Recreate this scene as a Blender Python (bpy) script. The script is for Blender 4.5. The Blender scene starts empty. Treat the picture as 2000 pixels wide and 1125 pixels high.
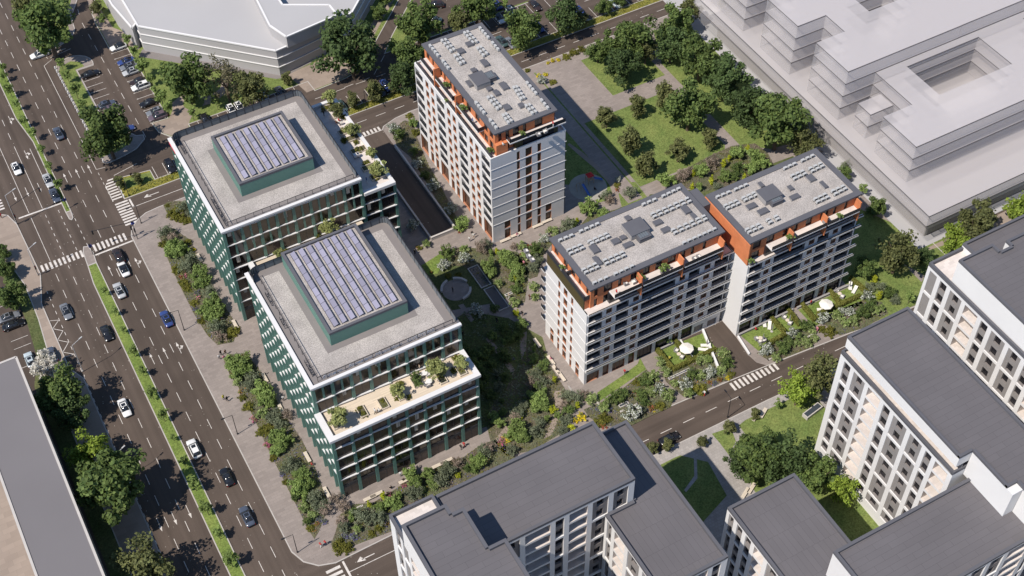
import bpy, bmesh, math, random
import numpy as np
from mathutils import Matrix, Vector
rnd = random.Random(7)
SC = bpy.context.scene
COL = SC.collection
rad = math.radians
# ------------------------------------------------------------------ camera (calibrated from the photograph)
F = 2637.82; H = 220.0
pitch, roll, yaw = [rad(a) for a in (49.273332, -1.1953253, 61.87886988)]
_f = np.array([math.cos(pitch)*math.cos(yaw), math.cos(pitch)*math.sin(yaw), -math.sin(pitch)])
_r = np.cross(_f, [0, 0, 1]); _r /= np.linalg.norm(_r); _u = np.cross(_r, _f)
RM = np.array([math.cos(roll)*_r+math.sin(roll)*_u, -math.sin(roll)*_r+math.cos(roll)*_u, _f])
CP = np.array([0, 0, H])
def g(px, py, z=0.0):
    """point of the place, at height z, seen at this place of the photograph"""
    d = RM.T @ np.array([(px-1000)/F, -(py-562.5)/F, 1.0]); t = (z-H)/d[2]
    return CP+t*d
def mpp(p):
    """metres per photograph pixel at a point"""
    return float((RM @ (np.array(p, float)-CP))[2])/F
cam = bpy.data.objects.new('camera', bpy.data.cameras.new('camera')); COL.objects.link(cam)
cam.data.sensor_width = 36; cam.data.lens = F/2000*36; cam.data.clip_end = 5000; cam.data.clip_start = 1
m = Matrix(((RM[0][0], RM[1][0], -RM[2][0], 0), (RM[0][1], RM[1][1], -RM[2][1], 0), (RM[0][2], RM[1][2], -RM[2][2], H), (0, 0, 0, 1)))
cam.matrix_world = m; SC.camera = cam
# ------------------------------------------------------------------ light
AZ, EL = rad(10), rad(53)        # shadows fall towards AZ
sd = Vector((math.cos(AZ)*math.cos(EL), math.sin(AZ)*math.cos(EL), -math.sin(EL)))
sun = bpy.data.objects.new('sun', bpy.data.lights.new('sun', 'SUN')); COL.objects.link(sun)
sun.data.energy = 4.3; sun.data.angle = rad(0.5); sun.data.color = (1.0, 0.925, 0.83)
sun.rotation_euler = sd.to_track_quat('-Z', 'Y').to_euler(); sun.location = (0, 0, 300)
W = bpy.data.worlds.new('World'); SC.world = W; W.use_nodes = True
nt = W.node_tree; bg = nt.nodes['Background']; sky = nt.nodes.new('ShaderNodeTexSky')
sky.sky_type = 'NISHITA'; sky.sun_disc = False; sky.sun_elevation = EL
sky.sun_rotation = math.atan2(-math.cos(AZ), -math.sin(AZ))
sky.air_density = 1.0; sky.dust_density = 0.2; sky.ozone_density = 4.0
nt.links.new(sky.outputs[0], bg.inputs[0]); bg.inputs[1].default_value = 0.10
SC.view_settings.view_transform = 'Standard'; SC.view_settings.look = 'None'; SC.view_settings.exposure = 0.3; SC.view_settings.gamma = 1
SC.render.engine = 'CYCLES'; SC.cycles.max_bounces = 5; SC.cycles.diffuse_bounces = 2; SC.cycles.glossy_bounces = 3; SC.cycles.transparent_max_bounces = 8
# ------------------------------------------------------------------ materials
MATS = {}
def M(name, col, rough=0.8, noise=None, metal=0.0, spec=0.3, vary=0.0, bump=None, fine=None):
    """Principled material; noise=(scale, amount) large mottling, fine=(scale, amount) grain, vary = per-object value change"""
    if name in MATS: return MATS[name]
    mt = bpy.data.materials.new(name); mt.use_nodes = True; MATS[name] = mt
    n = mt.node_tree.nodes; l = mt.node_tree.links; b = n['Principled BSDF']
    b.inputs['Roughness'].default_value = rough; b.inputs['Metallic'].default_value = metal
    b.inputs['Specular IOR Level'].default_value = spec
    rgb = n.new('ShaderNodeRGB'); rgb.outputs[0].default_value = (*col, 1); cur = rgb.outputs[0]
    geo = n.new('ShaderNodeNewGeometry')
    def mulby(cur, fac):
        mx = n.new('ShaderNodeMix'); mx.data_type = 'RGBA'; mx.blend_type = 'MULTIPLY'; mx.inputs[0].default_value = 1
        l.new(cur, mx.inputs[6]); l.new(fac, mx.inputs[7]); return mx.outputs[2]
    for k, item in enumerate((noise, fine)):
        if not item: continue
        tx = n.new('ShaderNodeTexNoise'); tx.inputs['Scale'].default_value = item[0]; tx.inputs['Detail'].default_value = 4 if k == 0 else 2
        l.new(geo.outputs['Position'], tx.inputs['Vector'])
        mr = n.new('ShaderNodeMapRange'); mr.inputs[1].default_value = .3; mr.inputs[2].default_value = .7
        mr.inputs[3].default_value = 1-item[1]; mr.inputs[4].default_value = 1+item[1]; l.new(tx.outputs[0], mr.inputs[0])
        cur = mulby(cur, mr.outputs[0])
    if vary:
        oi = n.new('ShaderNodeObjectInfo'); mr = n.new('ShaderNodeMapRange'); mr.inputs[3].default_value = 1-vary; mr.inputs[4].default_value = 1+vary
        l.new(oi.outputs['Random'], mr.inputs[0]); cur = mulby(cur, mr.outputs[0])
    l.new(cur, b.inputs['Base Color'])
    if bump:
        tx = n.new('ShaderNodeTexNoise'); tx.inputs['Scale'].default_value = bump[0]; l.new(geo.outputs['Position'], tx.inputs['Vector'])
        bp = n.new('ShaderNodeBump'); bp.inputs['Strength'].default_value = bump[1]; l.new(tx.outputs[0], bp.inputs['Height']); l.new(bp.outputs[0], b.inputs['Normal'])
    return mt
def paved(name, col, sx, sy, dark=0.82, rough=.85, mott=.10, tone=.09):
    """paving or roof sheet laid in slabs sx by sy metres, joints and slab-to-slab tone"""
    mt = bpy.data.materials.new(name); mt.use_nodes = True; MATS[name] = mt
    n = mt.node_tree.nodes; l = mt.node_tree.links; b = n['Principled BSDF']; b.inputs['Roughness'].default_value = rough; b.inputs['Specular IOR Level'].default_value = .2
    geo = n.new('ShaderNodeNewGeometry'); br = n.new('ShaderNodeTexBrick')
    l.new(geo.outputs['Position'], br.inputs['Vector']); br.inputs['Scale'].default_value = 1; br.inputs['Brick Width'].default_value = sx; br.inputs['Row Height'].default_value = sy
    br.inputs['Mortar Size'].default_value = .02; br.inputs['Mortar Smooth'].default_value = .3
    br.inputs['Color1'].default_value = (*[c*(1+tone) for c in col], 1); br.inputs['Color2'].default_value = (*[c*(1-tone) for c in col], 1); br.inputs['Mortar'].default_value = (*[c*dark for c in col], 1)
    tx = n.new('ShaderNodeTexNoise'); tx.inputs['Scale'].default_value = .12; tx.inputs['Detail'].default_value = 6; l.new(geo.outputs['Position'], tx.inputs['Vector'])
    mr = n.new('ShaderNodeMapRange'); mr.inputs[1].default_value = .3; mr.inputs[2].default_value = .7; mr.inputs[3].default_value = 1-mott; mr.inputs[4].default_value = 1+mott; l.new(tx.outputs[0], mr.inputs[0])
    mx = n.new('ShaderNodeMix'); mx.data_type = 'RGBA'; mx.blend_type = 'MULTIPLY'; mx.inputs[0].default_value = 1
    l.new(br.outputs[0], mx.inputs[6]); l.new(mr.outputs[0], mx.inputs[7]); l.new(mx.outputs[2], b.inputs['Base Color']); return mt
def asphalt(name, col, axis='y'):
    """worn asphalt: mottling, long wheel-track streaks, pale specks of grit"""
    mt = bpy.data.materials.new(name); mt.use_nodes = True; MATS[name] = mt
    n = mt.node_tree.nodes; l = mt.node_tree.links; b = n['Principled BSDF']; b.inputs['Roughness'].default_value = .9; b.inputs['Specular IOR Level'].default_value = .2
    geo = n.new('ShaderNodeNewGeometry')
    def ns(scale, detail, lo, hi, vec=None, a=.3, z=.7):
        tx = n.new('ShaderNodeTexNoise'); tx.inputs['Scale'].default_value = scale; tx.inputs['Detail'].default_value = detail
        l.new(vec or geo.outputs['Position'], tx.inputs['Vector']); mr = n.new('ShaderNodeMapRange')
        mr.inputs[1].default_value = a; mr.inputs[2].default_value = z; mr.inputs[3].default_value = lo; mr.inputs[4].default_value = hi; l.new(tx.outputs[0], mr.inputs[0]); return mr.outputs[0]
    mp = n.new('ShaderNodeMapping'); mp.inputs['Scale'].default_value = (.62, .012, .1) if axis == 'y' else (.012, .62, .1); l.new(geo.outputs['Position'], mp.inputs[0])
    f = [ns(.09, 4, .86, 1.14), ns(1, 3, .8, 1.2, mp.outputs[0]), ns(7, 2, .9, 1.1)]
    rgb = n.new('ShaderNodeRGB'); rgb.outputs[0].default_value = (*col, 1); cur = rgb.outputs[0]
    for q in f:
        mx = n.new('ShaderNodeMix'); mx.data_type = 'RGBA'; mx.blend_type = 'MULTIPLY'; mx.inputs[0].default_value = 1
        l.new(cur, mx.inputs[6]); l.new(q, mx.inputs[7]); cur = mx.outputs[2]
    vo = n.new('ShaderNodeTexVoronoi'); vo.inputs['Scale'].default_value = .9; l.new(geo.outputs['Position'], vo.inputs['Vector'])
    th = n.new('ShaderNodeMath'); th.operation = 'LESS_THAN'; th.inputs[1].default_value = .085; l.new(vo.outputs['Distance'], th.inputs[0])
    dn = ns(.07, 3, 0, 1, None, .47, .55); mm = n.new('ShaderNodeMath'); mm.operation = 'MULTIPLY'; l.new(th.outputs[0], mm.inputs[0]); l.new(dn, mm.inputs[1])
    mx = n.new('ShaderNodeMix'); mx.data_type = 'RGBA'; l.new(mm.outputs[0], mx.inputs[0]); l.new(cur, mx.inputs[6]); mx.inputs[7].default_value = (.36, .33, .29, 1)
    l.new(mx.outputs[2], b.inputs['Base Color']); return mt
def lawnmat(name, c1, c2):
    mt = bpy.data.materials.new(name); mt.use_nodes = True; MATS[name] = mt
    n = mt.node_tree.nodes; l = mt.node_tree.links; b = n['Principled BSDF']; b.inputs['Roughness'].default_value = .95; b.inputs['Specular IOR Level'].default_value = .1
    geo = n.new('ShaderNodeNewGeometry'); a = n.new('ShaderNodeTexNoise'); a.inputs['Scale'].default_value = .22; a.inputs['Detail'].default_value = 5; a.inputs['Roughness'].default_value = .65
    c = n.new('ShaderNodeTexNoise'); c.inputs['Scale'].default_value = 3.5; c.inputs['Detail'].default_value = 3
    l.new(geo.outputs['Position'], a.inputs['Vector']); l.new(geo.outputs['Position'], c.inputs['Vector'])
    mr = n.new('ShaderNodeMapRange'); mr.inputs[1].default_value = .33; mr.inputs[2].default_value = .67; l.new(a.outputs[0], mr.inputs[0])
    mx = n.new('ShaderNodeMix'); mx.data_type = 'RGBA'; l.new(mr.outputs[0], mx.inputs[0]); mx.inputs[6].default_value = (*c1, 1); mx.inputs[7].default_value = (*c2, 1)
    m2 = n.new('ShaderNodeMapRange'); m2.inputs[1].default_value = .3; m2.inputs[2].default_value = .7; m2.inputs[3].default_value = .65; m2.inputs[4].default_value = 1.35; l.new(c.outputs[0], m2.inputs[0])
    mu = n.new('ShaderNodeMix'); mu.data_type = 'RGBA'; mu.blend_type = 'MULTIPLY'; mu.inputs[0].default_value = 1; l.new(mx.outputs[2], mu.inputs[6]); l.new(m2.outputs[0], mu.inputs[7])
    l.new(mu.outputs[2], b.inputs['Base Color']); return mt
def leafmat(name, col, col2=None, amt=.35):
    """foliage: tone by leaf clump position and by plant, some light passing through"""
    mt = bpy.data.materials.new(name); mt.use_nodes = True; MATS[name] = mt
    n = mt.node_tree.nodes; l = mt.node_tree.links; b = n['Principled BSDF']; b.inputs['Roughness'].default_value = .7; b.inputs['Specular IOR Level'].default_value = .25
    geo = n.new('ShaderNodeNewGeometry'); tx = n.new('ShaderNodeTexNoise'); tx.inputs['Scale'].default_value = 1.1; tx.inputs['Detail'].default_value = 3; l.new(geo.outputs['Position'], tx.inputs['Vector'])
    c2 = col2 or (col[0]*1.5, col[1]*1.3, col[2]*1.0)
    mr = n.new('ShaderNodeMapRange'); mr.inputs[1].default_value = .35; mr.inputs[2].default_value = .65; l.new(tx.outputs[0], mr.inputs[0])
    mx = n.new('ShaderNodeMix'); mx.data_type = 'RGBA'; l.new(mr.outputs[0], mx.inputs[0]); mx.inputs[6].default_value = (*col, 1); mx.inputs[7].default_value = (*c2, 1)
    oi = n.new('ShaderNodeObjectInfo'); m2 = n.new('ShaderNodeMapRange'); m2.inputs[3].default_value = 1-amt*.5; m2.inputs[4].default_value = 1+amt*.5; l.new(oi.outputs['Random'], m2.inputs[0])
    ri = n.new('ShaderNodeMapRange'); ri.inputs[3].default_value = .7; ri.inputs[4].default_value = 1.3; l.new(geo.outputs['Random Per Island'], ri.inputs[0])
    cur = mx.outputs[2]
    for q in (m2, ri):
        mu = n.new('ShaderNodeMix'); mu.data_type = 'RGBA'; mu.blend_type = 'MULTIPLY'; mu.inputs[0].default_value = 1; l.new(cur, mu.inputs[6]); l.new(q.outputs[0], mu.inputs[7]); cur = mu.outputs[2]
    l.new(cur, b.inputs['Base Color'])
    tr = n.new('ShaderNodeBsdfTranslucent'); l.new(cur, tr.inputs[0]); ms = n.new('ShaderNodeMixShader'); ms.inputs[0].default_value = .30
    l.new(b.outputs[0], ms.inputs[1]); l.new(tr.outputs[0], ms.inputs[2]); l.new(ms.outputs[0], n['Material Output'].inputs[0]); return mt
asphalt('asphalt', (.088, .068, .056)); asphalt('asphalt_x', (.088, .068, .056), 'x')
paved('paving', (.262, .224, .202), 1.2, .6, .8); paved('paving_pale', (.33, .305, .285), .6, .6, .7); paved('paving_tan', (.29, .235, .195), 2.4, 1.2, .85)
paved('roof_felt', (.128, .120, .127), 4.5, 1.1, .62, .9, .06, .03); paved('roof_felt_y', (.128, .120, .127), 1.1, 4.5, .62, .9, .06, .03)
paved('terrace_tile', (.62, .56, .52), 1.2, .6, .93, .8, .06); paved('deck_wood', (.60, .51, .40), 4.0, .25, .86, .75, .07)
lawnmat('lawn', (.112, .158, .046), (.185, .215, .068)); lawnmat('lawn_fresh', (.115, .17, .04), (.18, .225, .06)); lawnmat('hedge_grass', (.17, .17, .03), (.24, .21, .05))
lawnmat('soil', (.12, .098, .075), (.105, .115, .055)); lawnmat('bed_green', (.06, .085, .03), (.12, .125, .055))
M('gravel_roof', (.365, .335, .312), .95, noise=(.3, .16), fine=(5, .3)); M('roof_edge', (.105, .105, .118), .7, noise=(.4, .05)); M('kerb', (.42, .39, .36), .85, noise=(.6, .08))
M('line_white', (.58, .54, .50), .8, noise=(1.2, .16), fine=(9, .2)); M('white_wall', (.70, .69, .685), .75, noise=(.12, .03)); M('white_band', (.65, .64, .635), .6, noise=(.3, .03))
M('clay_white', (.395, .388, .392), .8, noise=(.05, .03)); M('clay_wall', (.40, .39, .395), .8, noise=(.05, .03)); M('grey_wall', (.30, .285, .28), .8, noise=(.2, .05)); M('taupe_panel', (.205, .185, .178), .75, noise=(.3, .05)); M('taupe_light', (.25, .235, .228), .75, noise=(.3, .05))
M('orange_wall', (.58, .20, .085), .75, noise=(.6, .1)); M('orange_trim', (.42, .20, .12), .7); M('green_metal', (.10, .215, .178), .5, metal=.0, noise=(.25, .06), spec=.5); M('green_dark', (.06, .15, .12), .5, metal=.0, spec=.5)
M('glass_dark', (.020, .019, .023), .15, spec=.35, vary=.4); M('glass_warm', (.055, .036, .028), .2, spec=.5, vary=.5); M('glass_office', (.042, .031, .027), .10, spec=.55, vary=.6, noise=(.45, .6)); M('glass_rail', (.028, .03, .036), .2, spec=.3); M('rail_dark', (.04, .041, .047), .5); M('void_dark', (.018, .018, .022), .6)
M('rail_screen', (.13, .15, .17), .5, spec=.4); M('unit_white', (.44, .44, .435), .5); M('unit_grill', (.05, .05, .055), .6); M('pv_blue', (.26, .25, .32), .38, spec=.9, vary=.18); M('pv_frame', (.05, .05, .055), .5)
M('timber', (.40, .30, .20), .7, noise=(2, .1)); M('bench_pale', (.62, .54, .44), .7); M('stone_pale', (.48, .45, .42), .8, noise=(.6, .05)); M('trunk', (.12, .09, .065), .9, noise=(3, .2)); M('steel_dark', (.035, .035, .04), .5, metal=.4); M('steel_pale', (.55, .55, .56), .4)
M('fabric_white', (.74, .71, .66), .8); M('fabric_grey', (.25, .24, .24), .8); M('rubber_sand', (.33, .31, .27), .9, noise=(.6, .08)); M('slide_blue', (.09, .19, .52), .4); M('play_red', (.55, .03, .035), .45); M('pool_dark', (.05, .06, .075), .25, spec=.5); M('sign_red', (.65, .03, .07), .4); M('sign_blue', (.05, .09, .45), .4)
def ghostmat(name, col, dens):
    mt = bpy.data.materials.new(name); mt.use_nodes = True; MATS[name] = mt
    n = mt.node_tree.nodes; l = mt.node_tree.links; b = n['Principled BSDF']; b.inputs['Base Color'].default_value = (*col, 1); b.inputs['Roughness'].default_value = .6
    t = n.new('ShaderNodeBsdfTransparent'); ms = n.new('ShaderNodeMixShader'); ms.inputs[0].default_value = dens
    l.new(t.outputs[0], ms.inputs[1]); l.new(b.outputs[0], ms.inputs[2]); l.new(ms.outputs[0], n['Material Output'].inputs[0]); return mt
ghostmat('veil_white', (.58, .55, .555), .28); ghostmat('veil_slab', (.66, .62, .62), .42); ghostmat('veil_edge', (.15, .14, .145), .8)
# ------------------------------------------------------------------ mesh building
class MB:
    def __init__(s): s.v = []; s.f = []; s.mi = []; s.mats = []; s.cur = 0
    def use(s, mat):
        if mat not in s.mats: s.mats.append(mat)
        s.cur = s.mats.index(mat); return s
    def face(s, pts):
        k = len(s.v); s.v += [tuple(map(float, p)) for p in pts]; s.f.append(tuple(range(k, k+len(pts)))); s.mi.append(s.cur); return s
    def box(s, x0, y0, z0, x1, y1, z1):
        if x1 < x0: x0, x1 = x1, x0
        if y1 < y0: y0, y1 = y1, y0
        k = len(s.v); s.v += [(x, y, z) for z in (z0, z1) for x, y in ((x0, y0), (x1, y0), (x1, y1), (x0, y1))]
        for q in ((3, 2, 1, 0), (4, 5, 6, 7), (0, 1, 5, 4), (1, 2, 6, 5), (2, 3, 7, 6), (3, 0, 4, 7)): s.f.append(tuple(k+i for i in q)); s.mi.append(s.cur)
        return s
    def obox(s, c, ax, ay, hx, hy, z0, z1):
        """box with horizontal axes ax, ay about centre c"""
        ax = np.array(ax, float); ay = np.array(ay, float); c = np.array(c[:2], float)
        return s.prism([c-ax*hx-ay*hy, c+ax*hx-ay*hy, c+ax*hx+ay*hy, c-ax*hx+ay*hy], z0, z1, True)
    def prism(s, poly, z0, z1, bottom=False, side=None):
        P = [(float(p[0]), float(p[1])) for p in poly]
        if sum(P[i-1][0]*P[i][1]-P[i][0]*P[i-1][1] for i in range(len(P))) < 0: P = P[::-1]
        n = len(P); k = len(s.v); s.v += [(x, y, z0) for x, y in P]+[(x, y, z1) for x, y in P]
        s.f.append(tuple(k+n+i for i in range(n))); s.mi.append(s.cur)
        if bottom: s.f.append(tuple(k+i for i in reversed(range(n)))); s.mi.append(s.cur)
        c0 = s.cur
        if side: s.use(side)
        for i in range(n): j = (i+1) % n; s.f.append((k+i, k+j, k+n+j, k+n+i)); s.mi.append(s.cur)
        s.cur = c0; return s
    def sheet(s, poly, z):
        P = [(float(p[0]), float(p[1])) for p in poly]
        if sum(P[i-1][0]*P[i][1]-P[i][0]*P[i-1][1] for i in range(len(P))) < 0: P = P[::-1]
        return s.face([(x, y, z) for x, y in P])
    def tube(s, p, q, r, n=6, r2=None):
        p = Vector(p); q = Vector(q); r2 = r if r2 is None else r2; d = (q-p); 
        if d.length < 1e-6: return s
        a = d.orthogonal().normalized(); b = d.normalized().cross(a); k = len(s.v)
        for c, rr in ((p, r), (q, r2)): s.v += [tuple(c+(a*math.cos(2*math.pi*i/n)+b*math.sin(2*math.pi*i/n))*rr) for i in range(n)]
        for i in range(n): j = (i+1) % n; s.f.append((k+i, k+j, k+n+j, k+n+i)); s.mi.append(s.cur)
        s.f.append(tuple(k+i for i in reversed(range(n)))); s.mi.append(s.cur); s.f.append(tuple(k+n+i for i in range(n))); s.mi.append(s.cur); return s
    def mesh(s, name, mat=None):
        me = bpy.data.meshes.new(name); me.from_pydata(s.v, [], s.f)
        ml = s.mats or [mat]
        for q in ml: me.materials.append(MATS[q] if isinstance(q, str) else q)
        if len(ml) > 1: me.polygons.foreach_set('material_index', s.mi)
        me.update(); return me
    def build(s, name, mat=None, parent=None): return link(name, s.mesh(name, mat), parent)
def link(name, me, parent=None):
    o = bpy.data.objects.new(name, me); COL.objects.link(o)
    if parent: o.parent = parent
    return o
REG = {}
def thing(name, cat, label, loc=(0, 0, 0), rz=0, group=None, key=None, phrase=None, data=None, sc=None):
    """top-level object: an Empty (or mesh) at its base; labels sharing a base text get counted along `key`"""
    o = bpy.data.objects.new(name, data); COL.objects.link(o); o.location = tuple(float(c) for c in loc); o.rotation_euler = (0, 0, rz)
    if sc is not None: o.scale = (sc, sc, sc) if not hasattr(sc, '__len__') else sc
    reg(o, cat, label, group, key, phrase); return o
def reg(o, cat, label, group=None, key=None, phrase=None):
    o['category'] = cat; o['label'] = label
    if group: o['group'] = group
    if key is not None: REG.setdefault((label, phrase), []).append((key, o))
def copy_tree(root, loc, rz, cat, label, group=None, key=None, phrase=None, sc=None):
    """a thing with copies of its parts and sub-parts"""
    c = root.copy(); COL.objects.link(c); c.location = tuple(float(q) for q in loc); c.rotation_euler = (0, 0, rz)
    if sc is not None: c.scale = (sc, sc, sc) if not hasattr(sc, '__len__') else sc
    for k in list(c.keys()):
        if k in ('group', 'label', 'category'): del c[k]
    for ch in list(root.children):
        d = ch.copy(); COL.objects.link(d); d.parent = c
        for gc in list(ch.children): e = gc.copy(); COL.objects.link(e); e.parent = d
    reg(c, cat, label, group, key, phrase); return c
def structure(o): o['kind'] = 'structure'; return o
def stuff(o): o['kind'] = 'stuff'; return o
ORD = 'first second third fourth fifth sixth seventh eighth ninth tenth eleventh twelfth thirteenth fourteenth fifteenth sixteenth seventeenth eighteenth nineteenth'.split()
def ordn(i):
    if i <= 19: return ORD[i-1]
    T = ['', '', 'twenty', 'thirty', 'forty', 'fifty', 'sixty', 'seventy', 'eighty', 'ninety']; t, u = divmod(i, 10)
    return (T[t]+'-'+ORD[u-1]) if u else T[t][:-1]+'ieth'
def number_labels():
    for (label, phrase), L in REG.items():
        if len(L) < 2: continue
        for i, (k, o) in enumerate(sorted(L, key=lambda q: q[0])): o['label'] = '%s, %s from %s' % (label, ordn(i+1), phrase)
def gp(pts, z=0): return [g(x, y, z)[:2] for x, y in pts]
def arc(cx, cy, r, a0, a1, n=8): return [(cx+r*math.cos(rad(a0+(a1-a0)*i/n)), cy+r*math.sin(rad(a0+(a1-a0)*i/n))) for i in range(n+1)]
def inpoly(p, P):
    x, y = p[0], p[1]; c = False
    for i in range(len(P)):
        a, b = P[i-1], P[i]
        if (a[1] > y) != (b[1] > y) and x < (b[0]-a[0])*(y-a[1])/(b[1]-a[1])+a[0]: c = not c
    return c
# ------------------------------------------------------------------ facade with real openings
class Facade:
    """a wall rectangle, u along `ud`, v up, outward normal `n`; openings (u0,v0,u1,v1,depth,kind) are cut with reveals"""
    def __init__(s, origin, ud, W_, H_, n): s.o = np.array(origin, float); s.u = np.array(ud, float); s.n = np.array(n, float); s.W = W_; s.H = H_; s.op = []
    def p(s, u, v, d=0.0): q = s.o+s.u*u+s.n*d; return (q[0], q[1], q[2]+v)
    def add(s, u0, v0, u1, v1, depth=.3, kind='window'): s.op.append((u0, v0, u1, v1, depth, kind)); return s
    def quad(s, mb, u0, v0, u1, v1, d=0.0):
        pts = [s.p(u0, v0, d), s.p(u1, v0, d), s.p(u1, v1, d), s.p(u0, v1, d)]
        if np.cross(s.u, [0, 0, 1]) @ s.n < 0: pts = pts[::-1]
        mb.face(pts)
    def slab(s, mb, u0, v0, u1, v1, d0, d1):
        """solid piece standing between offsets d0 and d1 from the wall plane"""
        A = s.o+s.u*u0+s.n*d0; B = s.o+s.u*u1+s.n*d1
        mb.box(A[0], A[1], A[2]+v0, B[0], B[1], A[2]+v1)
    def wall(s, mb, reveal=None):
        U = sorted({0, s.W, *[round(q, 3) for o in s.op for q in (o[0], o[2])]}); V = sorted({0, s.H, *[round(q, 3) for o in s.op for q in (o[1], o[3])]})
        for j in range(len(V)-1):
            vm = (V[j]+V[j+1])/2; run = None
            for i in range(len(U)-1):
                um = (U[i]+U[i+1])/2; hole = any(o[0] < um < o[2] and o[1] < vm < o[3] for o in s.op)
                if hole:
                    if run is not None: s.quad(mb, run, V[j], U[i], V[j+1]); run = None
                elif run is None: run = U[i]
            if run is not None: s.quad(mb, run, V[j], s.W, V[j+1])
        c0 = mb.cur
        for (u0, v0, u1, v1, d, k) in s.op:
            mb.cur = c0
            if reveal: mb.use(reveal[k]) if k in reveal else None
            for a, b in (((u0, v0), (u1, v0)), ((u1, v0), (u1, v1)), ((u1, v1), (u0, v1)), ((u0, v1), (u0, v0))):
                mb.face([s.p(*a), s.p(*b), s.p(b[0], b[1], -d), s.p(a[0], a[1], -d)])
        mb.cur = c0
WIN = {}
def panes(fac, parent, kinds, cap, frame=None):
    """each opening's pane is a part of its own (nearest first up to the cap, the rest one part)"""
    ops = [o for o in fac.op if o[5] in kinds]
    cnt = parent.get('_w', 0); rest = {}
    for (u0, v0, u1, v1, d, k) in ops:
        name, mat, frm = kinds[k]
        if cnt < cap:
            mb = MB(); mb.use(mat); fac.quad(mb, u0, v0, u1, v1, -d+.005)
            if frm:
                mb.use(frm); t = .07 if (u1-u0) < 3 else .09; dd = -d+.06
                for a in ((u0, v0, u0+t, v1), (u1-t, v0, u1, v1), (u0, v0, u1, v0+t), (u0, v1-t, u1, v1)): fac.quad(mb, *a, dd)
                nm = max(1, int(round((u1-u0)/1.0)))
                for q in range(1, nm): fac.quad(mb, u0+(u1-u0)*q/nm-.035, v0, u0+(u1-u0)*q/nm+.035, v1, dd)
            mb.build(name, None, parent); cnt += 1
        else:
            mb = rest.setdefault(k, MB()); mb.use(mat); fac.quad(mb, u0, v0, u1, v1, -d+.005)
            if frm:
                mb.use(frm); fac.quad(mb, (u0+u1)/2-.04, v0, (u0+u1)/2+.04, v1, -d+.06)
    parent['_w'] = cnt
    for k, mb in rest.items(): stuff(mb.build('distant_'+kinds[k][0]+'s', None, parent))
# ================================================================== the ground
b = MB(); b.sheet([(-900, -700), (1300, -700), (1300, 1500), (-900, 1500)], 0); structure(b.build('road', 'asphalt'))
b = MB(); b.sheet([(24.9, 228.2), (260, 228.2), (260, 247.4), (24.9, 247.4)], .004); b.sheet([(22.7, 128), (28, 124.5), (93, 124.6), (190, 119), (190, 114.5), (93, 116), (22.7, 116)], .004); structure(b.build('side_street', 'asphalt_x'))
kerbs = MB()
def kerbline(P, closed=True, w=.22, z=.135):
    n = len(P)
    for i in range(n if closed else n-1):
        a = np.array(P[i], float)[:2]; c = np.array(P[(i+1) % n], float)[:2]; d = c-a; L = np.hypot(*d)
        if L < .05: continue
        d /= L; kerbs.obox((a+c)/2, d, (-d[1], d[0]), L/2+w*.3, w/2, .0, z+rnd.random()*.006)
def island(name, P, mat, z=.12, kerb=True):
    o = structure(MB().prism(P, -.05, z).build(name, mat))
    if kerb: kerbline(P)
    return o
# main block between the boulevard, the side street and the front street
block = [(22.8, 131)] + [(22.8, 222.5), (23.6, 224.6), (25.6, 226.6), (28, 227.8), (31, 228.1), (79.5, 228.2), (81.2, 227.4), (81.4, 226.0), (86.5, 226.0), (87.3, 227.0), (91, 228.2), (95, 228.6), (176, 228.6), (176, 119.3), (143, 121.4), (127, 122.7), (115.4, 123.5), (93.4, 124.5), (40.4, 125.1), (33.7, 125.0), (29, 124.9), (26, 125.9), (23.9, 128)]
island('pavement', block, 'paving')
# west pavement
wp = [(-60, 243.5), (-.6, 243.5), (.4, 242.6), (1.4, 239), (1.8, 221.5), (.4, 216), (-.4, 213), (-.4, 193), (1.4, 189), (1.4, 20), (-4.6, 20), (-4.6, 196), (-3.0, 199), (-2.2, 209), (-2.0, 220), (-3.2, 228), (-9, 232), (-60, 232)]
island('west_pavement', wp, 'paving_tan')
island('west_verge', [(-3.25, 228), (-2.25, 220), (-2.25, 209), (-3.1, 199), (-4.65, 196), (-4.65, 20), (-8, 20), (-8, 192), (-5.4, 199), (-4.6, 209), (-4.6, 220), (-6, 226), (-60, 224), (-60, 231.9), (-9, 231.9)], 'bed_green', .118, False)
island('west_corner_lawn', [(-60, 300), (-.8, 300), (-.8, 253), (-3, 250), (-60, 250)], 'lawn')
# median strips
def strip(name, P, mat): island(name, P, mat, .11)
strip('median_lawn', [(11.1, 20), (13.4, 20), (13.5, 218.6), (11.6, 218.6), (11.1, 213)], 'lawn_fresh')
strip('median_tip_paving', [(11.6, 218.7), (13.5, 218.7), (13.8, 222), (13.4, 224.2), (12.5, 224.6), (11.9, 223)], 'paving')
strip('median_north_lawn', [(12.2, 237), (13.3, 237), (13.3, 264), (13.4, 300), (13.4, 480), (11, 480), (11, 274), (12.3, 264)], 'lawn_fresh')
strip('median_north_tip', [(12.2, 236.95), (13.3, 236.95), (13.1, 234.6), (12.7, 234.1), (12.3, 234.6)], 'paving')
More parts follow.
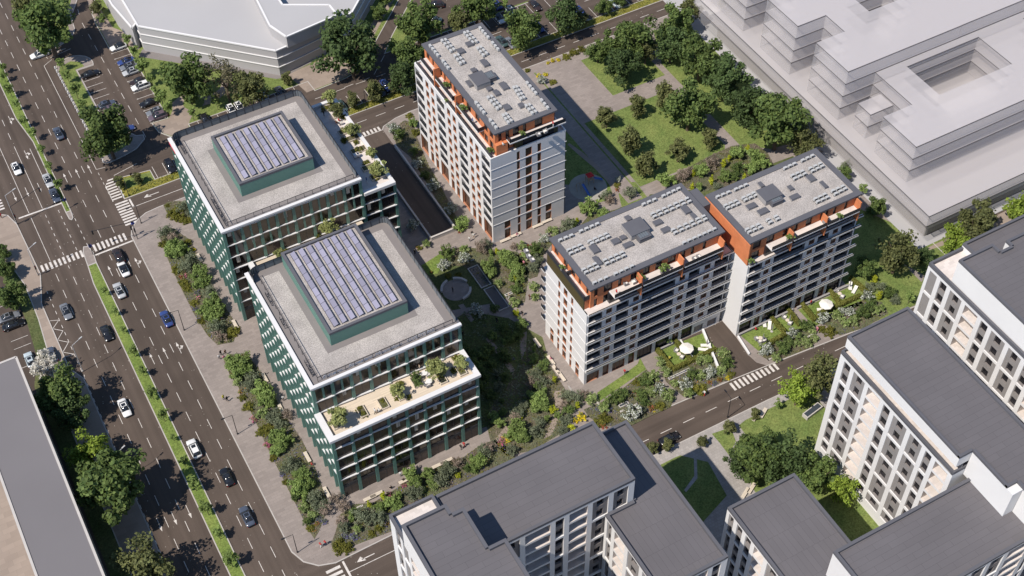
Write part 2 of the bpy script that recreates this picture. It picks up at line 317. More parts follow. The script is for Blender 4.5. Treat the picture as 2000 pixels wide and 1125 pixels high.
# north-west: parking island, entry road, big-tree island
isl = [(24.95, 248.2), (26, 247.8), (30, 248.4), (33, 249.2), (35.8, 251.5), (36, 253), (34.4, 253.6), (33.6, 255), (33.6, 263.8), (29.4, 264), (29.3, 284.3), (33.6, 284.3)] + arc(29.2, 285.6, 4.6, 0, 120, 6) + [(25.2, 288.3), (24.9, 287)]
island('parking_island_paving', isl, 'paving')
structure(MB().prism([(25.2, 250.5), (29.2, 250.5), (32.6, 252), (33, 255), (33, 263.6), (29.1, 263.8), (29.0, 284.6), (31.4, 284.8), (31, 287), (28.9, 288.4), (26, 287.6), (25.2, 286)], .0, .126).build('parking_island_lawn', 'lawn'))
ti = gp([(91, 101), (112, 93), (130, 81), (144, 66), (146, 57), (141, 40), (141, 28), (148, 8), (153, -6), (160, -60), (50, -60), (85, 92)])
island('corner_paving', ti, 'paving'); structure(MB().prism(gp([(92, 96), (112, 88), (124, 78), (134, 66), (135, 56), (130, 42), (131, 25), (138, 6), (148, -60), (53, -60), (88, 88)]), 0, .126).build('corner_lawn', 'lawn'))
# mall block
mb_ = [(39.2, 256), (43.2, 255.7), (43.2, 287.4), (39.1, 287.6), (39.2, 301)] + gp([(186, 42), (180, 28), (184, 14), (190, -60)]) + [(260, 520), (260, 417), (111.6, 269.2), (98.4, 256), (92, 249.6), (89, 248.2), (86, 247.6), (78.2, 247.2), (78, 251.2), (46.8, 251.2), (46.7, 247.4), (44.5, 247.5), (41.5, 249.2), (39.6, 252)]
island('mall_lawn', mb_, 'lawn')
def patch(name, P, mat, z=.128): return structure(MB().prism(P, .0, z).build(name, mat))
patch('mall_forecourt', [(76.2, 247.5), (86, 247.9), (89.5, 248.9), (91.5, 250.4), (87.6, 254.6), (87.2, 257.6), (74.6, 256.2)], 'paving_tan')
patch('mall_entry_paving', [(39.4, 287.9), (43.4, 287.7), (45.4, 284.2), (46.4, 285), (45.0, 292), (42.6, 296.2), (42.3, 303), (41.6, 309), (42.2, 316), (41.2, 316), (39.9, 308.5), (39.5, 301)], 'paving_tan')
patch('mall_corner_paving', [(39.4, 255.8), (43.3, 255.5), (45, 257.6), (46, 260.5), (49, 262.2), (52, 260), (55, 258.4), (58, 259.5), (60, 262.5), (61.5, 261.8), (59, 257.6), (55, 255.4), (50.5, 255.8), (47.6, 252.4), (46.5, 250.6), (46.6, 247.6), (44.5, 247.7), (41.7, 249.4), (39.8, 252)], 'paving_tan')
patch('mall_round_lawn', arc(50.6, 257.9, 2.6, 0, 350, 16), 'lawn', .133)
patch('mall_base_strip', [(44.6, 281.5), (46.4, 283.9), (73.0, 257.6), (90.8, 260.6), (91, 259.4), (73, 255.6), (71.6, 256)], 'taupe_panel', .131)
patch('mall_side_paving', [(92, 254.5), (93.2, 252.6), (111, 270.2), (124, 283.2), (122.5, 284.6)], 'paving_tan')
# long median hedge bed with parking bays and the island at its west end
island('hedge_median', [(25.2, 234.5), (176, 234.6), (176, 237.1), (33.4, 237.1), (33.4, 240.6), (27, 241.6), (25.4, 240)], 'hedge_grass')
patch('hedge_island_lawn', [(26.5, 237.4), (33.3, 237.2), (33.3, 240.0), (27, 241.0)], 'lawn', .126)
for x0, x1 in ((99.5, 112), (144.6, 150.6)): island('bay_island_bed', [(x0, 237.2), (x1, 237.2), (x1-1, 241.3), (x0+1, 241.3)], 'hedge_grass')
island('north_bays_lawn', [(99.2, 251.4), (200, 251.4), (200, 345), (192, 345), (121, 274.2), (104, 257)], 'lawn'); patch('north_lot', [(113, 252), (199, 252), (199, 343), (190, 343), (113, 265)], 'asphalt_x', .13)
# park, lawns, plazas inside the main block
def lawn(name, P, mat='lawn', z=.134): return patch(name, P, mat, z)
lawn('north_lawn', [(140.8, 209.0), (156, 209.1), (156, 224.4), (140.8, 224.3)])
lawn('park_lawn', [(129.6, 179.2), (152.9, 178.9), (154.4, 181), (154.6, 203.8), (129.6, 203.9)])
lawn('east_lawn', [(157.4, 179), (163, 174.5), (174.5, 173), (174.5, 221.5), (163, 225.2), (157.6, 213)])
lawn('bed_lawn_by_playground', gp([(1217, 358), (1241, 356), (1262, 383), (1275, 400), (1240, 408), (1216, 412), (1208, 380)]))
lawn('garden_north_bed', [(130.2, 176), (137, 173), (150, 171), (166, 170), (166, 160), (150, 156), (122, 155), (112, 160), (108, 168), (118, 170), (124, 172)], 'bed_green', .13)
lawn('shade_lawn', [(112.5, 190), (128.6, 179.4), (128.6, 226), (112.2, 226)], 'lawn', .13); patch('park_path', [(124.4, 176), (128.2, 176), (128.2, 226.5), (124.4, 226.5)], 'paving', .136)
patch('curved_path', gp([(1108, 283), (1112, 280), (1140, 300), (1168, 325), (1190, 352), (1199, 362), (1212, 400), (1204, 402), (1193, 366), (1183, 352), (1160, 328), (1130, 303)]), 'paving_tan', .14)
patch('playground_surface', arc(119.2, 185.0, 4.4, 0, 350, 20), 'rubber_sand', .145); patch('playground_grass', gp([(1160, 390), (1190, 362), (1196, 378), (1185, 392), (1168, 397)]), 'lawn_fresh', .141)
# beds along the boulevard
BEDS = {'boulevard bed by the side street': [(319, 401), (327, 395), (345, 392), (372, 396), (380, 422), (377, 436), (355, 433), (337, 427), (327, 418)],
 'boulevard bed beside the back office': [(311, 462), (320, 444), (340, 446), (372, 470), (395, 515), (415, 560), (440, 600), (466, 640), (456, 668), (425, 674), (405, 655), (378, 612), (345, 545), (325, 500)],
 'boulevard bed beside the front office': [(437, 705), (450, 692), (480, 690), (505, 720), (530, 765), (560, 815), (590, 860), (612, 905), (642, 985), (634, 1010), (622, 1040), (614, 1053), (600, 1030), (575, 980), (550, 930), (520, 870), (495, 815), (465, 755), (450, 735)],
 'corner bed by the grey flats': [(655, 1040), (665, 1005), (690, 985), (728, 982), (770, 957), (810, 930), (860, 905), (905, 893), (940, 868), (970, 858), (1000, 880), (1010, 905), (960, 940), (900, 965), (850, 1000), (770, 1036), (690, 1066), (662, 1076), (646, 1064)],
 'garden bed between office and long block': [(960, 790), (985, 770), (1000, 735), (1020, 700), (1035, 665), (1058, 690), (1085, 730), (1110, 770), (1130, 790), (1112, 815), (1090, 850), (1040, 880), (990, 890), (958, 862), (950, 830)],
 'bed in front of the long block': [(1140, 800), (1175, 785), (1215, 760), (1262, 722), (1290, 745), (1318, 775), (1310, 795), (1265, 815), (1225, 835), (1180, 832), (1150, 815)],
 'bed by the garage ramp': [(1287, 690), (1300, 745), (1335, 775), (1345, 778), (1390, 755), (1425, 740), (1434, 720), (1425, 700), (1400, 688), (1360, 700), (1310, 715)],
 'bed beyond the garage ramp': [(1478, 690), (1500, 703), (1530, 700), (1580, 680), (1602, 662), (1570, 640), (1530, 650), (1500, 665)],
 'bed at the far gardens': [(1602, 628), (1640, 655), (1690, 640), (1735, 612), (1722, 590), (1690, 585), (1650, 600), (1615, 615)],
 'plaza bed by the tower': [(865, 495), (900, 482), (940, 486), (985, 488), (1010, 492), (1035, 520), (1030, 555), (1025, 590), (1005, 600), (985, 575), (950, 560), (905, 520), (870, 518)],
 'bed behind the long block': [(1008, 500), (1040, 480), (1090, 458), (1130, 445), (1150, 420), (1200, 410), (1240, 395), (1235, 415), (1160, 440), (1080, 475), (1060, 500), (1050, 540), (1035, 545), (1020, 530)],
 'lane bed west of the tower': [(765, 255), (790, 235), (808, 240), (812, 262), (836, 320), (862, 365), (895, 432), (905, 448), (895, 452), (870, 420), (835, 360), (800, 305), (775, 285)],
 'park edge bed': [(1300, 350), (1340, 330), (1385, 305), (1430, 285), (1475, 280), (1500, 300), (1510, 320), (1470, 345), (1420, 365), (1370, 375), (1330, 365)]}
for nm, px in BEDS.items(): patch('planting_bed', gp(px, .12), 'soil', .15)
patch('garden_bed', [(66.5, 138), (77.8, 136), (82, 140), (86.3, 146), (88.2, 152), (84.5, 160), (78, 166), (66.5, 164)], 'bed_green', .13); patch('garden_bed_back', [(66.5, 168), (74.5, 168), (86, 164.5), (90, 168), (90.6, 176), (84, 179.5), (74, 181), (66.5, 177)], 'bed_green', .13)
patch('garden_path', gp([(948, 662), (956, 660), (1000, 715), (1012, 730), (1018, 742), (1008, 744), (990, 718)]), 'paving_tan', .138); patch('winding_path', gp([(1014, 655), (1029, 648), (1027, 700), (1030, 730), (1020, 760), (1008, 775), (1003, 770), (1012, 742), (1020, 720)]), 'paving', .14); patch('rear_path', gp([(895, 597), (905, 594), (926, 625), (920, 630)]), 'paving', .138)
patch('tan_path', gp([(1082, 765), (1096, 764), (1100, 790), (1092, 815), (1078, 850), (1062, 858), (1076, 825), (1085, 795)]), 'paving_tan', .154); patch('tan_path', gp([(968, 858), (988, 832), (1000, 838), (975, 868)]), 'paving_tan', .154)
patch('round_plaza', arc(78.5, 172.4, 3.0, 0, 350, 24), 'paving', .146)
patch('lawn_by_plaza', gp([(822, 520), (858, 497), (870, 500), (855, 535), (838, 538), (828, 530)]), 'lawn_fresh', .14)
patch('front_lawn', gp([(1170, 785), (1262, 722), (1250, 700), (1245, 712), (1215, 735), (1166, 768)]), 'lawn_fresh', .156)
# driveway to the garage and the sunk service lane
patch('driveway', [(118.2, 137.1), (123.1, 137.1), (123.1, 132.2), (122.6, 126.8), (122.9, 124.6), (124.6, 122.6), (115.2, 123.3), (113.6, 124.6), (113.5, 130), (112.6, 132.5), (112.5, 137.1)], 'asphalt', .134)
patch('service_lane', [(81.2, 228.3), (86.6, 228.3), (86.4, 188), (80.6, 188)], 'asphalt', .133)
# south side of the front street
south = [(93, 115.9), (119.4, 115.8), (190, 114.2), (190, 40), (60, 40), (60, 114), (86, 115.9)]
island('south_pavement', south, 'paving_pale')
lawn('south_lawn', [(110.7, 113.6), (112.6, 114.0), (126, 113.8), (128, 112), (128, 60), (104, 60), (104, 88), (104.6, 100.8), (106.5, 104), (107.5, 108.5), (110.5, 109)], 'lawn'); lawn('corner_grass', gp([(1390, 848), (1427, 835), (1437, 862), (1424, 890), (1405, 865)]), 'lawn')
lawn('shaded_lawn', [(84, 113.4), (95.6, 113.5), (96.8, 113.4), (100.6, 109.5), (99.4, 101.5), (84, 96)], 'lawn', .134); patch('lawn_edge_path', gp([(1354, 858), (1360, 858), (1362, 935), (1340, 962), (1336, 958), (1356, 930)]), 'paving_pale', .138)
lawn('east_meadow', [(150.5, 121.2), (176, 119.6), (215, 118), (215, 128), (176, 134), (168, 150), (160, 150), (155, 142), (152, 134)], 'lawn'); patch('meadow_path', gp([(1762, 515), (1790, 530), (1816, 512), (1790, 560), (1812, 540), (1780, 520), (1846, 478), (1856, 470)][:2] + [(1806, 540), (1800, 552)]), 'paving', .14)
patch('podium_apron', [(168, 132), (216, 132), (216, 126), (176, 131)], 'paving_tan', .139)
structure(kerbs.build('kerbs', 'kerb'))
patch('west_yard', [(-60, 60), (-18.9, 60), (-18.9, 176), (-60, 176)], 'paving_tan', .03); patch('complex_floor', [(172, 132.5), (320, 132.5), (320, 240), (172, 240)], 'clay_white', .16)
# private garden lawns in front of the long block
patch('private_lawn', [(107.3, 131.6), (117.8, 131.2), (117.9, 136.4), (107.3, 137)], 'lawn_fresh', .15); patch('private_lawn', [(125.0, 126.9), (137.4, 126.3), (137.4, 131.9), (124.2, 132)], 'lawn_fresh', .15); patch('private_lawn', [(138.8, 126.4), (151.8, 126.2), (151.6, 131.4), (138.8, 131.7)], 'lawn_fresh', .15)
# ------------------------------------------------------------------ markings
k = MB(); Z = .008
def line(a, c, w=.11, z=Z):
    a = np.array(a, float); c = np.array(c, float); d = c-a; L = np.hypot(*d); d /= L; nn = np.array([-d[1], d[0]])*w/2
    k.sheet([a-nn, c-nn, c+nn, a+nn], z)
def dashes(x0, y0, x1, y1, on, per, w=.11, z=Z):
    L = math.hypot(x1-x0, y1-y0); d = ((x1-x0)/L, (y1-y0)/L); t = 0
    while t < L: e = min(t+on, L); line((x0+d[0]*t, y0+d[1]*t), (x0+d[0]*e, y0+d[1]*e), w, z); t += per
for x, o in ((16.75, 203.8), (19.8, 205.5)):
    dashes(x, o-2.6-5.5*26, x, 219.5, 2.6, 5.5); dashes(x, 225.5, x, 480, 2.6, 5.5)
for x, o in ((4.75, 198.4), (7.85, 201.0)): dashes(x, o-2.6-5.4*26, x, 221, 2.6, 5.4)
line((4.8, 241), (4.7, 330)); line((7.9, 241), (7.9, 262)); line((10.9, 241), (10.95, 262)); line((4.8, 224.3), (4.8, 239.5)); dashes(7.9, 262, 7.9, 480, 2.6, 5.4)
for x in (7.9, 10.9, 13.4): dashes(x, 224.5, x, 239.8, 1.0, 2.2)
line((1.75, 190), (1.75, 189.5)); dashes(1.6, 125, 1.6, 216, 1.0, 2.2)
line((22.55, 247.2), (22.6, 290.2)); line((22.6, 290.2), (25.0, 291.6)); line((22.6, 247.2), (24.6, 246.9)); dashes(22.6, 236, 22.6, 246.6, .9, 1.8); dashes(24.3, 292.5, 23.2, 296, .9, 1.8)
def zebra(x0, y0, x1, y1, along, on=.5, per=.98, z=Z):
    t = 0
    if along == 'x':
        while x0+t+on <= x1+.01: k.sheet([(x0+t, y0), (x0+t+on, y0), (x0+t+on, y1), (x0+t, y1)], z); t += per
    else:
        while y0+t+on <= y1+.01: k.sheet([(x0, y0+t), (x1, y0+t), (x1, y0+t+on), (x0, y0+t+on)], z); t += per
zebra(2.4, 221.8, 11.9, 224.0, 'x'); zebra(14.3, 222.0, 22.6, 224.3, 'x'); zebra(22.7, 226.2, 25.7, 234.3, 'y', .5, .92)
zebra(81.9, 226.0, 86.3, 227.5, 'x', .5, .95, .145); zebra(-2, 245.2, .4, 249.5, 'y'); zebra(115.0, 121.0, 127.0, 123.0, 'x', .55, 1.05, .016); zebra(26.6, 117, 29.4, 125, 'y', .6, 1.1, .016)
line((2.3, 240.6), (12.3, 240.5), .42); line((14, 221.0), (22.6, 221.1), .42); line((26.2, 231.0), (26.15, 234.0), .42, .016); line((26.2, 231.1), (60, 231.3), .13, .016); line((30.2, 117), (30.2, 124.6), .4, .016); line((30.4, 122), (60, 121.9), .13, .016)
dashes(62, 231.3, 176, 231.4, 2.6, 5.05, .13, .016); dashes(69.8, 119.9, 190, 118.6, 2.6, 5.3, .13, .016)
dashes(44, 244.4, 200, 244.5, 2.6, 5.5, .13, .016); dashes(36.3, 252, 36.2, 305, 2.5, 5.3); dashes(36.6, 306, 38.4, 318, 2.3, 5); line((24.9, 292.5), (30.5, 293.4), .13)
dashes(93.5, 245.5, 116, 268, 2.5, 5.1, .13, .016); dashes(80, 244.5, 92, 245, 2.5, 5, .13, .016); line((25.5, 243.2), (31.5, 244.4), .13, .016)
for y in np.arange(264.0, 285, 2.52): line((29.5, y), (33.6, y), .11)
for y in np.arange(256.2, 288, 2.5): line((39.0, y), (43.1, y), .11); line((38.9, y), (39.3, y), .3)
for x in list(np.arange(113.5, 144, 2.56))+list(np.arange(151, 176, 2.56)): line((x, 237.4), (x, 241.6), .11, .016)
for x in list(np.arange(34.2, 44, 2.5))+list(np.arange(84, 98, 2.5)): line((x, 237.4), (x, 241.6), .11, .016)
for x in np.arange(117, 190, 2.56): line((x, 247.0), (x, 251.2), .11, .016)
for x in np.arange(49, 77, 2.5): line((x, 247.5), (x, 251.1), .11, .016)
for i in range(8): line((105.4+i*1.8, 257.6+i*1.8), (109.0+i*1.8, 254.6+i*1.8), .11, .016)
for y in (216.6, 211, 206, 203.6, 198): line((-9, y), (-5.4, y), .1)
zp = [(-.4, 207.6), (1.5, 206.8), (-.3, 205.1), (1.4, 203.5), (-.3, 201.6), (1.5, 199.9), (-.3, 197.9), (1.6, 196.2), (-.3, 196.5)]
for i in range(8): line(zp[i], zp[i+1], .12)
def arrow(x, y0, dr=1, turn=None, z=Z):
    f = lambda u, v: (x+u, y0+v*dr)
    k.sheet([f(-.055, 0), f(.055, 0), f(.055, 2.2), f(-.055, 2.2)], z); k.sheet([f(-.28, 2.2), f(.28, 2.2), f(0, 3.4)], z)
    if turn: k.sheet([f(0, .9), f(turn*.55, 1.5), f(turn*.55, 1.75), f(0, 1.2)], z); k.sheet([f(turn*.45, .95), f(turn*1.05, 1.75), f(turn*.45, 2.1)], z)
for x in (15.3, 18.2): arrow(x, 185.4)
arrow(21.1, 185.4, 1, 1); arrow(15.4, 213.2); arrow(21.3, 212.6, 1, 1)
for x in (15.4, 18.3, 21.2): arrow(x, 246.4)
for x in (3.4, 6.3, 9.2): arrow(x, 249.7, -1); arrow(x, 150.3, -1)
arrow(9.6, 262, -1, 1); arrow(9.6, 276, -1, 1); arrow(15.2, 150.0, -1) if 0 else None
def harrow(x0, y, dr, z=.016): k.sheet([(x0, y-.09), (x0+dr*2.6, y-.09), (x0+dr*2.6, y+.09), (x0, y+.09)], z); k.sheet([(x0+dr*1.9, y-.5), (x0+dr*3.6, y-.1), (x0+dr*2.6, y+.7)], z)
harrow(32.8, 232.8, -1); harrow(36, 123.2, -1); harrow(29.4, 293.0+1.1, -1)
# hatched areas
def hatch(P, per=.95, on=.45, ang=.6, z=Z):
    ys = [p[1] for p in P]; y = min(ys)-3
    while y < max(ys)+3:
        k_pts = []
        for yy in (y, y+on):
            xs = []
            for i in range(len(P)):
                a, c = P[i-1], P[i]; fa = a[1]-ang*(a[0]-P[0][0])*.0-yy; fc = c[1]-yy
                if fa*fc < 0: xs.append(a[0]+(c[0]-a[0])*fa/(fa-fc))
            if len(xs) >= 2: k_pts.append((min(xs), max(xs), yy))
        if len(k_pts) == 2: k.sheet([(k_pts[0][0], k_pts[0][2]), (k_pts[0][1], k_pts[0][2]), (k_pts[1][1], k_pts[1][2]), (k_pts[1][0], k_pts[1][2])], z)
        y += per
hatch([(22.7, 235.2), (25.0, 234.6), (25.0, 242.5), (24.0, 243), (22.8, 241)]); hatch([(23.1, 296.4), (24.8, 296.4), (24.8, 340), (23.0, 340)])
line((23.05, 296), (23.0, 340), .15); line((22.65, 235), (22.75, 241), .13)
structure(k.build('road_markings', 'line_white'))
# ================================================================== buildings
M('bronze_wall', (.085, .068, .03), .6, noise=(.5, .08)); M('beige_blind', (.50, .44, .36), .8)
def ring(mb, x0, y0, x1, y1, w, z0, z1):
    mb.box(x0, y0, z0, x1, y0+w, z1); mb.box(x0, y1-w, z0, x1, y1, z1); mb.box(x0, y0+w, z0, x0+w, y1-w, z1); mb.box(x1-w, y0+w, z0, x1, y1-w, z1)
def ringpoly(mb, P, w, z0, z1, out=0.0):
    """parapet along a rectilinear polygon (counter-clockwise)"""
    n = len(P)
    for i in range(n):
        a = np.array(P[i], float); c = np.array(P[(i+1) % n], float); d = c-a; L = np.hypot(*d); d = d/L; nn = np.array([-d[1], d[0]])
        e0 = np.array(P[i-1], float); dp = a-e0; cv = dp[0]*d[1]-dp[1]*d[0] > 0
        e1 = np.array(P[(i+2) % n], float)-c; cv2 = d[0]*e1[1]-d[1]*e1[0] > 0
        s = a+(d*0 if cv else -d*w); e = c-(d*w if cv2 else d*0)
        if not cv: s = a
        q = [s-nn*out, e-nn*out, e+nn*w, s+nn*w]; mb.prism(q, z0, z1+rnd.random()*.002, True)
def text(body, size, loc, rz, mat, parent, name='lettering', shear=0, tilt=90, ext=.04):
    cu = bpy.data.curves.new(name, 'FONT'); cu.body = body; cu.size = size; cu.extrude = ext; cu.shear = shear; cu.materials.append(MATS[mat])
    t_ = bpy.data.objects.new('t', cu); COL.objects.link(t_); me = bpy.data.meshes.new_from_object(t_.evaluated_get(bpy.context.evaluated_depsgraph_get())); bpy.data.objects.remove(t_); me.name = name; o = link(name, me, parent); o.location = loc; o.rotation_euler = (rad(tilt), 0, rz); return o
# ---------------------------------------------------------------- green offices
ZF = [6.1, 9.5, 12.9, 16.3, 19.7, 23.1, 26.9]
def saw_front(root, x0, x1, y, floors, ztop, nb, capw, first=6.1, sub=False, half=None):
    bw = (x1-x0)/nb
    for i in range(nb+1):
        p = MB(); x = x0+i*bw; p.box(x-.32, y-.14, first-6.1 if first > 6.2 else 0, x+.32, y+.5, ztop-.45); p.build('pier', 'green_metal', root)
    lev = [z for z in ZF if first-.1 <= z < ztop-.5]
    for z in lev:
        s = MB()
        for i in range(nb):
            a = x0+i*bw; s.prism([(a, y-.14), (a+bw, y-.34), (a+bw, y+.06), (a, y+.06)], z-.12, z+.05, True)
        s.build('floor_band', 'white_band', root)
    edges = [0 if first <= 6.2 else first] + [z for z in lev if z > first-.05 or first <= 6.2] + [ztop-.45]
    edges = sorted(set(edges))
    for j in range(len(edges)-1):
        a, c = edges[j]+.14, edges[j+1]-.16
        for i in range(nb):
            xa = x0+i*bw+.32; xb = x0+(i+1)*bw-.32; w = MB(); w.use('glass_office'); w.box(xa, y+.06, a, xb, y+.12, c); w.use('rail_dark')
            w.box((xa+xb)/2-.03, y+.02, a, (xa+xb)/2+.03, y+.06, c)
            if edges[j] == 0: w.box(xa, y-.02, 3.0, xb, y+.06, 3.9)
            elif rnd.random() < .3: w.use('beige_blind'); bx = xa+.2+rnd.random()*1.2; w.box(bx, y+.035, c-1.1-rnd.random(), bx+.75, y+.055, c-.3)
            w.build('window', None, root)
            if half and edges[j] >= half-.1: h = MB(); h.box((xa+xb)/2-.2, y-.06, a, (xa+xb)/2+.2, y+.3, c); h.build('pier', 'green_metal', root)
def saw_side(root, y0, y1, x, ztop, nb):
    """serrated street front facing -x: every bay's slab edge swings out and each bay ends in a deep green fin"""
    bw = (y1-y0)/nb; lev = [z for z in ZF if z < ztop-.5]
    for i in range(nb+1):
        y = y0+i*bw; p = MB(); p.prism([(x-.38, y-.12), (x+.1, y-.22), (x+.1, y+.22), (x-.38, y+.12)], 0, ztop-.45, True); p.build('fin', 'green_metal', root)
    for z in lev:
        s = MB()
        for i in range(nb):
            a = y0+i*bw; s.prism([(x+.08, a), (x-.05, a), (x-.26, a+bw), (x+.08, a+bw)], z-.10, z+.10, True)
        s.build('floor_band', 'white_band', root)
    for i in range(nb):
        a = y0+i*bw+.16; c = y0+(i+1)*bw-.16; w = MB(); w.use('glass_office'); w.box(x+.1, a, .1, x+.16, c, ztop-.5); w.use('green_metal'); w.box(x+.04, a, .1, x+.1, a+1.0, ztop-.5)
        for z in lev: w.box(x+.06, a, z-.5, x+.1, c, z+.2)
        w.build('window', None, root)
def deck_roof(root, x0, y0, x1, y1, zt, front_gap=False):
    r = MB(); r.use('white_band'); r.box(x0-.5, y0-.5, zt-.45, x1+.3, y0+.15, zt); r.box(x0-.5, y0+.15, zt-.45, x0+.3, y1+.2, zt); r.use('roof_edge'); r.box(x0+.3, y1-.3, zt-.45, x1+.3, y1+.2, zt-.1); r.box(x1-.2, y0+.15, zt-.45, x1+.3, y1-.3, zt-.1); r.build('parapet', None, root)
    r = MB(); ring(r, x0+.3, y0+.15, x1-.2, y1-.3, 1.75, zt-.6, zt-.42); r.build('roof_border', 'taupe_panel', root)
    r = MB(); r.box(x0+2.05, y0+1.9, zt-.7, x1-1.95, y1-2.05, zt-.44); r.build('roof', 'gravel_roof', root)
    # railing: open rail along the street sides, panelled screen along the far sides
    ra = MB(); zr = zt-.42; X0, Y0, X1, Y1 = x0+1.5, y0+.8, x1-.3, y1-.4; R = 1.4; hh = 1.7
    for P in ([(X0, Y1-R), (X0, Y0)], [(X0, Y0), (X1-.6, Y0)]):
        a, c = np.array(P[0]), np.array(P[1]); L = np.hypot(*(c-a)); n = int(L/1.75)
        ra.tube((*a, zr+1.2), (*c, zr+1.2), .065, 5)
        for i in range(n+1): q = a+(c-a)*i/n; ra.tube((*q, zr), (*q, zr+1.2), .05, 4)
    ra.build('railing', 'steel_dark', root)
    path = [(X0-1.2, Y1-R-1)]+[(X0-1.2+1.4+1.4*math.cos(rad(a)), Y1-1.4+1.4*math.sin(rad(a))) for a in (180, 157, 135, 112, 90)]+[(X1-1.4+1.4*math.cos(rad(a)), Y1-1.4+1.4*math.sin(rad(a))) for a in (90, 67, 45, 22, 0)]+[(X1, Y0)]
    sc = MB()
    for i in range(len(path)-1):
        a, c = np.array(path[i]), np.array(path[i+1]); L = np.hypot(*(c-a)); n = max(1, int(L/1.8)); d = (c-a)/L; nn = np.array([d[1], -d[0]])
        for j in range(n):
            p, q = a+(c-a)*j/n, a+(c-a)*(j+1)/n; sc.use('rail_screen'); po, qo = p-nn*.0, q
            sc.face([(*p, zr+.05), (*q, zr+.05), (*(q-nn*.0), zr+hh), (*p, zr+hh)]); sc.use('steel_dark'); sc.tube((*p, zr), (*p, zr+hh+.05), .06, 4)
        sc.tube((*a, zr+hh), (*c, zr+hh), .1, 5)
    sc.build('railing_screen', None, root)
def penthouse(root, x0, y0, x1, y1, zb, zt, label, key):
    r = MB(); r.box(x0-1.3, y0-1.3, zb-.3, x1+1.3, y1+.2, zb+.03); r.build('roof_border', 'taupe_panel', root)
    p = MB(); p.use('green_metal'); p.box(x0, y0, zb, x1, y1, zt-.5); p.use('roof_edge')
    ring(p, x0-.03, y0-.03, x1+.03, y1+.03, .55, zt-.5, zt); p.use('gravel_roof'); p.box(x0+.55, y0+.55, zt-.6, x1-.55, y1-.55, zt-.45); p.build('plant_room', None, root)
PANEL = None
def pv_rows(x0, y0, x1, y1, z, where, n=8):
    global PANEL
    step = (x1-x0)/n; ln = y1-y0; np_ = max(5, int(ln/2.0)); pl = ln/np_
    for i in range(n):
        t = thing('solar_panel_row', 'solar panels', 'row of violet solar panels on the %s' % where, (x0+step*(i+.5), y0, z), 0, 'solar rows on the '+where, i, 'the boulevard side')
        fr = MB(); 
        for j in range(np_+1): y = j*pl; fr.tube((-.5, y, .0), (-.5, y, .16), .03, 4); fr.tube((.5, y, 0), (.5, y, .5), .03, 4)
        fr.tube((-.5, 0, .13), (-.5, ln, .13), .03, 4); fr.tube((.5, 0, .46), (.5, ln, .46), .03, 4); fr.build('rack', 'pv_frame', t)
        for j in range(np_):
            if PANEL is None or abs(PANEL[1]-pl) > .01:
                m2 = MB(); m2.use('pv_blue'); hw = .47
                def q(u, v, w): c, s_ = math.cos(.3), math.sin(.3); return (u*c-w*s_, v, .33+u*s_+w*c)
                a = [q(-hw, .04, 0), q(hw, .04, 0), q(hw, pl-.04, 0), q(-hw, pl-.04, 0)]; b_ = [q(-hw, .04, -.05), q(hw, .04, -.05), q(hw, pl-.04, -.05), q(-hw, pl-.04, -.05)]
                m2.face(a); m2.use('pv_frame'); m2.face(b_[::-1])
                for e in range(4): f_ = (e+1) % 4; m2.face([b_[e], b_[f_], a[f_], a[e]])
                PANEL = (m2.mesh('solar_panel'), pl)
            o = link('solar_panel', PANEL[0], t); o.location = (0, j*pl, .02)
# back office (by the side street)
GB = thing('office_building', 'office', 'green office with serrated white bands beside the side street, planted strip terrace along it', (36, 187, 0))
def local(root):
    for c in root.children: c.matrix_parent_inverse = root.matrix_world.inverted() if False else Matrix.Translation(-root.location)
GF = thing('office_building', 'office', 'green office nearest the grey flats, broad timber roof terrace with round trees', (36, 137, 0))
for R_, y0, y1 in ((GB, 187.0, 217.4), (GF, 143.3, 174.2)):
    c = MB(); c.box(36.4, y0+.4, 0, 65.2, y1, 27.2); c.build('core', 'glass_office', R_)
    deck_roof(R_, 36.0, y0, 65.4, y1, 27.8)
saw_side(GB, 187.2, 217.2, 36.1, 27.8, 11); saw_front(GB, 36.0, 65.4, 187.0, 7, 27.8, 8, 0, 6.1, half=19.7)
saw_side(GF, 137.2, 174.0, 36.1, 20.0, 14)
# upper part of the street front above the terrace block
def upper_side(root, y0, y1, x, zb, zt, nb):
    bw = (y1-y0)/nb
    for z in (23.1,):
        s = MB()
        for i in range(nb): a = y0+i*bw; s.prism([(x+.08, a), (x-.05, a), (x-.26, a+bw), (x+.08, a+bw)], z-.10, z+.10, True)
        s.build('floor_band', 'white_band', root)
    for i in range(nb+1): y = y0+i*bw; MB().prism([(x-.38, y-.12), (x+.1, y-.22), (x+.1, y+.22), (x-.38, y+.12)], zb, zt-.45, True).build('fin', 'green_metal', root)
    for i in range(nb): a = y0+i*bw+.16; MB().use('glass_office').box(x+.1, a, zb, x+.16, y0+(i+1)*bw-.16, zt-.5).use('green_metal').box(x+.04, a, zb, x+.1, a+1.0, zt-.5).build('window', None, root)
    s = MB()
    for i in range(nb): a = y0+i*bw; s.prism([(x+.08, a), (x-.05, a), (x-.26, a+bw), (x+.08, a+bw)], 19.6, 19.8, True)
    s.build('floor_band', 'white_band', root)
upper_side(GF, 143.5, 174.0, 36.1, 19.9, 27.8, 12)
saw_front(GF, 36.0, 65.4, 143.3, 2, 27.8, 8, 0, 19.7, half=23.0); saw_front(GF, 36.0, 65.4, 136.9, 5, 19.95, 8, 0, 6.1)
c = MB(); c.box(36.4, 137.3, 0, 65.2, 143.7, 19.1); c.build('core', 'glass_office', GF)
c = MB(); c.box(36.6, 137.4, 19.1, 64.9, 143.5, 19.25); c.build('terrace_deck', 'deck_wood', GF)
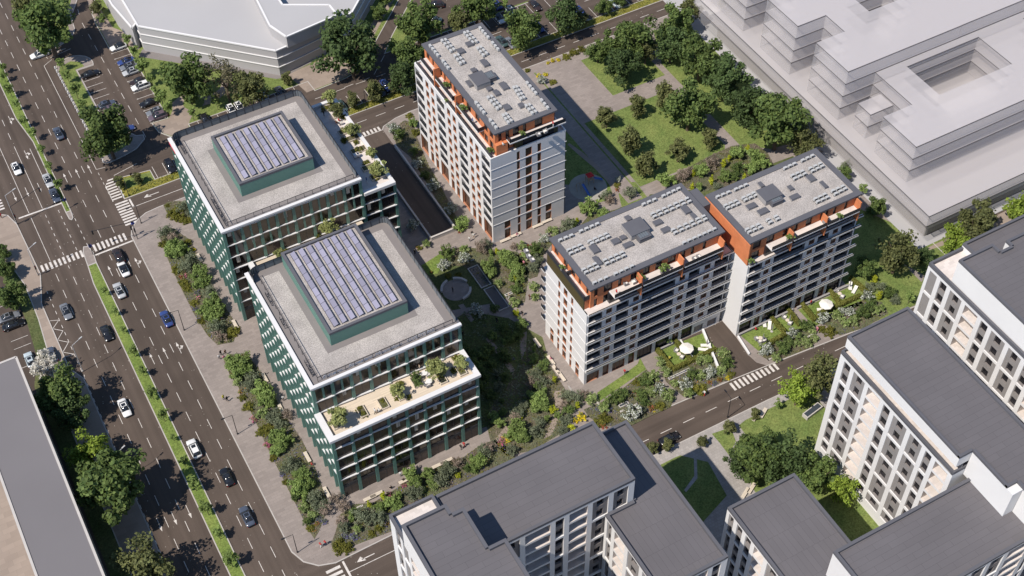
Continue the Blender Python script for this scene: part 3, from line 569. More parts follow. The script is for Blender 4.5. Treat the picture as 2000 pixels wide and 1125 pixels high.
c = MB(); c.box(35.3, 136.2, 19.3, 65.9, 137.2, 19.95); c.box(35.3, 137.2, 19.3, 36.5, 143.2, 19.95); c.box(64.9, 137.2, 19.3, 65.9, 143.2, 19.95); c.build('parapet', 'white_band', GF)
# strip terrace beside the back office and linking deck between the two
c = MB(); c.box(65.3, 187.6, 0, 72.4, 216.6, 22.4); c.build('core', 'glass_office', GB); c = MB(); c.box(65.6, 187.8, 22.4, 72.2, 216.4, 22.55); c.build('terrace_deck', 'terrace_tile', GB)
c = MB(); c.box(65.9, 186.6, 22.5, 73.0, 187.7, 23.2); c.box(72.2, 187.7, 22.5, 73.0, 216.6, 23.2); c.box(65.9, 216.2, 22.5, 72.2, 217.0, 23.2); c.build('parapet', 'white_band', GB)
saw_front(GB, 65.7, 72.9, 187.2, 6, 23.1, 2, 0, 6.1)
c = MB(); c.box(40, 174.3, 0, 64.5, 186.6, 15.9); c.build('core', 'glass_office', GB); c = MB(); c.box(40, 174.3, 15.9, 64.5, 186.6, 16.1); c.build('terrace_deck', 'deck_wood', GB); c = MB(); c.box(39.2, 174.3, 15.9, 40.2, 186.6, 16.9); c.build('parapet', 'white_band', GB)
penthouse(GB, 42.9, 194.2, 58.7, 210.2, 27.36, 30.9, '', 0); penthouse(GF, 42.9, 150.4, 58.5, 173.0, 27.36, 30.9, '', 0)
pv_rows(44.0, 195.4, 57.6, 209.2, 30.45, 'back office plant room'); pv_rows(44.0, 151.6, 57.4, 172.2, 30.45, 'front office plant room')
for body, x, mt, sh in (('Estuary', 38.4, 'white_band', .3), ('Foregleni', 43.4, 'white_band', .4), ('Moonglow', 48.6, 'white_band', .4), ('DYSTOPIE', 55.2, 'white_band', 0)): text(body, 1.25, (x, 144.2, 27.4), 0, mt, GF, 'rooftop_sign', sh)
for body, y, mt in (('SOLIENS', 217.0, 'rail_dark'), ('PROSPECT', 197.5, 'rail_dark'), ('Serenity', 192.8, 'rail_dark')): text(body, 1.2, (37.1, y-1, 27.4), rad(-90), mt, GB, 'rooftop_sign')
for body, y in (('Estuary', 168), ('Vital J', 161), ('TIMBER', 149.5)): text(body, 1.2, (37.1, y, 27.4), rad(-90), 'rail_dark', GF, 'rooftop_sign', .2)
text('SOLIENS', 1.0, (35.5, 216.8, 26.9), rad(-90), 'sign_red', GB, 'facade_sign')
for i in (1, 3, 5, 7): text('TURLUMA', .62, (36.0+i*3.675+.8, 137.05, 3.2), 0, 'white_band', GF, 'shop_sign')
for R_ in (GB, GF): local(R_)
# ---------------------------------------------------------------- tower and long blocks
def rails(mb, segs, z, h=1.0, t=.05):
    for (xa, ya, xb, yb) in segs: mb.box(min(xa, xb)-t/2, min(ya, yb)-t/2, z, max(xa, xb)+t/2, max(ya, yb)+t/2, z+h)
def flat_roof(root, x0, y0, x1, y1, z0, z1, bw=1.25):
    r = MB(); ring(r, x0, y0, x1, y1, bw, z0, z1); r.build('roof_edge', 'roof_edge', root); r = MB(); r.box(x0+bw, y0+bw, z0, x1-bw, y1-bw, z1-.16); r.build('roof', 'gravel_roof', root)
TW = thing('apartment_tower', 'apartment block', 'white apartment tower with burnt orange set-back penthouse, standing beside the park lawn', (92, 180.4, 0))
FL = [5.6+2.8*i for i in range(7)]
lf = Facade((92, 180.4, 0), (0, 1, 0), 35.6, 25.3, (-1, 0, 0)); fr = Facade((92, 180.4, 0), (1, 0, 0), 18.1, 25.3, (0, -1, 0))
for q in range(4):
    u = .45+10.4*q
    for z in FL: lf.add(u, z+.12, u+3.7, z+2.42, 1.3, 'loggia')
    lf.add(u, .15, u+3.7, 4.9, .5, 'shop')
    if q < 3:
        for du in (5.3, 7.9):
            lf.add(u+du-.35, .15, u+du+1.1, 3.3, .35, 'shop'); lf.add(u+du-.35, 3.65, u+du+1.1, 5.3, .3)
            for z in FL: lf.add(u+du-.35, z+.5, u+du+1.1, z+2.35, .3)
for u, w in ((6.2, .7), (8.3, 1.5), (11.2, .85)):
    for z in FL[:] : fr.add(u, z+.15, u+w, z+2.45, .3)
    fr.add(u, .15, u+w, 2.9, .3, 'shop'); fr.add(u, 3.2, u+w, 5.2, .3)
for u in (2.9, 13.3): fr.add(u, .15, u+1.45, 2.9, .3, 'shop'); fr.add(u, 3.3, u+1.45, 5.4, .3)
KF = {'window': ('window', 'glass_warm', 'rail_dark'), 'shop': ('shop_window', 'glass_warm', 'orange_trim')}
KW = {'window': ('window', 'glass_warm', 'orange_trim'), 'loggia': ('balcony_glazing', 'glass_dark', 'white_wall'), 'shop': ('shop_window', 'glass_warm', 'orange_trim')}
w = MB(); w.use('white_wall'); RV = {'window': 'orange_trim', 'shop': 'orange_trim'}; lf.wall(w, RV); w.use('white_wall'); fr.wall(w, RV); w.use('white_wall')
w.box(92.9, 215.9, 0, 110.1, 216.0, 25.3); w.box(110.0, 180.4, 0, 110.1, 215.9, 25.3)
for i, z in enumerate(FL): w.box(92.0, 180.33, z-.06, 110.3, 180.4, z+.05)
w.build('wall', None, TW); panes(lf, TW, KW, 80); panes(fr, TW, KF, 100)
for q in range(4):
    for z in FL: m_ = MB(); lf.slab(m_, .5+10.4*q, z+.12, .5+10.4*q+3.6, z+1.1, -.16, -.1); m_.build('balcony_rail', 'glass_rail', TW)
t = MB(); t.box(92.2, 180.6, 25.0, 109.9, 215.8, 25.25); t.build('terrace', 'terrace_tile', TW)
t = MB(); t.use('white_wall'); ring(t, 92, 180.4, 110.1, 216, .25, 25.3, 25.75); t.use('rail_dark'); rails(t, [(92.35, 180.8, 92.35, 215.6)], 25.3, 1.1, .07); t.build('parapet', None, TW)
def penth(root, x0, y0, x1, y1, zb, zt, cap, wmat='orange_wall', left=True):
    a = Facade((x0, y0, zb), (1, 0, 0), x1-x0, zt-zb, (0, -1, 0)); c = Facade((x0, y0, zb), (0, 1, 0), y1-y0, zt-zb, (-1, 0, 0)); r_ = random.Random(int(x0*10))
    for F_, L in ((a, x1-x0), (c, y1-y0)):
        u = .8
        while u < L-2.2:
            w_ = r_.choice((.8, 1.5, 1.9)); F_.add(u, .15, u+w_, 2.3, .25); F_.add(u, 3.05, u+w_, 5.2, .25); u += w_+r_.choice((.9, 1.3, 2.0))
    m_ = MB(); m_.use(wmat); a.wall(m_); c.wall(m_); m_.box(x1-.1, y0, zb, x1, y1, zt); m_.box(x0, y1-.1, zb, x1-.1, y1, zt); m_.build('penthouse_wall', None, root)
    kk = {'window': ('penthouse_window', 'glass_dark', 'rail_dark')}; panes(a, root, kk, cap); panes(c, root, kk, cap)
def balcony(root, x0, y0, x1, y1, z, edges, fin=None):
    m_ = MB(); m_.use('white_wall'); m_.box(x0, y0, z-.25, x1, y1, z); m_.use('terrace_tile'); m_.box(x0+.12, y0+.12, z, x1-.02, y1-.02, z+.03); m_.use('glass_rail')
    rails(m_, edges, z+.03, 1.0, .06); m_.build('balcony', None, root)
penth(TW, 93.9, 181.8, 108.1, 214.3, 25.25, 30.9, 132)
for y0, y1 in ((186.5, 196.2), (198, 206), (207.5, 213.4)): balcony(TW, 92.3, y0, 93.9, y1, 28.25, [(92.4, y0, 92.4, y1), (92.4, y0, 93.9, y0)])
balcony(TW, 96.5, 180.1, 109.9, 181.8, 28.25, [(96.5, 180.2, 109.8, 180.2), (96.6, 180.2, 96.6, 181.8)])
m_ = MB(); m_.box(98.2, 181.0, 25.25, 108.5, 181.8, 28.0); m_.build('penthouse_wall', 'bronze_wall', TW); m_ = MB(); m_.box(100, 180.93, 25.6, 107.5, 181.0, 27.6); m_.build('penthouse_window', 'glass_dark', TW)
[MB().box(*q).build('fin_wall', 'orange_wall', TW) for q in ((93.7, 180.9, 25.25, 96.4, 181.79, 28.2), (92.3, 196.3, 25.25, 93.9, 196.6, 30.6), (92.3, 206.4, 25.25, 93.9, 206.7, 30.6))]
flat_roof(TW, 93.5, 181.3, 108.5, 214.7, 30.9, 31.3); local(TW)
# long blocks: white balcony bands over dark glazing
LZ = [4.5+2.95*i for i in range(7)]
KL = {'window': ('window', 'glass_warm', 'orange_trim'), 'loggia': ('balcony_glazing', 'glass_dark', 'rail_dark'), 'shop': ('shop_window', 'glass_warm', 'orange_trim'), 'garage': ('garage_door', 'taupe_panel', None)}
def long_block(root, x0, x1, yf, yb, bays, wins, roof, lside, ground):
    f_ = Facade((x0, yf, 0), (1, 0, 0), x1-x0, 22.2, (0, -1, 0)); s_ = Facade((x0, yf, 0), (0, 1, 0), yb-yf, 22.2, (-1, 0, 0))
    for z in LZ[:-1]:
        for a, c in bays: f_.add(a, z+.2, c, z+2.85, .7, 'loggia')
        for a, c in wins: f_.add(a, z+.6, c, z+2.55, .25)
    for a, c, kd, h in ground: f_.add(a, .15 if kd != 'garage' else .14, c, h, .3, kd)
    if lside:
        for u, w_ in ((5.0, .75), (7.2, 1.4), (9.9, .75)):
            for z in LZ[:-1]: s_.add(u, z+.55, u+w_, z+2.45, .3)
            s_.add(u, .15, u+w_, 2.4, .3, 'shop'); s_.add(u, 2.7, u+w_, 4.3, .3)
        for u in (2.1, 12.2): s_.add(u, .15, u+1.3, 2.5, .3, 'shop'); s_.add(u, 2.8, u+1.3, 4.4, .3)
    m_ = MB(); m_.use('white_wall'); f_.wall(m_, {**RV, 'loggia': 'taupe_panel'}); m_.use('white_wall'); s_.wall(m_, RV); m_.use('white_wall')
    m_.box(x1-.1, yf, 0, x1, yb, 22.2); m_.box(x0+1.4, yb-.1, 0, x1-.1, yb, 22.2); m_.box(x0+.3, yf+1.2, 21.9, x1-.1, yb-.1, 22.2)
    if lside:
        for z in LZ: m_.box(x0-.06, yf, z-.05, x0, yb, z+.05)
    m_.build('wall', None, root); panes(f_, root, KL, 75); panes(s_, root, KL, 100)
    for z in LZ:
        b_ = MB(); b_.use('white_band'); b_.box(x0+.1, yf-.5, z-.26, x1+1.0, yf-.003, z+.1); b_.use('glass_rail'); rails(b_, [(x0+.15, yf-.45, x1+.95, yf-.45)], z+.1, .35, .03); b_.build('balcony', None, root)
    for z in LZ[:-1]:
        if lside: b_ = MB(); b_.use('white_band'); b_.box(x0-.3, yb, z-.2, x1, yb+1.4, z+.1); b_.use('glass_rail'); b_.box(x0-.28, yb+.02, z+.1, x0-.22, yb+1.38, z+1.05); b_.build('balcony', None, root)
    rx0, ry0, rx1, ry1 = roof
    penth(root, rx0+.4, ry0+.4, rx1-.4, ry1-.4, 22.2, 27.8, 140)
    flat_roof(root, rx0, ry0, rx1, ry1, 27.8, 28.2)
    n = 3; L = rx1-rx0-2.4
    for i in range(n):
        xa = rx0+1.3+L*i/n; xb = rx0+1.3+L*(i+1)/n-1.2
        balcony(root, xa+(3.2 if i == 0 else .3), yf-1.15, xb+1.0, ry0+.4, 25.15, [(xa+(3.2 if i == 0 else .3), yf-1.1, xb+1.0, yf-1.1)])
        m_ = MB(); m_.box(xb+1.0, yf-1.0, 22.3, xb+1.25, ry0+.4, 27.4); m_.build('fin_wall', 'orange_wall', root)
    m_ = MB(); m_.box(rx0+4.2, yf+.2, 22.3, rx1-1.5, ry0+.38, 24.9); m_.build('penthouse_window', 'glass_dark', root)
    m_ = MB(); m_.box(x0+.2, yf-.5, 22.31, x1, ry0+.6, 22.4); m_.build('terrace', 'terrace_tile', root)
L1 = thing('apartment_block', 'apartment block', 'long white balcony block with orange penthouse, end wall facing the planted garden path', (89.3, 137.2, 0))
L2 = thing('apartment_block', 'apartment block', 'white balcony block with orange penthouse, above the hedged gardens beyond the garage ramp', (123.2, 132.4, 0))
B1 = [(.5, 3.5), (6.7, 9.5), (12.5, 20.2), (23.4, 25.9), (29.5, 32.8)]; W1 = [(4.4, 5.7), (10.5, 11.8), (21.2, 22.5), (27.1, 28.5)]
long_block(L1, 89.3, 122.4, 137.2, 152.7, B1, W1, (90.2, 137.8, 120.8, 153.2), True, [(.6, 3.5, 'shop', 2.9), (4.4, 5.8, 'shop', 4.2), (6.7, 9.6, 'shop', 2.9), (10.5, 11.9, 'shop', 4.2), (12.6, 16.2, 'loggia', 3.9), (17, 20.3, 'loggia', 3.9), (21.1, 22.6, 'shop', 4.2), (23.4, 26, 'loggia', 3.9), (26.6, 28.9, 'garage', 2.4), (29.9, 32.2, 'garage', 2.4)])
B2 = [(.5, 3.6), (6.4, 14), (17.2, 20.0), (23.1, 26.6)]; W2 = [(4.3, 5.6), (15, 16.4), (21, 22.3)]
long_block(L2, 123.2, 150.3, 132.4, 147.9, B2, W2, (123.1, 132.8, 150.3, 147.9), False, [(.6, 3.6, 'loggia', 4), (4.3, 5.7, 'shop', 4.2), (6.4, 10, 'loggia', 4), (10.5, 14, 'loggia', 4), (15, 16.4, 'shop', 4.2), (17.2, 20, 'loggia', 4), (21, 22.4, 'shop', 4.2), (23.1, 26.6, 'loggia', 4)])
m_ = MB(); m_.use('bronze_wall'); m_.box(89.35, 138.6, 22.2, 89.6, 152.4, 25.0); m_.use('terrace_tile'); m_.box(89.4, 138.5, 25.0, 90.6, 152.4, 25.2); m_.use('rail_dark'); rails(m_, [(89.42, 138.4, 89.42, 152.4), (89.42, 138.45, 90.6, 138.45)], 25.0, 1.1, .12); m_.box(89.5, 145.3, 25.2, 90.6, 145.6, 26.3); m_.use('orange_wall'); m_.box(89.6, 138.6, 22.2, 90.6, 138.9, 25.0); m_.build('side_terrace', None, L1)
m_ = MB(); m_.box(120.9, 145.8, 22.3, 123.0, 150.8, 27.7); m_.build('link_roof', 'roof_edge', L1)
m_ = MB(); m_.box(122.9, 132.5, 22.2, 123.15, 147.9, 27.75); m_.build('penthouse_wall', 'orange_wall', L2)
local(L1); local(L2)
# ---------------------------------------------------------------- grey-roofed flats
def flats_face(root, origin, ud, W_, zt, n, pat, cap, shade=False):
    """white outer skin with two-storey openings over a taupe inner skin with deep windows and loggias"""
    o = np.array(origin, float); nn = np.array(n, float)
    A = Facade(o, ud, W_, zt, n); B = Facade(o-nn*.22, ud, W_, zt, n); C_ = []
    st = 3.05; nf = int(zt/st)
    u = .9; i = 0
    while u < W_-1.2:
        kd, w_ = pat[i % len(pat)]; i += 1
        w_ = min(w_, W_-.7-u)
        if w_ < .9: break
        f = nf-1; z = zt-.75
        while z > 3.2:
            two = f != nf-4 and z > st*2+.4
            h = st*2-.55 if two else st-.55
            z0 = z-h
            if z0 < .6: break
            if kd == 'L':
                k = z
                for q in range(2 if h > 4 else 1): A.add(u, k-2.5, u+w_, k-.0, 1.6, 'loggia'); k -= st
            else:
                A.add(u, z0, u+w_, z, .22, 'none'); k = z
                for q in range(2 if h > 4 else 1):
                    if kd == 'N': B.add(u+.12, k-2.2, u+w_-.12, k-.3, .4)
                    elif kd == 'W': B.add(u+w_*.3, k-2.2, u+w_*.72, k-.25, .45)
                    k -= st
            z = z0-.55; f -= 2 if h > 4 else 1
        u += w_+(.95 if kd != 'G' else .0)
    m_ = MB(); m_.use('white_wall'); A.wall(m_, {'loggia': 'terrace_tile'}); m_.use('taupe_light' if not shade else 'taupe_panel');  # faces away from the sun get a darker taupe, shade put into colour
    ops = [q for q in A.op if q[5] == 'none']
    I = Facade(B.o, ud, W_, zt, n); I.op = B.op
    for (u0, v0, u1, v1, d, k) in ops:
        S = Facade(B.p(u0, v0), ud, u1-u0, v1-v0, n); S.op = [(a-u0, c-v0, e-u0, g_-v0, d_, k_) for a, c, e, g_, d_, k_ in B.op if a >= u0-.01 and e <= u1+.01 and c >= v0-.01 and g_ <= v1+.01]
        S.wall(m_, {'window': 'taupe_panel'})
    m_.build('wall', None, root)
    panes(I, root, {'window': ('window', 'glass_dark', 'rail_dark')}, cap); panes(A, root, {'loggia': ('balcony_glazing', 'taupe_panel', 'rail_dark')}, cap)
def flats_body(root, P, zt, roofmat='roof_felt', pw=.5, ph=.55, wallmat='white_wall', z0=0, skip=()):
    """closed body of a flat-roofed wing: plain walls where no face is built, roof sheet and parapet"""
    P = [tuple(map(float, q)) for q in P]; n = len(P); m_ = MB(); m_.use(wallmat)
    for i in range(n):
        if i in skip: continue
        a, c = P[i], P[(i+1) % n]; m_.face([(a[0], a[1], z0), (c[0], c[1], z0), (c[0], c[1], zt), (a[0], a[1], zt)])
    m_.build('wall', None, root); MB().sheet(P, zt-ph).build('roof', roofmat, root)
    m_ = MB(); ringpoly(m_, P, pw, zt-ph-.05, zt, .04); m_.build('parapet', 'roof_edge', root)
PT1 = [('B', 1.9), ('N', 1.7), ('W', 3.0), ('L', 3.2), ('N', 1.7), ('W', 3.4), ('W', 3.0), ('N', 1.5), ('L', 3.0)]; PT2 = [('W', 2.8), ('L', 4.6), ('N', 1.6), ('L', 3.4), ('W', 3.0)]
# the block beside the corner bed: stepped roofs, courtyard
FA = thing('apartment_block', 'apartment block', 'grey-roofed white flats nearest the corner bed, with a pale tiled roof terrace', (35, 70, 0))
flats_body(FA, [(42.8, 95.3), (72.7, 95.3), (72.7, 108.3), (42.8, 108.3)], 35.0, skip=(0,))
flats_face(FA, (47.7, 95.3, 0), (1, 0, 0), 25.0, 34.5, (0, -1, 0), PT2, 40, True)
flats_body(FA, [(35.1, 70), (42.8, 70), (42.8, 108.4), (35.1, 108.4)], 35.6, 'terrace_tile', .4, .8, skip=(3,))
flats_face(FA, (35.1, 70, 0), (0, 1, 0), 38.4, 35.4, (-1, 0, 0), PT1, 80)
flats_body(FA, [(34.9, 60), (47.6, 60), (47.6, 92.7), (44.6, 92.7), (44.6, 100.6), (42.5, 100.6), (42.5, 102.5), (34.9, 102.5)], 41.3, z0=35.0)
flats_body(FA, [(67.3, 79.0), (80.3, 79.0), (80.3, 109.4), (72.75, 109.4), (72.75, 95.2), (67.3, 95.2)], 28.5, 'roof_felt_y', skip=(0, 5))
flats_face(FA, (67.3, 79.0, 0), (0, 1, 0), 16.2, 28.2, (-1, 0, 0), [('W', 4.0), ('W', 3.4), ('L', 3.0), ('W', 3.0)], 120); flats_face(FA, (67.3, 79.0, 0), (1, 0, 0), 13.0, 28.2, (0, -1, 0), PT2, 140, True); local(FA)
FD = thing('apartment_block', 'apartment block', 'low grey-roofed white wing below the leafy courtyard trees', (88, 40, 0))
flats_body(FD, [(88.1, 40), (102.0, 40), (102.0, 89.2), (88.1, 89.2)], 22.5, 'roof_felt_y', skip=(3,)); flats_face(FD, (88.1, 40, 0), (0, 1, 0), 49.2, 22.2, (-1, 0, 0), [('L', 2.6), ('N', 1.5), ('N', 1.5), ('W', 3.2)], 90); local(FD)
FE = thing('apartment_block', 'apartment block', 'long grey-roofed wing joining the low wing to the tall flats', (95, 57, 0))
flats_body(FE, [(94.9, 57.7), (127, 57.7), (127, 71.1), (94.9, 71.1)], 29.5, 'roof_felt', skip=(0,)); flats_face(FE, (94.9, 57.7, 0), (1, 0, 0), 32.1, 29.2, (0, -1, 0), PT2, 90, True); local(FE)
FB = thing('apartment_block', 'apartment block', 'tall grey-roofed white flats standing over the south lawn and street', (120, 60, 0))
flats_body(FB, [(120.1, 101.7), (120.1, 72.4), (133.5, 72.4), (133.5, 101.7)], 31.4, 'terrace_tile', .3, .7, skip=(0,)); flats_face(FB, (120.1, 72.4, 0), (0, 1, 0), 29.3, 30.4, (-1, 0, 0), PT1[::-1], 100)
uf = Facade((121.9, 72.5, 30.7), (0, 1, 0), 28.6, 2.4, (-1, 0, 0)); u = .6
while u < 27: uf.add(u, .2, u+1.7, 2.2, .35); u += 2.6 if int(u) % 3 else 3.6
m_ = MB(); m_.use('taupe_light'); uf.wall(m_); m_.build('upper_wall', None, FB); panes(uf, FB, {'window': ('window', 'glass_dark', 'rail_dark')}, 120)
m_ = MB(); m_.use('white_wall'); m_.prism([(120.05, 72.4), (133.4, 72.4), (133.4, 101.2), (120.05, 101.2)], 33.0, 35.4, True); m_.prism([(122.8, 63), (133.4, 63), (133.4, 72.35), (122.8, 72.35)], 29.0, 35.4, True); m_.prism([(124.9, 40), (133.4, 40), (133.4, 62.95), (124.9, 62.95)], 28, 35.4, True); m_.build('fascia', None, FB)
flats_body(FB, [(120.0, 72.4), (122.8, 72.4), (122.8, 64.4), (124.9, 64.4), (124.9, 40), (133.4, 40), (133.4, 101.25), (120.0, 101.25)], 36.0, 'roof_felt', .45, .5, z0=35.35); local(FB)
FC = thing('apartment_block', 'apartment block', 'far grey-roofed white flats with corner roof terrace by the meadow tree', (143.6, 50, 0))
flats_body(FC, [(143.6, 45), (190, 45), (190, 107.5), (143.6, 107.5)], 36.0, 'terrace_tile', .4, .8, skip=(3,)); flats_face(FC, (143.6, 45, 0), (0, 1, 0), 62.5, 35.2, (-1, 0, 0), PT1[::-1], 95)
uf = Facade((144.6, 45, 35.3), (0, 1, 0), 57.0, 6.0, (-1, 0, 0)); u = 30.0
while u < 55: uf.add(u, .2, u+2.2, 2.6, .4); uf.add(u-.5, 3.5, u+2.8, 4.0, .3); u += 4.2
m_ = MB(); m_.use('white_wall'); uf.wall(m_); m_.build('upper_wall', None, FC); panes(uf, FC, {'window': ('window', 'glass_dark', 'rail_dark')}, 120)
flats_body(FC, [(144.2, 45), (190, 45), (190, 101.6), (154.6, 101.6), (154.6, 100.2), (152, 100.2), (152, 102.2), (144.2, 102.2)], 41.5, 'roof_felt', .45, .5, z0=35.3)
flats_body(FC, [(151.3, 102.4), (190, 102.4), (190, 107.6), (151.3, 107.6)], 36.9, 'roof_felt', .45, .5, z0=35.2); local(FC)
# ---------------------------------------------------------------- white massing buildings
ML = thing('shopping_centre', 'shopping centre', 'low plain white faceted building with flat roof behind the parking rows', (46.5, 283, 0))
def clay(root, P, z0, z1, lines, edge=True):
    m_ = MB(); m_.prism(P, z0, z1, side='clay_wall') if False else None
    n = len(P); w_ = MB()
    for i in range(n): a, c = P[i], P[(i+1) % n]; w_.face([(a[0], a[1], z0), (c[0], c[1], z0), (c[0], c[1], z1), (a[0], a[1], z1)])
    w_.build('wall', 'clay_wall', root); MB().sheet(P, z1-.15).build('roof', 'clay_white', root)
    e = MB()
    for i in range(n):
        a = np.array(P[i]); c = np.array(P[(i+1) % n]); d = c-a; L = np.hypot(*d); d = d/L
        for z, hh in [(z1-.35, .35)]+[(q, .22) for q in lines]: e.obox((a+c)/2, d, (-d[1], d[0]), L/2, .22, z, z+hh)
    e.build('trim', 'white_wall', root)
clay(ML, [(46.7, 283.0), (73.0, 256.7), (75.8, 257.0), (90.7, 259.6), (95.5, 261.2), (112, 278), (112, 400), (46, 400), (46.7, 292)], 0, 8.1, (2.7, 5.4))
clay(ML, [(76.1, 256.4), (90.4, 258.0), (90.3, 262.6), (80.2, 268.5), (80.4, 290), (77, 290), (74.3, 262.5)], 7.8, 11.4, ())
clay(ML, [(45.4, 284.5), (54.0, 292.5), (54, 400), (44, 400), (44.0, 296)], 0, 7.0, ())
clay(ML, [(57, 294), (68, 285), (80, 300), (70, 310)], 8, 11.5, ()); local(ML)
SB = thing('slab_building', 'building', 'plain grey-roofed slab building in the near corner beside the large street trees', (-18.5, 90, 0))
clay(SB, [(-18.6, 60), (-8.4, 60), (-8.6, 189.2), (-18.6, 189.2)], 0, 13.5, ()); local(SB)
for c in list(SB.children):
    if c.name.startswith('trim'): c.data.materials[0] = MATS['stone_pale']
    if c.name.startswith('roof'): c.data.materials[0] = M('slab_roof', (.165, .155, .16), .85, noise=(.06, .04))
# translucent planned development beyond the park
GL = thing('glass_complex', 'building complex', 'pale see-through terraced complex of stacked storeys beyond the park trees', (171, 132, 0))
def veil(root, x0, y0, x1, y1, z0, z1, n, holes=()):
    """stack of translucent storeys over a rectangle with notches and light wells left open"""
    U = sorted({x0, x1, *[min(max(q, x0), x1) for h in holes for q in (h[0], h[2])]}); V = sorted({y0, y1, *[min(max(q, y0), y1) for h in holes for q in (h[1], h[3])]})
    inside = lambda i, j: 0 <= i < len(U)-1 and 0 <= j < len(V)-1 and not any(h[0] < (U[i]+U[i+1])/2 < h[2] and h[1] < (V[j]+V[j+1])/2 < h[3] for h in holes)
    for q in range(n):
        a = z0+(z1-z0)*q/n; c = z0+(z1-z0)*(q+1)/n; m_ = MB()
        for i in range(len(U)-1):
            for j in range(len(V)-1):
                if not inside(i, j): continue
                m_.use('veil_slab'); m_.sheet([(U[i], V[j]), (U[i+1], V[j]), (U[i+1], V[j+1]), (U[i], V[j+1])], c)
                for di, dj, A, B in ((-1, 0, (U[i], V[j+1]), (U[i], V[j])), (1, 0, (U[i+1], V[j]), (U[i+1], V[j+1])), (0, -1, (U[i], V[j]), (U[i+1], V[j])), (0, 1, (U[i+1], V[j+1]), (U[i], V[j+1]))):
                    if inside(i+di, j+dj): continue
                    m_.use('veil_white'); m_.face([(*A, a+.02), (*B, a+.02), (*B, c-.02), (*A, c-.02)])
                    if (di, dj) in ((0, -1), (-1, 0)):
                        e = .05; m_.use('veil_edge'); m_.box(min(A[0], B[0])-e, min(A[1], B[1])-e, c-(.2 if dj else .1), max(A[0], B[0])+e, max(A[1], B[1])+e, c+.03)
        m_.build('storey', None, root)
veil(GL, 172.6, 133.0, 320, 222, 3.6, 9.8, 2)
m_ = MB(); m_.use('grey_wall'); m_.box(175.6, 135, 0, 176.2, 215, 3.5); m_.box(176.2, 135, 0, 300, 135.5, 3.5); m_.use('void_dark'); m_.box(176.2, 134.9, .3, 300, 135.0, 2.2); m_.build('ground_storey', None, GL)
veil(GL, 175.0, 143.5, 330, 166.9, 9.85, 20.4, 3, [(175, 154.5, 183, 167), (190.4, 154, 211.4, 165), (225, 154, 240, 165)])
veil(GL, 174.5, 166.95, 330, 240, 9.86, 24.2, 4, [(174, 178.5, 182.5, 185.3), (192, 181.5, 203, 188.5), (174, 197, 182, 204), (207, 150, 330, 167)])
veil(GL, 176.0, 159, 182.4, 163.4, 9.87, 17.0, 2)
local(GL)
# ================================================================== plants
def leaves(name, mat, seed, rx, rz, nclump, per, clump_r, leaf, shell=.55, up=.5, zc=None, shape='ellipsoid', mat2=None, p2=0.0, flat=0.0):
    """crown of many leaf-sized faces gathered in clumps spread through an uneven volume; unit radius rx, half height rz, base at z=0"""
    r = np.random.RandomState(seed); C = []; zc = rz if zc is None else zc
    for i in range(nclump):
        d = r.normal(size=3); d /= np.linalg.norm(d); q = (shell+(1-shell)*r.rand()**.6) if i > nclump*.2 else r.rand()*.6
        c = d*q*np.array([rx, rx, rz])*(1-clump_r*.45)*(1+.13*r.normal())
        if shape == 'cone': h = (c[2]+rz)/(2*rz); c[:2] *= max(.15, 1.15-h*.95)
        if shape == 'column': c[:2] *= .9; 
        if shape == 'dome': c[2] = abs(c[2])*1.4-rz*.9
        C.append(c)
    N = nclump*per; C = np.repeat(np.array(C), per, 0); d = r.normal(size=(N, 3)); d /= np.linalg.norm(d, axis=1)[:, None]
    sc = np.repeat(.65+.6*r.rand(nclump), per)
    p = C+d*(clump_r*sc*r.rand(N)**.45)[:, None]*np.array([1, 1, .8])
    nrm = d*.6+r.normal(size=(N, 3))*.55+np.array([0, 0, up]); nrm /= np.linalg.norm(nrm, axis=1)[:, None]
    a = np.cross(nrm, r.normal(size=(N, 3))); a /= np.linalg.norm(a, axis=1)[:, None]; b_ = np.cross(nrm, a)
    s = leaf*(.6+.8*r.rand(N)); a *= s[:, None]; b_ *= (s*.7)[:, None]
    p[:, 2] += zc; p[:, 2] = np.maximum(p[:, 2], .02)
    V = np.stack([p-a-b_*.4, p+a*.1-b_, p+a+b_*.3, p-a*.1+b_], 1).reshape(-1, 3)
    me = bpy.data.meshes.new(name); me.vertices.add(4*N); me.vertices.foreach_set('co', V.ravel()); me.loops.add(4*N); me.loops.foreach_set('vertex_index', np.arange(4*N))
    me.polygons.add(N); me.polygons.foreach_set('loop_start', np.arange(N)*4); me.polygons.foreach_set('loop_total', np.full(N, 4))
    me.materials.append(MATS[mat])
    if mat2: me.materials.append(MATS[mat2]); top = (r.rand(N) < p2*(1+ (p[:, 2]-zc)/rz)) ; me.polygons.foreach_set('material_index', top.astype(np.int32))
    me.update(); me.validate(); return me
def trunkmesh(h, r0, spread, seed, n=6):
    r = random.Random(seed); m_ = MB(); m_.tube((0, 0, -.1), (0, 0, h), r0, 8, r0*.7)
    for i in range(n):
        a = 6.283*i/n+r.random(); q = spread*(.4+.5*r.random()); top = (math.cos(a)*q, math.sin(a)*q, h+spread*(.5+.7*r.random())); m_.tube((0, 0, h*.85), top, r0*.5, 5, r0*.15)
    return m_.mesh('trunk', 'trunk')
leafmat('leaf_tree', (0.074, 0.119, 0.036), (0.151, 0.205, 0.057)); leafmat('leaf_tree_dark', (0.062, 0.100, 0.036), (0.107, 0.160, 0.053)); leafmat('leaf_olive', (0.099, 0.116, 0.043), (0.178, 0.187, 0.071)); leafmat('leaf_brown', (0.140, 0.129, 0.074), (0.214, 0.196, 0.116))
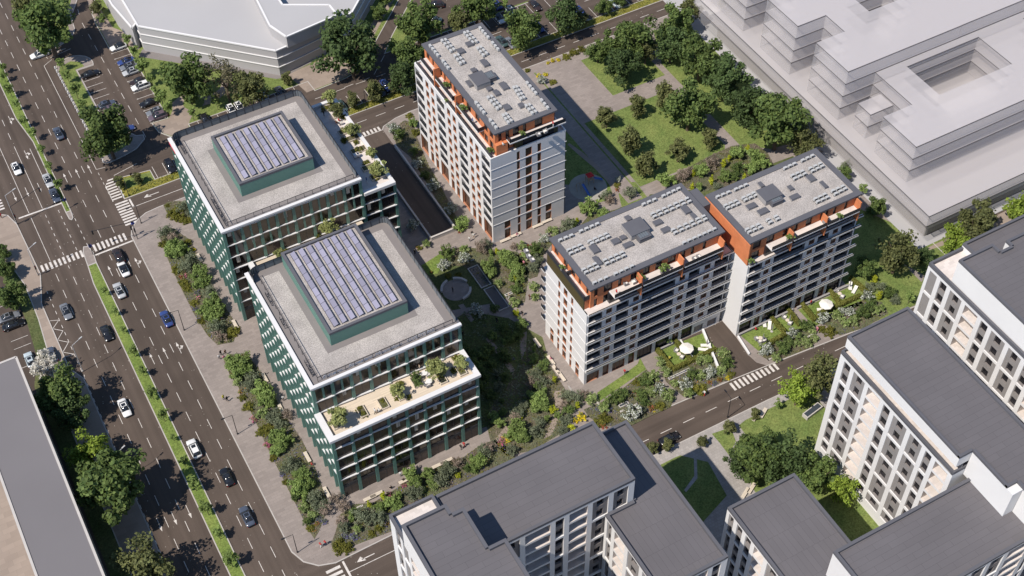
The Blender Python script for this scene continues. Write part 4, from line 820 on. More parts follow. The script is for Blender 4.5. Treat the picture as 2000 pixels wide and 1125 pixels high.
leafmat('leaf_lime', (0.165, 0.247, 0.033), (0.303, 0.392, 0.062)); leafmat('leaf_yellow', (0.264, 0.312, 0.018), (0.441, 0.467, 0.039)); leafmat('leaf_bright', (0.140, 0.206, 0.058), (0.249, 0.330, 0.098)); leafmat('leaf_grey', (0.124, 0.148, 0.091), (0.214, 0.241, 0.151)); leafmat('leaf_mauve', (0.231, 0.181, 0.140), (0.339, 0.276, 0.223)); leafmat('leaf_pale', (0.240, 0.300, 0.120), (0.428, 0.480, 0.233)); leafmat('leaf_topiary', (0.228, 0.258, 0.090), (0.376, 0.402, 0.156)); leafmat('leaf_tuft', (0.124, 0.135, 0.023), (0.214, 0.205, 0.039))
leafmat('blossom_white', (.60, .57, .50), (.72, .70, .64), .1); leafmat('petal_white', (.55, .58, .52), (.68, .70, .65), .1); leafmat('petal_pink', (.55, .10, .26), (.65, .2, .33), .2); leafmat('petal_red', (.40, .08, .06), (.5, .14, .1), .2); leafmat('petal_yellow', (.75, .55, .02), (.8, .66, .04), .1); leafmat('petal_violet', (.13, .12, .30), (.2, .18, .38), .2); leafmat('petal_orange', (.6, .2, .06), (.66, .3, .12), .2)
P_ = {}
def tree_proto(kind, seed):
    K = {'broad': ('leaf_tree', 1.0, .92, 42, 120, .31, .062, 'ellipsoid'), 'dark': ('leaf_tree_dark', 1.0, .95, 42, 120, .31, .060, 'ellipsoid'), 'olive': ('leaf_olive', .95, 1.05, 40, 115, .30, .062, 'ellipsoid'), 'sparse': ('leaf_brown', 1.0, 1.05, 34, 44, .30, .05, 'ellipsoid'), 'brownish': ('leaf_olive', 1.0, .95, 36, 80, .30, .055, 'ellipsoid'),
         'oval': ('leaf_olive', .86, 1.15, 36, 75, .34, .085, 'ellipsoid'), 'young': ('leaf_bright', .9, 1.1, 18, 40, .36, .12, 'ellipsoid'), 'lime': ('leaf_lime', 1.0, .85, 34, 85, .30, .065, 'ellipsoid'), 'blossom': ('blossom_white', 1.0, .9, 30, 70, .3, .07, 'ellipsoid'), 'ball': ('leaf_topiary', 1.0, .95, 34, 55, .34, .10, 'ellipsoid')}[kind]
    mat, rx, rz, nc, per, cr, lf, sh = K; th = {'young': 1.0, 'ball': .75, 'oval': .3}.get(kind, .32)
    t = bpy.data.objects.new('tree', None)
    me = leaves('crown', mat, seed, rx, rz, nc, per, cr, lf, .5, .5, th+rz*.98, sh); return (me, trunkmesh(th+rz*.5, .05 if kind in ('young', 'ball') else .075, .7, seed), th+rz*.98)
for kd in ('broad', 'dark', 'olive', 'sparse', 'brownish', 'oval', 'young', 'lime', 'blossom', 'ball'): P_[kd] = [tree_proto(kd, 11+i*7+len(kd)) for i in range(3 if kd in ('broad', 'oval', 'young') else 2)]
NM = {'broad': 'broadleaf_tree', 'dark': 'broadleaf_tree', 'olive': 'broadleaf_tree', 'sparse': 'thin_tree', 'brownish': 'broadleaf_tree', 'oval': 'oval_tree', 'young': 'young_tree', 'lime': 'lime_tree', 'blossom': 'blossom_tree', 'ball': 'clipped_tree'}
def tree(kind, px, py, rpx, label, z=.13, group=None, key=None, phrase=None, zs=1.0):
    me, tm, zc = P_[kind][rnd.randrange(len(P_[kind]))]
    rpx = rpx*(1.22 if rpx > 16 else 1.12); zs = zs*(1.15 if rpx > 24 else 1.0); r = rpx*mpp(g(px, py, z+4)); p = g(px, py, z+r*zc*zs); r = rpx*mpp(p); p = g(px, py, z+r*zc*zs)
    t = thing(NM[kind], 'tree', label, (p[0], p[1], z), rnd.random()*6.28, group, key, phrase, sc=(r, r, r*zs)); t['k'] = 1
    link('crown', me, t); link('trunk', tm, t); return t
def shrub_proto(kind, seed):
    K = {'round': dict(mat='leaf_bright', rx=1, rz=.85, nclump=24, per=55, clump_r=.36, leaf=.10), 'grey': dict(mat='leaf_grey', rx=1, rz=.8, nclump=26, per=45, clump_r=.34, leaf=.075), 'mauve': dict(mat='leaf_mauve', rx=1, rz=.85, nclump=24, per=38, clump_r=.34, leaf=.07), 'dark': dict(mat='leaf_tree', rx=1, rz=.8, nclump=26, per=50, clump_r=.34, leaf=.085),
         'white': dict(mat='petal_white', rx=1, rz=.7, nclump=26, per=45, clump_r=.30, leaf=.085, mat2='leaf_grey', p2=.35), 'pale': dict(mat='leaf_pale', rx=1, rz=.75, nclump=24, per=48, clump_r=.33, leaf=.095, mat2='leaf_bright', p2=.45), 'column': dict(mat='leaf_bright', rx=.5, rz=1.35, nclump=22, per=40, clump_r=.30, leaf=.10, shape='column'), 'limecol': dict(mat='leaf_yellow', rx=.55, rz=1.25, nclump=22, per=40, clump_r=.30, leaf=.10, shape='column'),
         'lime': dict(mat='leaf_yellow', rx=1, rz=.9, nclump=20, per=45, clump_r=.35, leaf=.11), 'tuft': dict(mat='leaf_tuft', rx=1, rz=.55, nclump=26, per=55, clump_r=.3, leaf=.075, shape='dome'), 'pink': dict(mat='petal_pink', rx=1, rz=.5, nclump=18, per=26, clump_r=.3, leaf=.10, mat2='leaf_bright', p2=.4), 'red': dict(mat='petal_red', rx=1, rz=.5, nclump=18, per=26, clump_r=.3, leaf=.10, mat2='leaf_tuft', p2=.5), 'yellow': dict(mat='petal_yellow', rx=1, rz=.5, nclump=18, per=28, clump_r=.3, leaf=.11, mat2='leaf_bright', p2=.25), 'violet': dict(mat='petal_violet', rx=1, rz=.35, nclump=18, per=24, clump_r=.3, leaf=.09, mat2='leaf_grey', p2=.5), 'orange': dict(mat='petal_orange', rx=1, rz=.45, nclump=18, per=24, clump_r=.3, leaf=.10, mat2='leaf_bright', p2=.5)}[kind]
    return leaves(kind, seed=seed, name_='x', **K) if False else leaves(kind, K.pop('mat'), seed, K.pop('rx'), K.pop('rz'), K.pop('nclump'), K.pop('per'), K.pop('clump_r'), K.pop('leaf'), .5, .6, None, K.get('shape', 'ellipsoid'), K.get('mat2'), K.get('p2', 0))
RZ = dict(round=.85, grey=.8, mauve=.85, dark=.8, white=.7, pale=.75, column=1.35, limecol=1.25, lime=.9, tuft=.55, pink=.5, red=.5, yellow=.5, violet=.35, orange=.45)
SN = dict(round=('leafy_shrub', 'shrub', 'rounded bright green shrub'), grey=('grey_shrub', 'shrub', 'loose grey-green shrub'), mauve=('brown_shrub', 'shrub', 'twiggy brownish shrub'), dark=('dark_shrub', 'shrub', 'dark green shrub'), white=('flowering_shrub', 'shrub', 'white-flowering shrub'), pale=('variegated_shrub', 'shrub', 'pale speckled shrub'), column=('columnar_shrub', 'shrub', 'narrow upright green shrub'), limecol=('golden_conifer', 'shrub', 'upright golden-yellow conifer'), lime=('golden_shrub', 'shrub', 'round lime-yellow shrub'), tuft=('ornamental_grass', 'grass clump', 'olive grass clump'), pink=('flower_clump', 'flowers', 'pink flower clump'), red=('flower_clump', 'flowers', 'red flower clump'), yellow=('flower_clump', 'flowers', 'yellow flower clump'), violet=('flower_clump', 'flowers', 'violet flower clump'), orange=('flower_clump', 'flowers', 'orange flower clump'))
SP = {k_: [shrub_proto(k_, 3+i*5+len(k_)*3) for i in range(3)] for k_ in SN}
def shrub(kind, px, py, rpx, where, z=.15, end='the crossing', key=None):
    p = g(px, py, z+1); r = rpx*(1.0 if 'garden' in where or 'ramp' in where else 1.1)*mpp(p); p = g(px, py, z+r*RZ[kind]); n, cat, lab = SN[kind]
    o = thing(n, cat, '%s %s' % (lab, where), (p[0], p[1], z-.02), rnd.random()*6.28, 'planting '+where, (p[0]-p[1]) if key is None else key, end, data=SP[kind][rnd.randrange(3)], sc=(r, r, r*(.9+.2*rnd.random()))); return o
# --- large and young trees: kind, x, y, radius in the photograph
BT = [('broad', 87, 45, 50, 'large green tree over the striped road edge and entry road'), ('broad', 205, 255, 44, 'large green tree at the end of the parking island'), ('broad', 362, 150, 40, 'round green tree on the lawn by the shopping centre'), ('sparse', 438, 150, 34, 'thin brownish tree on the lawn against the shopping centre wall'), ('olive', 488, 172, 30, 'bushy tree right of the thin brownish tree by the shopping centre'), ('dark', 682, 84, 50, 'largest dark tree at the shopping centre corner'), ('olive', 60, -6, 34, 'green tree at the top edge above the striped road edge'),
 ('broad', 816, 42, 34, 'upper tree beside the side road behind the tower'), ('broad', 800, 105, 28, 'tree between the side road and the tower roof corner'), ('dark', 790, 146, 26, 'lowest tree beside the tower terrace by the parking bays'), ('young', 768, 88, 12, 'small tree touching the pair of trees behind the tower'), ('broad', 742, 22, 15, 'small round tree beside the shopping centre side wall'), ('broad', 752, -4, 13, 'small tree at the top edge by the shopping centre side wall'), ('olive', 895, 42, 20, 'olive tree behind the far tower roof edge'), ('broad', 930, 8, 34, 'broad tree above the far tower roof edge'), ('young', 985, 4, 9, 'tiny tree between two parked cars near the top edge'),
 ('broad', 1022, 52, 33, 'tree standing over the parking bays right of the tower roof'), ('dark', 1104, 28, 29, 'tree on the hedge strip with blue car behind'), ('olive', 1136, 36, 14, 'small tree beside the blue car on the hedge strip'), ('broad', 1180, 12, 16, 'small tree on the hedge strip near the top edge'), ('broad', 1212, -2, 13, 'tree cut by the top edge above the hedge strip'), ('broad', 1168, 100, 19, 'narrow tree at the left corner of the north lawn'), ('broad', 1203, 84, 27, 'tree between the street and the north lawn, second of the group'), ('broad', 1242, 74, 34, 'broadest tree of the north lawn group'), ('dark', 1218, 124, 28, 'lowest tree of the north lawn group'), ('olive', 1262, 96, 20, 'tree on the right of the north lawn group'), ('broad', 1322, 44, 30, 'tree by the street kerb near the see-through complex'), ('dark', 1312, 84, 28, 'tree right of the north lawn path'), ('olive', 1348, 20, 20, 'tree beside the top corner of the see-through complex'),
 ('broad', 1368, 112, 36, 'upper tree of the row along the see-through complex'), ('dark', 1421, 150, 36, 'second tree of the row along the see-through complex'), ('broad', 1348, 205, 39, 'large spreading tree in the middle of the park'), ('dark', 1464, 205, 34, 'third tree of the row along the see-through complex'), ('broad', 1522, 232, 48, 'largest tree of the row along the see-through complex'), ('brownish', 1572, 275, 30, 'brownish tree behind the far block roof'),
 ('brownish', 1757, 486, 40, 'broad brownish tree on the meadow below the see-through complex'), ('dark', 1801, 500, 17, 'small dark tree at the right of the broad meadow tree'), ('broad', 1690, 522, 19, 'leafy tree at the end of the far gardens'), ('olive', 1910, 436, 36, 'olive tree behind the far flats roof'), ('lime', 1868, 466, 28, 'fresh green tree behind the far flats roof'), ('lime', 1992, 412, 28, 'fresh green tree at the right edge'), ('broad', 1712, 404, 18, 'tree between the far block and the see-through complex'), ('broad', 1650, 338, 14, 'small tree beside the far block roof corner'), ('young', 1686, 368, 9, 'tiny tree against the see-through complex wall'), ('young', 1778, 578, 10, 'small bush-like tree beside the far flats'),
 ('lime', 1560, 762, 30, 'yellow-green tree beside the tall flats'), ('brownish', 1606, 730, 38, 'dark grey-green tree touching the tall flats'), ('broad', 1476, 892, 40, 'left tree of the courtyard clump'), ('dark', 1530, 896, 42, 'middle tree of the courtyard clump'), ('broad', 1494, 868, 26, 'upper tree of the courtyard clump'), ('broad', 1592, 925, 34, 'right tree of the courtyard clump'), ('lime', 1643, 955, 26, 'last tree of the courtyard clump, below the tall flats'), ('dark', 1450, 900, 26, 'tree at the left edge of the courtyard clump'),
 ('broad', 215, 945, 60, 'largest street tree beside the slab building'), ('lime', 172, 882, 36, 'fresh green tree above the largest street tree'), ('brownish', 282, 1094, 50, 'grey-green street tree at the bottom edge'), ('broad', 118, 765, 40, 'street tree below the white blossom tree'), ('dark', 138, 806, 30, 'lower tree leaning on the street tree below the blossom'), ('blossom', 85, 712, 26, 'white blossom tree beside the slab building corner'), ('broad', 18, 575, 26, 'dark tree over the parked cars at the left edge'), ('broad', 2, 492, 16, 'tree cut by the left edge above the shaded parking'), ('broad', 8, 525, 18, 'tree below the one cut by the left edge')]
for kd, x, y, r, lab in BT: tree(kd, x, y, r, lab)
def row(L, kd, lab, phrase, z=.13, grp=None, key=None):
    for i, (x, y, r) in enumerate(L): tree(kd, x, y, r, lab, z, grp or lab+'s', i, phrase)
row([(4, 128, 8), (6, 146, 8), (17, 172, 10), (32, 202, 8), (46, 234, 9), (64, 258, 9), (81, 290, 8), (96, 322, 8), (111, 356, 10)], 'young', 'young tree on the narrow upper median', 'the top')
row([(204, 566, 7), (222, 606, 8), (240, 643, 6), (259, 683, 10), (277, 722, 9), (295, 765, 11), (317, 808, 11), (337, 853, 6), (358, 898, 10), (378, 942, 13), (402, 990, 13), (426, 1040, 11), (449, 1090, 15)], 'young', 'young tree on the lower median strip', 'the crossing')
row([(247, 76, 9), (259, 96, 10), (278, 126, 14), (295, 152, 9), (312, 181, 16), (327, 209, 10)], 'young', 'young tree along the east parking bays', 'the top')
row([(118, 121, 9), (130, 146, 9), (146, 172, 12), (161, 202, 10)], 'young', 'young tree on the parking island lawn', 'the top')
for x, y, r, lab in ((188, 12, 13, 'young tree on the lawn left of the shopping centre, upper one'), (199, 36, 9, 'thin young tree on the lawn left of the shopping centre'), (375, 219, 9, 'young tree at the paved corner above the back office'), (422, 197, 10, 'young tree beside the light parked car above the back office'), (560, 152, 12, 'young tree at the left of the brown forecourt'), (658, 132, 8, 'tiny tree at the right edge of the brown forecourt'), (730, 175, 17, 'round tree by parked blue cars on the hedge strip'), (768, 169, 11, 'small tree right of the parked blue cars'), (689, 194, 14, 'round tree on the hedge strip near the office terrace'), (1522, 787, 9, 'young tree on the south lawn corner by the street'), (1426, 833, 13, 'young tree at the street path fork'), (1475, 807, 11, 'young tree beside the south lawn bench'), (1372, 860, 11, 'young tree at the corner of the shaded lawn'), (1275, 872, 12, 'dark young tree at the kerb beside the grey flats'), (1304, 868, 12, 'bare young tree beside the black car'), (233, 354, 12, 'greyish tree at the hatched traffic island'), (268, 347, 11, 'young tree on the hedge island lawn'), (1410, 8, 8, 'thin tree at the top corner of the complex')): tree('young' if r < 11 else 'oval', x, y, r, lab)
row([(1185, 226, 18), (1245, 204, 18), (1298, 186, 20), (1230, 271, 21), (1326, 292, 19), (1262, 316, 20), (1387, 268, 17)], 'oval', 'oval young tree on the park lawn', 'the left')
# clipped trees on the office terraces
row([(644, 187, 13), (684, 253, 12), (696, 249, 9), (725, 298, 10), (738, 326, 15), (733, 334, 10)], 'ball', 'round pale tree on the back office strip terrace', 'the far end', 22.6)
row([(660, 812, 17), (775, 760, 14), (852, 716, 17), (864, 726, 8), (901, 707, 13)], 'ball', 'round pale tree on the front office timber terrace', 'the street end', 19.3)
row([(640, 440, 15), (545, 495, 10)], 'ball', 'round pale tree on the deck between the offices', 'the right', 16.1)
tree('oval', 659, 214, 14, 'grey-green tree among the strip terrace planters', 22.6)
# --- shrubs placed one by one in the beds: kind, x, y, radius
S = {'in the bed by the side street': (.15, 'the crossing', [('tuft', 337, 413, 12), ('tuft', 347, 405, 10), ('tuft', 352, 424, 12), ('tuft', 341, 422, 10), ('grey', 361, 402, 14), ('tuft', 366, 428, 10), ('grey', 372, 415, 10), ('tuft', 326, 401, 5)]),
 'beside the back office': (.15, 'the crossing', [('grey', 325, 452, 15), ('mauve', 336, 462, 11), ('round', 339, 482, 17), ('round', 352, 489, 15), ('round', 333, 493, 13), ('tuft', 316, 475, 9), ('tuft', 365, 471, 9), ('grey', 372, 507, 17), ('grey', 362, 519, 13), ('tuft', 344, 524, 12), ('yellow', 379, 487, 5), ('round', 389, 531, 17), ('round', 397, 547, 15), ('round', 388, 552, 12), ('pink', 360, 537, 7), ('tuft', 357, 550, 10), ('tuft', 365, 561, 10), ('grey', 410, 568, 14), ('pink', 386, 579, 7), ('round', 413, 592, 19), ('round', 402, 606, 16), ('round', 425, 604, 17), ('round', 418, 618, 14), ('tuft', 378, 590, 9), ('tuft', 393, 625, 9), ('grey', 421, 640, 17), ('mauve', 428, 656, 14), ('tuft', 456, 645, 13), ('tuft', 446, 652, 10), ('violet', 382, 604, 6), ('violet', 384, 572, 8), ('red', 352, 541, 5)]),
 'beside the front office': (.15, 'the crossing', [('round', 453, 708, 17), ('round', 476, 706, 19), ('round', 464, 724, 16), ('round', 484, 722, 12), ('grey', 494, 738, 16), ('pale', 462, 742, 11), ('grey', 486, 752, 12), ('red', 507, 731, 4), ('orange', 482, 757, 5), ('orange', 468, 765, 6), ('round', 508, 761, 18), ('round', 523, 772, 16), ('round', 515, 782, 15), ('tuft', 474, 775, 9), ('tuft', 483, 793, 11), ('pale', 513, 807, 12), ('round', 529, 784, 10), ('grey', 533, 812, 17), ('column', 532, 786, 10), ('mauve', 560, 808, 12), ('tuft', 520, 835, 14), ('tuft', 509, 842, 10), ('pink', 497, 818, 8), ('grey', 544, 827, 13), ('round', 541, 856, 17), ('round', 556, 860, 15), ('round', 545, 873, 14), ('column', 553, 842, 10), ('pink', 521, 869, 8), ('pale', 532, 853, 9), ('round', 537, 878, 12), ('tuft', 533, 893, 9), ('grey', 565, 905, 18), ('grey', 575, 915, 14), ('violet', 551, 925, 7), ('round', 590, 928, 17), ('round', 584, 948, 18), ('round', 602, 944, 14), ('round', 592, 960, 12), ('tuft', 557, 941, 7), ('dark', 576, 970, 9), ('column', 595, 977, 10), ('pale', 594, 991, 11), ('grey', 615, 972, 17), ('grey', 625, 988, 16), ('mauve', 636, 994, 15), ('mauve', 656, 975, 14), ('pale', 610, 1005, 10), ('dark', 601, 1018, 9), ('orange', 618, 1022, 6), ('orange', 612, 1036, 5), ('violet', 622, 1013, 8), ('violet', 634, 1018, 8), ('tuft', 605, 1030, 9)]),
 'in the corner bed by the grey flats': (.15, 'the boulevard', [('mauve', 672, 988, 14), ('mauve', 668, 1018, 13), ('grey', 672, 1030, 12), ('column', 686, 1010, 11), ('column', 688, 1000, 9), ('dark', 690, 998, 9), ('grey', 706, 1008, 17), ('grey', 724, 1012, 16), ('grey', 742, 1008, 15), ('pale', 700, 1033, 10), ('limecol', 721, 985, 8), ('limecol', 747, 968, 9), ('round', 742, 990, 14), ('round', 764, 980, 15), ('round', 775, 987, 12), ('column', 780, 965, 9), ('pink', 757, 965, 8), ('pink', 788, 948, 6), ('grey', 804, 962, 16), ('grey', 815, 955, 14), ('round', 803, 925, 16), ('round', 812, 942, 14), ('round', 822, 956, 10), ('round', 836, 924, 13), ('grey', 860, 935, 17), ('round', 843, 942, 11), ('pale', 848, 948, 10), ('tuft', 664, 1065, 17), ('tuft', 679, 1067, 13), ('violet', 690, 1048, 11), ('violet', 672, 1046, 9), ('tuft', 725, 1040, 9), ('tuft', 740, 1030, 9), ('red', 757, 1024, 4), ('grey', 876, 915, 16), ('mauve', 892, 906, 13), ('red', 887, 899, 5), ('column', 921, 893, 9), ('round', 935, 900, 15), ('grey', 945, 880, 15), ('mauve', 955, 873, 12), ('round', 928, 912, 11), ('lime', 895, 928, 6), ('dark', 913, 915, 9), ('pink', 983, 858, 8), ('yellow', 990, 858, 8), ('grey', 1000, 880, 12)]),
 'in the office garden': (.15, 'the office', [('dark', 935, 725, 13), ('dark', 948, 735, 12), ('dark', 915, 735, 12), ('dark', 960, 712, 13), ('grey', 972, 730, 12), ('dark', 940, 755, 13), ('dark', 958, 770, 12), ('grey', 975, 755, 12), ('dark', 985, 735, 11), ('dark', 925, 760, 11), ('round', 960, 655, 11), ('dark', 905, 680, 12), ('pink', 983, 862, 9), ('yellow', 991, 856, 9), ('orange', 975, 868, 6), ('round', 1090, 812, 9), ('round', 965, 815, 14), ('round', 975, 826, 12), ('round', 982, 804, 9), ('round', 1013, 836, 20), ('round', 1001, 845, 16), ('round', 1022, 852, 16), ('grey', 1012, 805, 15), ('grey', 1022, 790, 13), ('mauve', 1005, 812, 12), ('column', 1031, 768, 9), ('round', 1052, 778, 19), ('round', 1064, 790, 16), ('round', 1048, 795, 14), ('lime', 1080, 800, 9), ('lime', 1018, 815, 5), ('grey', 1045, 842, 16), ('grey', 1055, 825, 14), ('column', 1068, 816, 10), ('column', 1064, 760, 9), ('grey', 1056, 745, 17), ('grey', 1046, 730, 14), ('mauve', 1038, 748, 14), ('limecol', 1083, 740, 9), ('column', 1043, 680, 9), ('round', 1042, 700, 11), ('dark', 1060, 712, 14), ('dark', 1050, 752, 12), ('grey', 1035, 772, 10), ('lime', 1008, 610, 8), ('round', 1020, 631, 13), ('dark', 1012, 650, 14), ('dark', 995, 660, 13), ('dark', 985, 640, 13), ('dark', 980, 690, 14), ('dark', 945, 690, 16), ('dark', 930, 710, 16), ('dark', 955, 680, 13), ('dark', 990, 700, 12), ('column', 985, 668, 8), ('dark', 925, 690, 12), ('dark', 965, 600, 11), ('white', 930, 605, 16), ('dark', 980, 782, 7), ('grey', 1108, 770, 14), ('mauve', 1100, 790, 10), ('dark', 1112, 800, 13), ('grey', 1104, 820, 15), ('grey', 1100, 840, 13), ('limecol', 1128, 790, 9), ('yellow', 1136, 813, 12), ('yellow', 1126, 820, 9), ('lime', 1118, 833, 9), ('violet', 1000, 700, 6)]),
 'in front of the long block': (.15, 'the garden path', [('pale', 1155, 778, 13), ('mauve', 1141, 770, 11), ('grey', 1127, 775, 14), ('pale', 1178, 793, 12), ('pale', 1188, 785, 9), ('dark', 1212, 770, 15), ('dark', 1200, 776, 12), ('white', 1235, 805, 18), ('tuft', 1180, 815, 14), ('tuft', 1168, 825, 12), ('tuft', 1245, 745, 10), ('dark', 1262, 742, 14), ('dark', 1253, 770, 13), ('dark', 1258, 785, 10), ('pale', 1275, 735, 13), ('pale', 1272, 765, 11), ('white', 1290, 760, 14), ('pale', 1305, 772, 14), ('red', 1274, 795, 8), ('red', 1241, 765, 6), ('red', 1180, 831, 8), ('yellow', 1278, 804, 3), ('tuft', 1290, 790, 10), ('violet', 1168, 800, 7), ('violet', 1190, 800, 7), ('grey', 1255, 800, 9)]),
 'by the garage ramp': (.15, 'the long block', [('pale', 1290, 705, 12), ('pale', 1300, 725, 12), ('pale', 1370, 702, 13), ('round', 1382, 700, 10), ('pale', 1412, 690, 13), ('dark', 1420, 708, 14), ('dark', 1352, 730, 13), ('white', 1388, 726, 15), ('pale', 1408, 722, 12), ('pale', 1370, 732, 12), ('white', 1337, 750, 16), ('pale', 1318, 748, 9), ('pale', 1345, 765, 13), ('yellow', 1353, 758, 6), ('tuft', 1368, 758, 16), ('red', 1386, 747, 6), ('red', 1405, 742, 7), ('yellow', 1420, 738, 6), ('tuft', 1428, 730, 9), ('violet', 1395, 748, 8), ('orange', 1362, 745, 4)]),
 'beyond the garage ramp': (.15, 'the ramp', [('white', 1498, 682, 16), ('dark', 1530, 678, 16), ('dark', 1540, 665, 12), ('pale', 1515, 698, 10), ('white', 1547, 652, 13), ('pale', 1540, 668, 10), ('pale', 1560, 655, 10), ('pale', 1556, 670, 9), ('pale', 1575, 667, 12), ('pale', 1592, 660, 9), ('dark', 1575, 633, 14), ('pale', 1587, 645, 9)]),
 'at the far gardens': (.15, 'the ramp', [('white', 1607, 621, 14), ('tuft', 1622, 644, 15), ('tuft', 1605, 640, 10), ('pale', 1632, 615, 12), ('white', 1645, 608, 10), ('white', 1662, 608, 11), ('pale', 1652, 628, 12), ('pale', 1668, 625, 11), ('dark', 1688, 605, 17), ('dark', 1700, 592, 12), ('white', 1695, 580, 14), ('pale', 1710, 605, 11), ('pale', 1720, 600, 10), ('limecol', 1718, 577, 10), ('dark', 1738, 570, 15), ('grey', 1748, 585, 12), ('lime', 1710, 546, 10), ('grey', 1700, 560, 12), ('grey', 1722, 560, 12)]),
 'in the plaza bed by the tower': (.15, 'the office', [('dark', 872, 492, 15), ('pale', 905, 488, 10), ('white', 866, 517, 13), ('white', 906, 502, 13), ('mauve', 940, 482, 15), ('grey', 948, 478, 12), ('column', 959, 492, 8), ('limecol', 971, 490, 7), ('round', 985, 498, 15), ('round', 995, 510, 15), ('round', 1010, 525, 16), ('round', 1003, 540, 12), ('round', 955, 520, 16), ('round', 960, 532, 11), ('limecol', 1006, 545, 7), ('dark', 1010, 563, 12), ('pale', 976, 553, 9), ('pale', 1006, 590, 11), ('red', 843, 531, 4), ('tuft', 875, 537, 7), ('tuft', 895, 535, 7), ('round', 1017, 545, 8)]),
 'behind the long block': (.15, 'the plaza', [('mauve', 1005, 480, 9), ('pale', 1020, 480, 10), ('pale', 1028, 498, 10), ('red', 1018, 497, 5), ('dark', 1045, 485, 14), ('grey', 1050, 505, 12), ('grey', 1040, 520, 12), ('white', 1064, 465, 11), ('pale', 1080, 450, 12), ('grey', 1106, 438, 15), ('dark', 1120, 435, 10), ('limecol', 1128, 430, 7), ('round', 1145, 405, 17), ('round', 1158, 400, 10), ('round', 1177, 414, 11), ('grey', 1185, 380, 13), ('mauve', 1192, 390, 11), ('white', 1206, 349, 7), ('tuft', 1205, 360, 7), ('red', 1206, 370, 5), ('grey', 1232, 374, 13), ('red', 1034, 480, 5), ('pale', 1042, 560, 10), ('pale', 1043, 580, 9)]),
 'in the service lane bed': (.15, 'the side street', [('white', 768, 250, 14), ('dark', 780, 262, 12), ('round', 808, 240, 10), ('tuft', 812, 256, 10), ('tuft', 800, 223, 8), ('white', 815, 320, 12), ('white', 845, 363, 13), ('dark', 830, 340, 10), ('white', 880, 408, 13), ('round', 901, 435, 15), ('red', 898, 452, 4), ('dark', 810, 295, 9), ('pale', 832, 475, 9), ('white', 805, 440, 13), ('red', 815, 482, 4), ('tuft', 820, 483, 6)]),
 'in the park edge bed': (.15, 'the left', [('round', 1300, 352, 17), ('mauve', 1332, 342, 14), ('mauve', 1345, 335, 10), ('limecol', 1355, 338, 7), ('round', 1370, 332, 14), ('mauve', 1390, 316, 14), ('limecol', 1414, 318, 9), ('limecol', 1424, 308, 7), ('round', 1440, 298, 15), ('limecol', 1460, 290, 8), ('round', 1476, 305, 17), ('round', 1470, 325, 14), ('dark', 1440, 328, 13), ('limecol', 1390, 352, 9), ('round', 1415, 345, 13), ('column', 1367, 362, 10), ('limecol', 1352, 364, 7), ('dark', 1435, 345, 10), ('round', 1490, 318, 13), ('grey', 1400, 362, 9), ('limecol', 1454, 345, 7), ('grey', 1652, 322, 9), ('mauve', 1600, 300, 10)]),
 'on the kerb bed of the tower plaza': (.15, 'the left', [('tuft', 1030, 136, 6), ('tuft', 1105, 108, 9), ('tuft', 1120, 101, 9), ('tuft', 1137, 94, 9), ('yellow', 1065, 145, 6), ('yellow', 1052, 147, 6), ('white', 1058, 155, 10), ('tuft', 1080, 158, 8), ('yellow', 1080, 118, 5), ('yellow', 1090, 116, 5), ('yellow', 1070, 122, 4)]),
 'along the back office planters': (22.6, 'the far end', [('tuft', 634, 210, 8), ('tuft', 648, 203, 8), ('tuft', 645, 212, 6), ('tuft', 672, 225, 8), ('tuft', 671, 252, 8), ('tuft', 690, 262, 8), ('tuft', 672, 272, 8), ('tuft', 695, 276, 6), ('tuft', 701, 290, 9), ('tuft', 715, 316, 8), ('tuft', 735, 345, 8)]),
 'along the front office planters': (19.3, 'the street end', [('tuft', 702, 797, 8), ('tuft', 710, 807, 8), ('tuft', 747, 783, 8), ('tuft', 751, 790, 6), ('tuft', 781, 749, 9), ('tuft', 776, 777, 6), ('tuft', 797, 774, 7), ('dark', 811, 735, 11), ('dark', 815, 747, 9), ('tuft', 861, 736, 8), ('tuft', 886, 722, 8), ('tuft', 890, 698, 8), ('tuft', 902, 721, 8)]),
 'on the deck between the offices': (16.1, 'the left', [('tuft', 620, 458, 8), ('tuft', 556, 487, 6)])}
for where, (z, end, L) in S.items():
    for kd, x, y, r in L: shrub(kd, x, y, r, where, z, end)
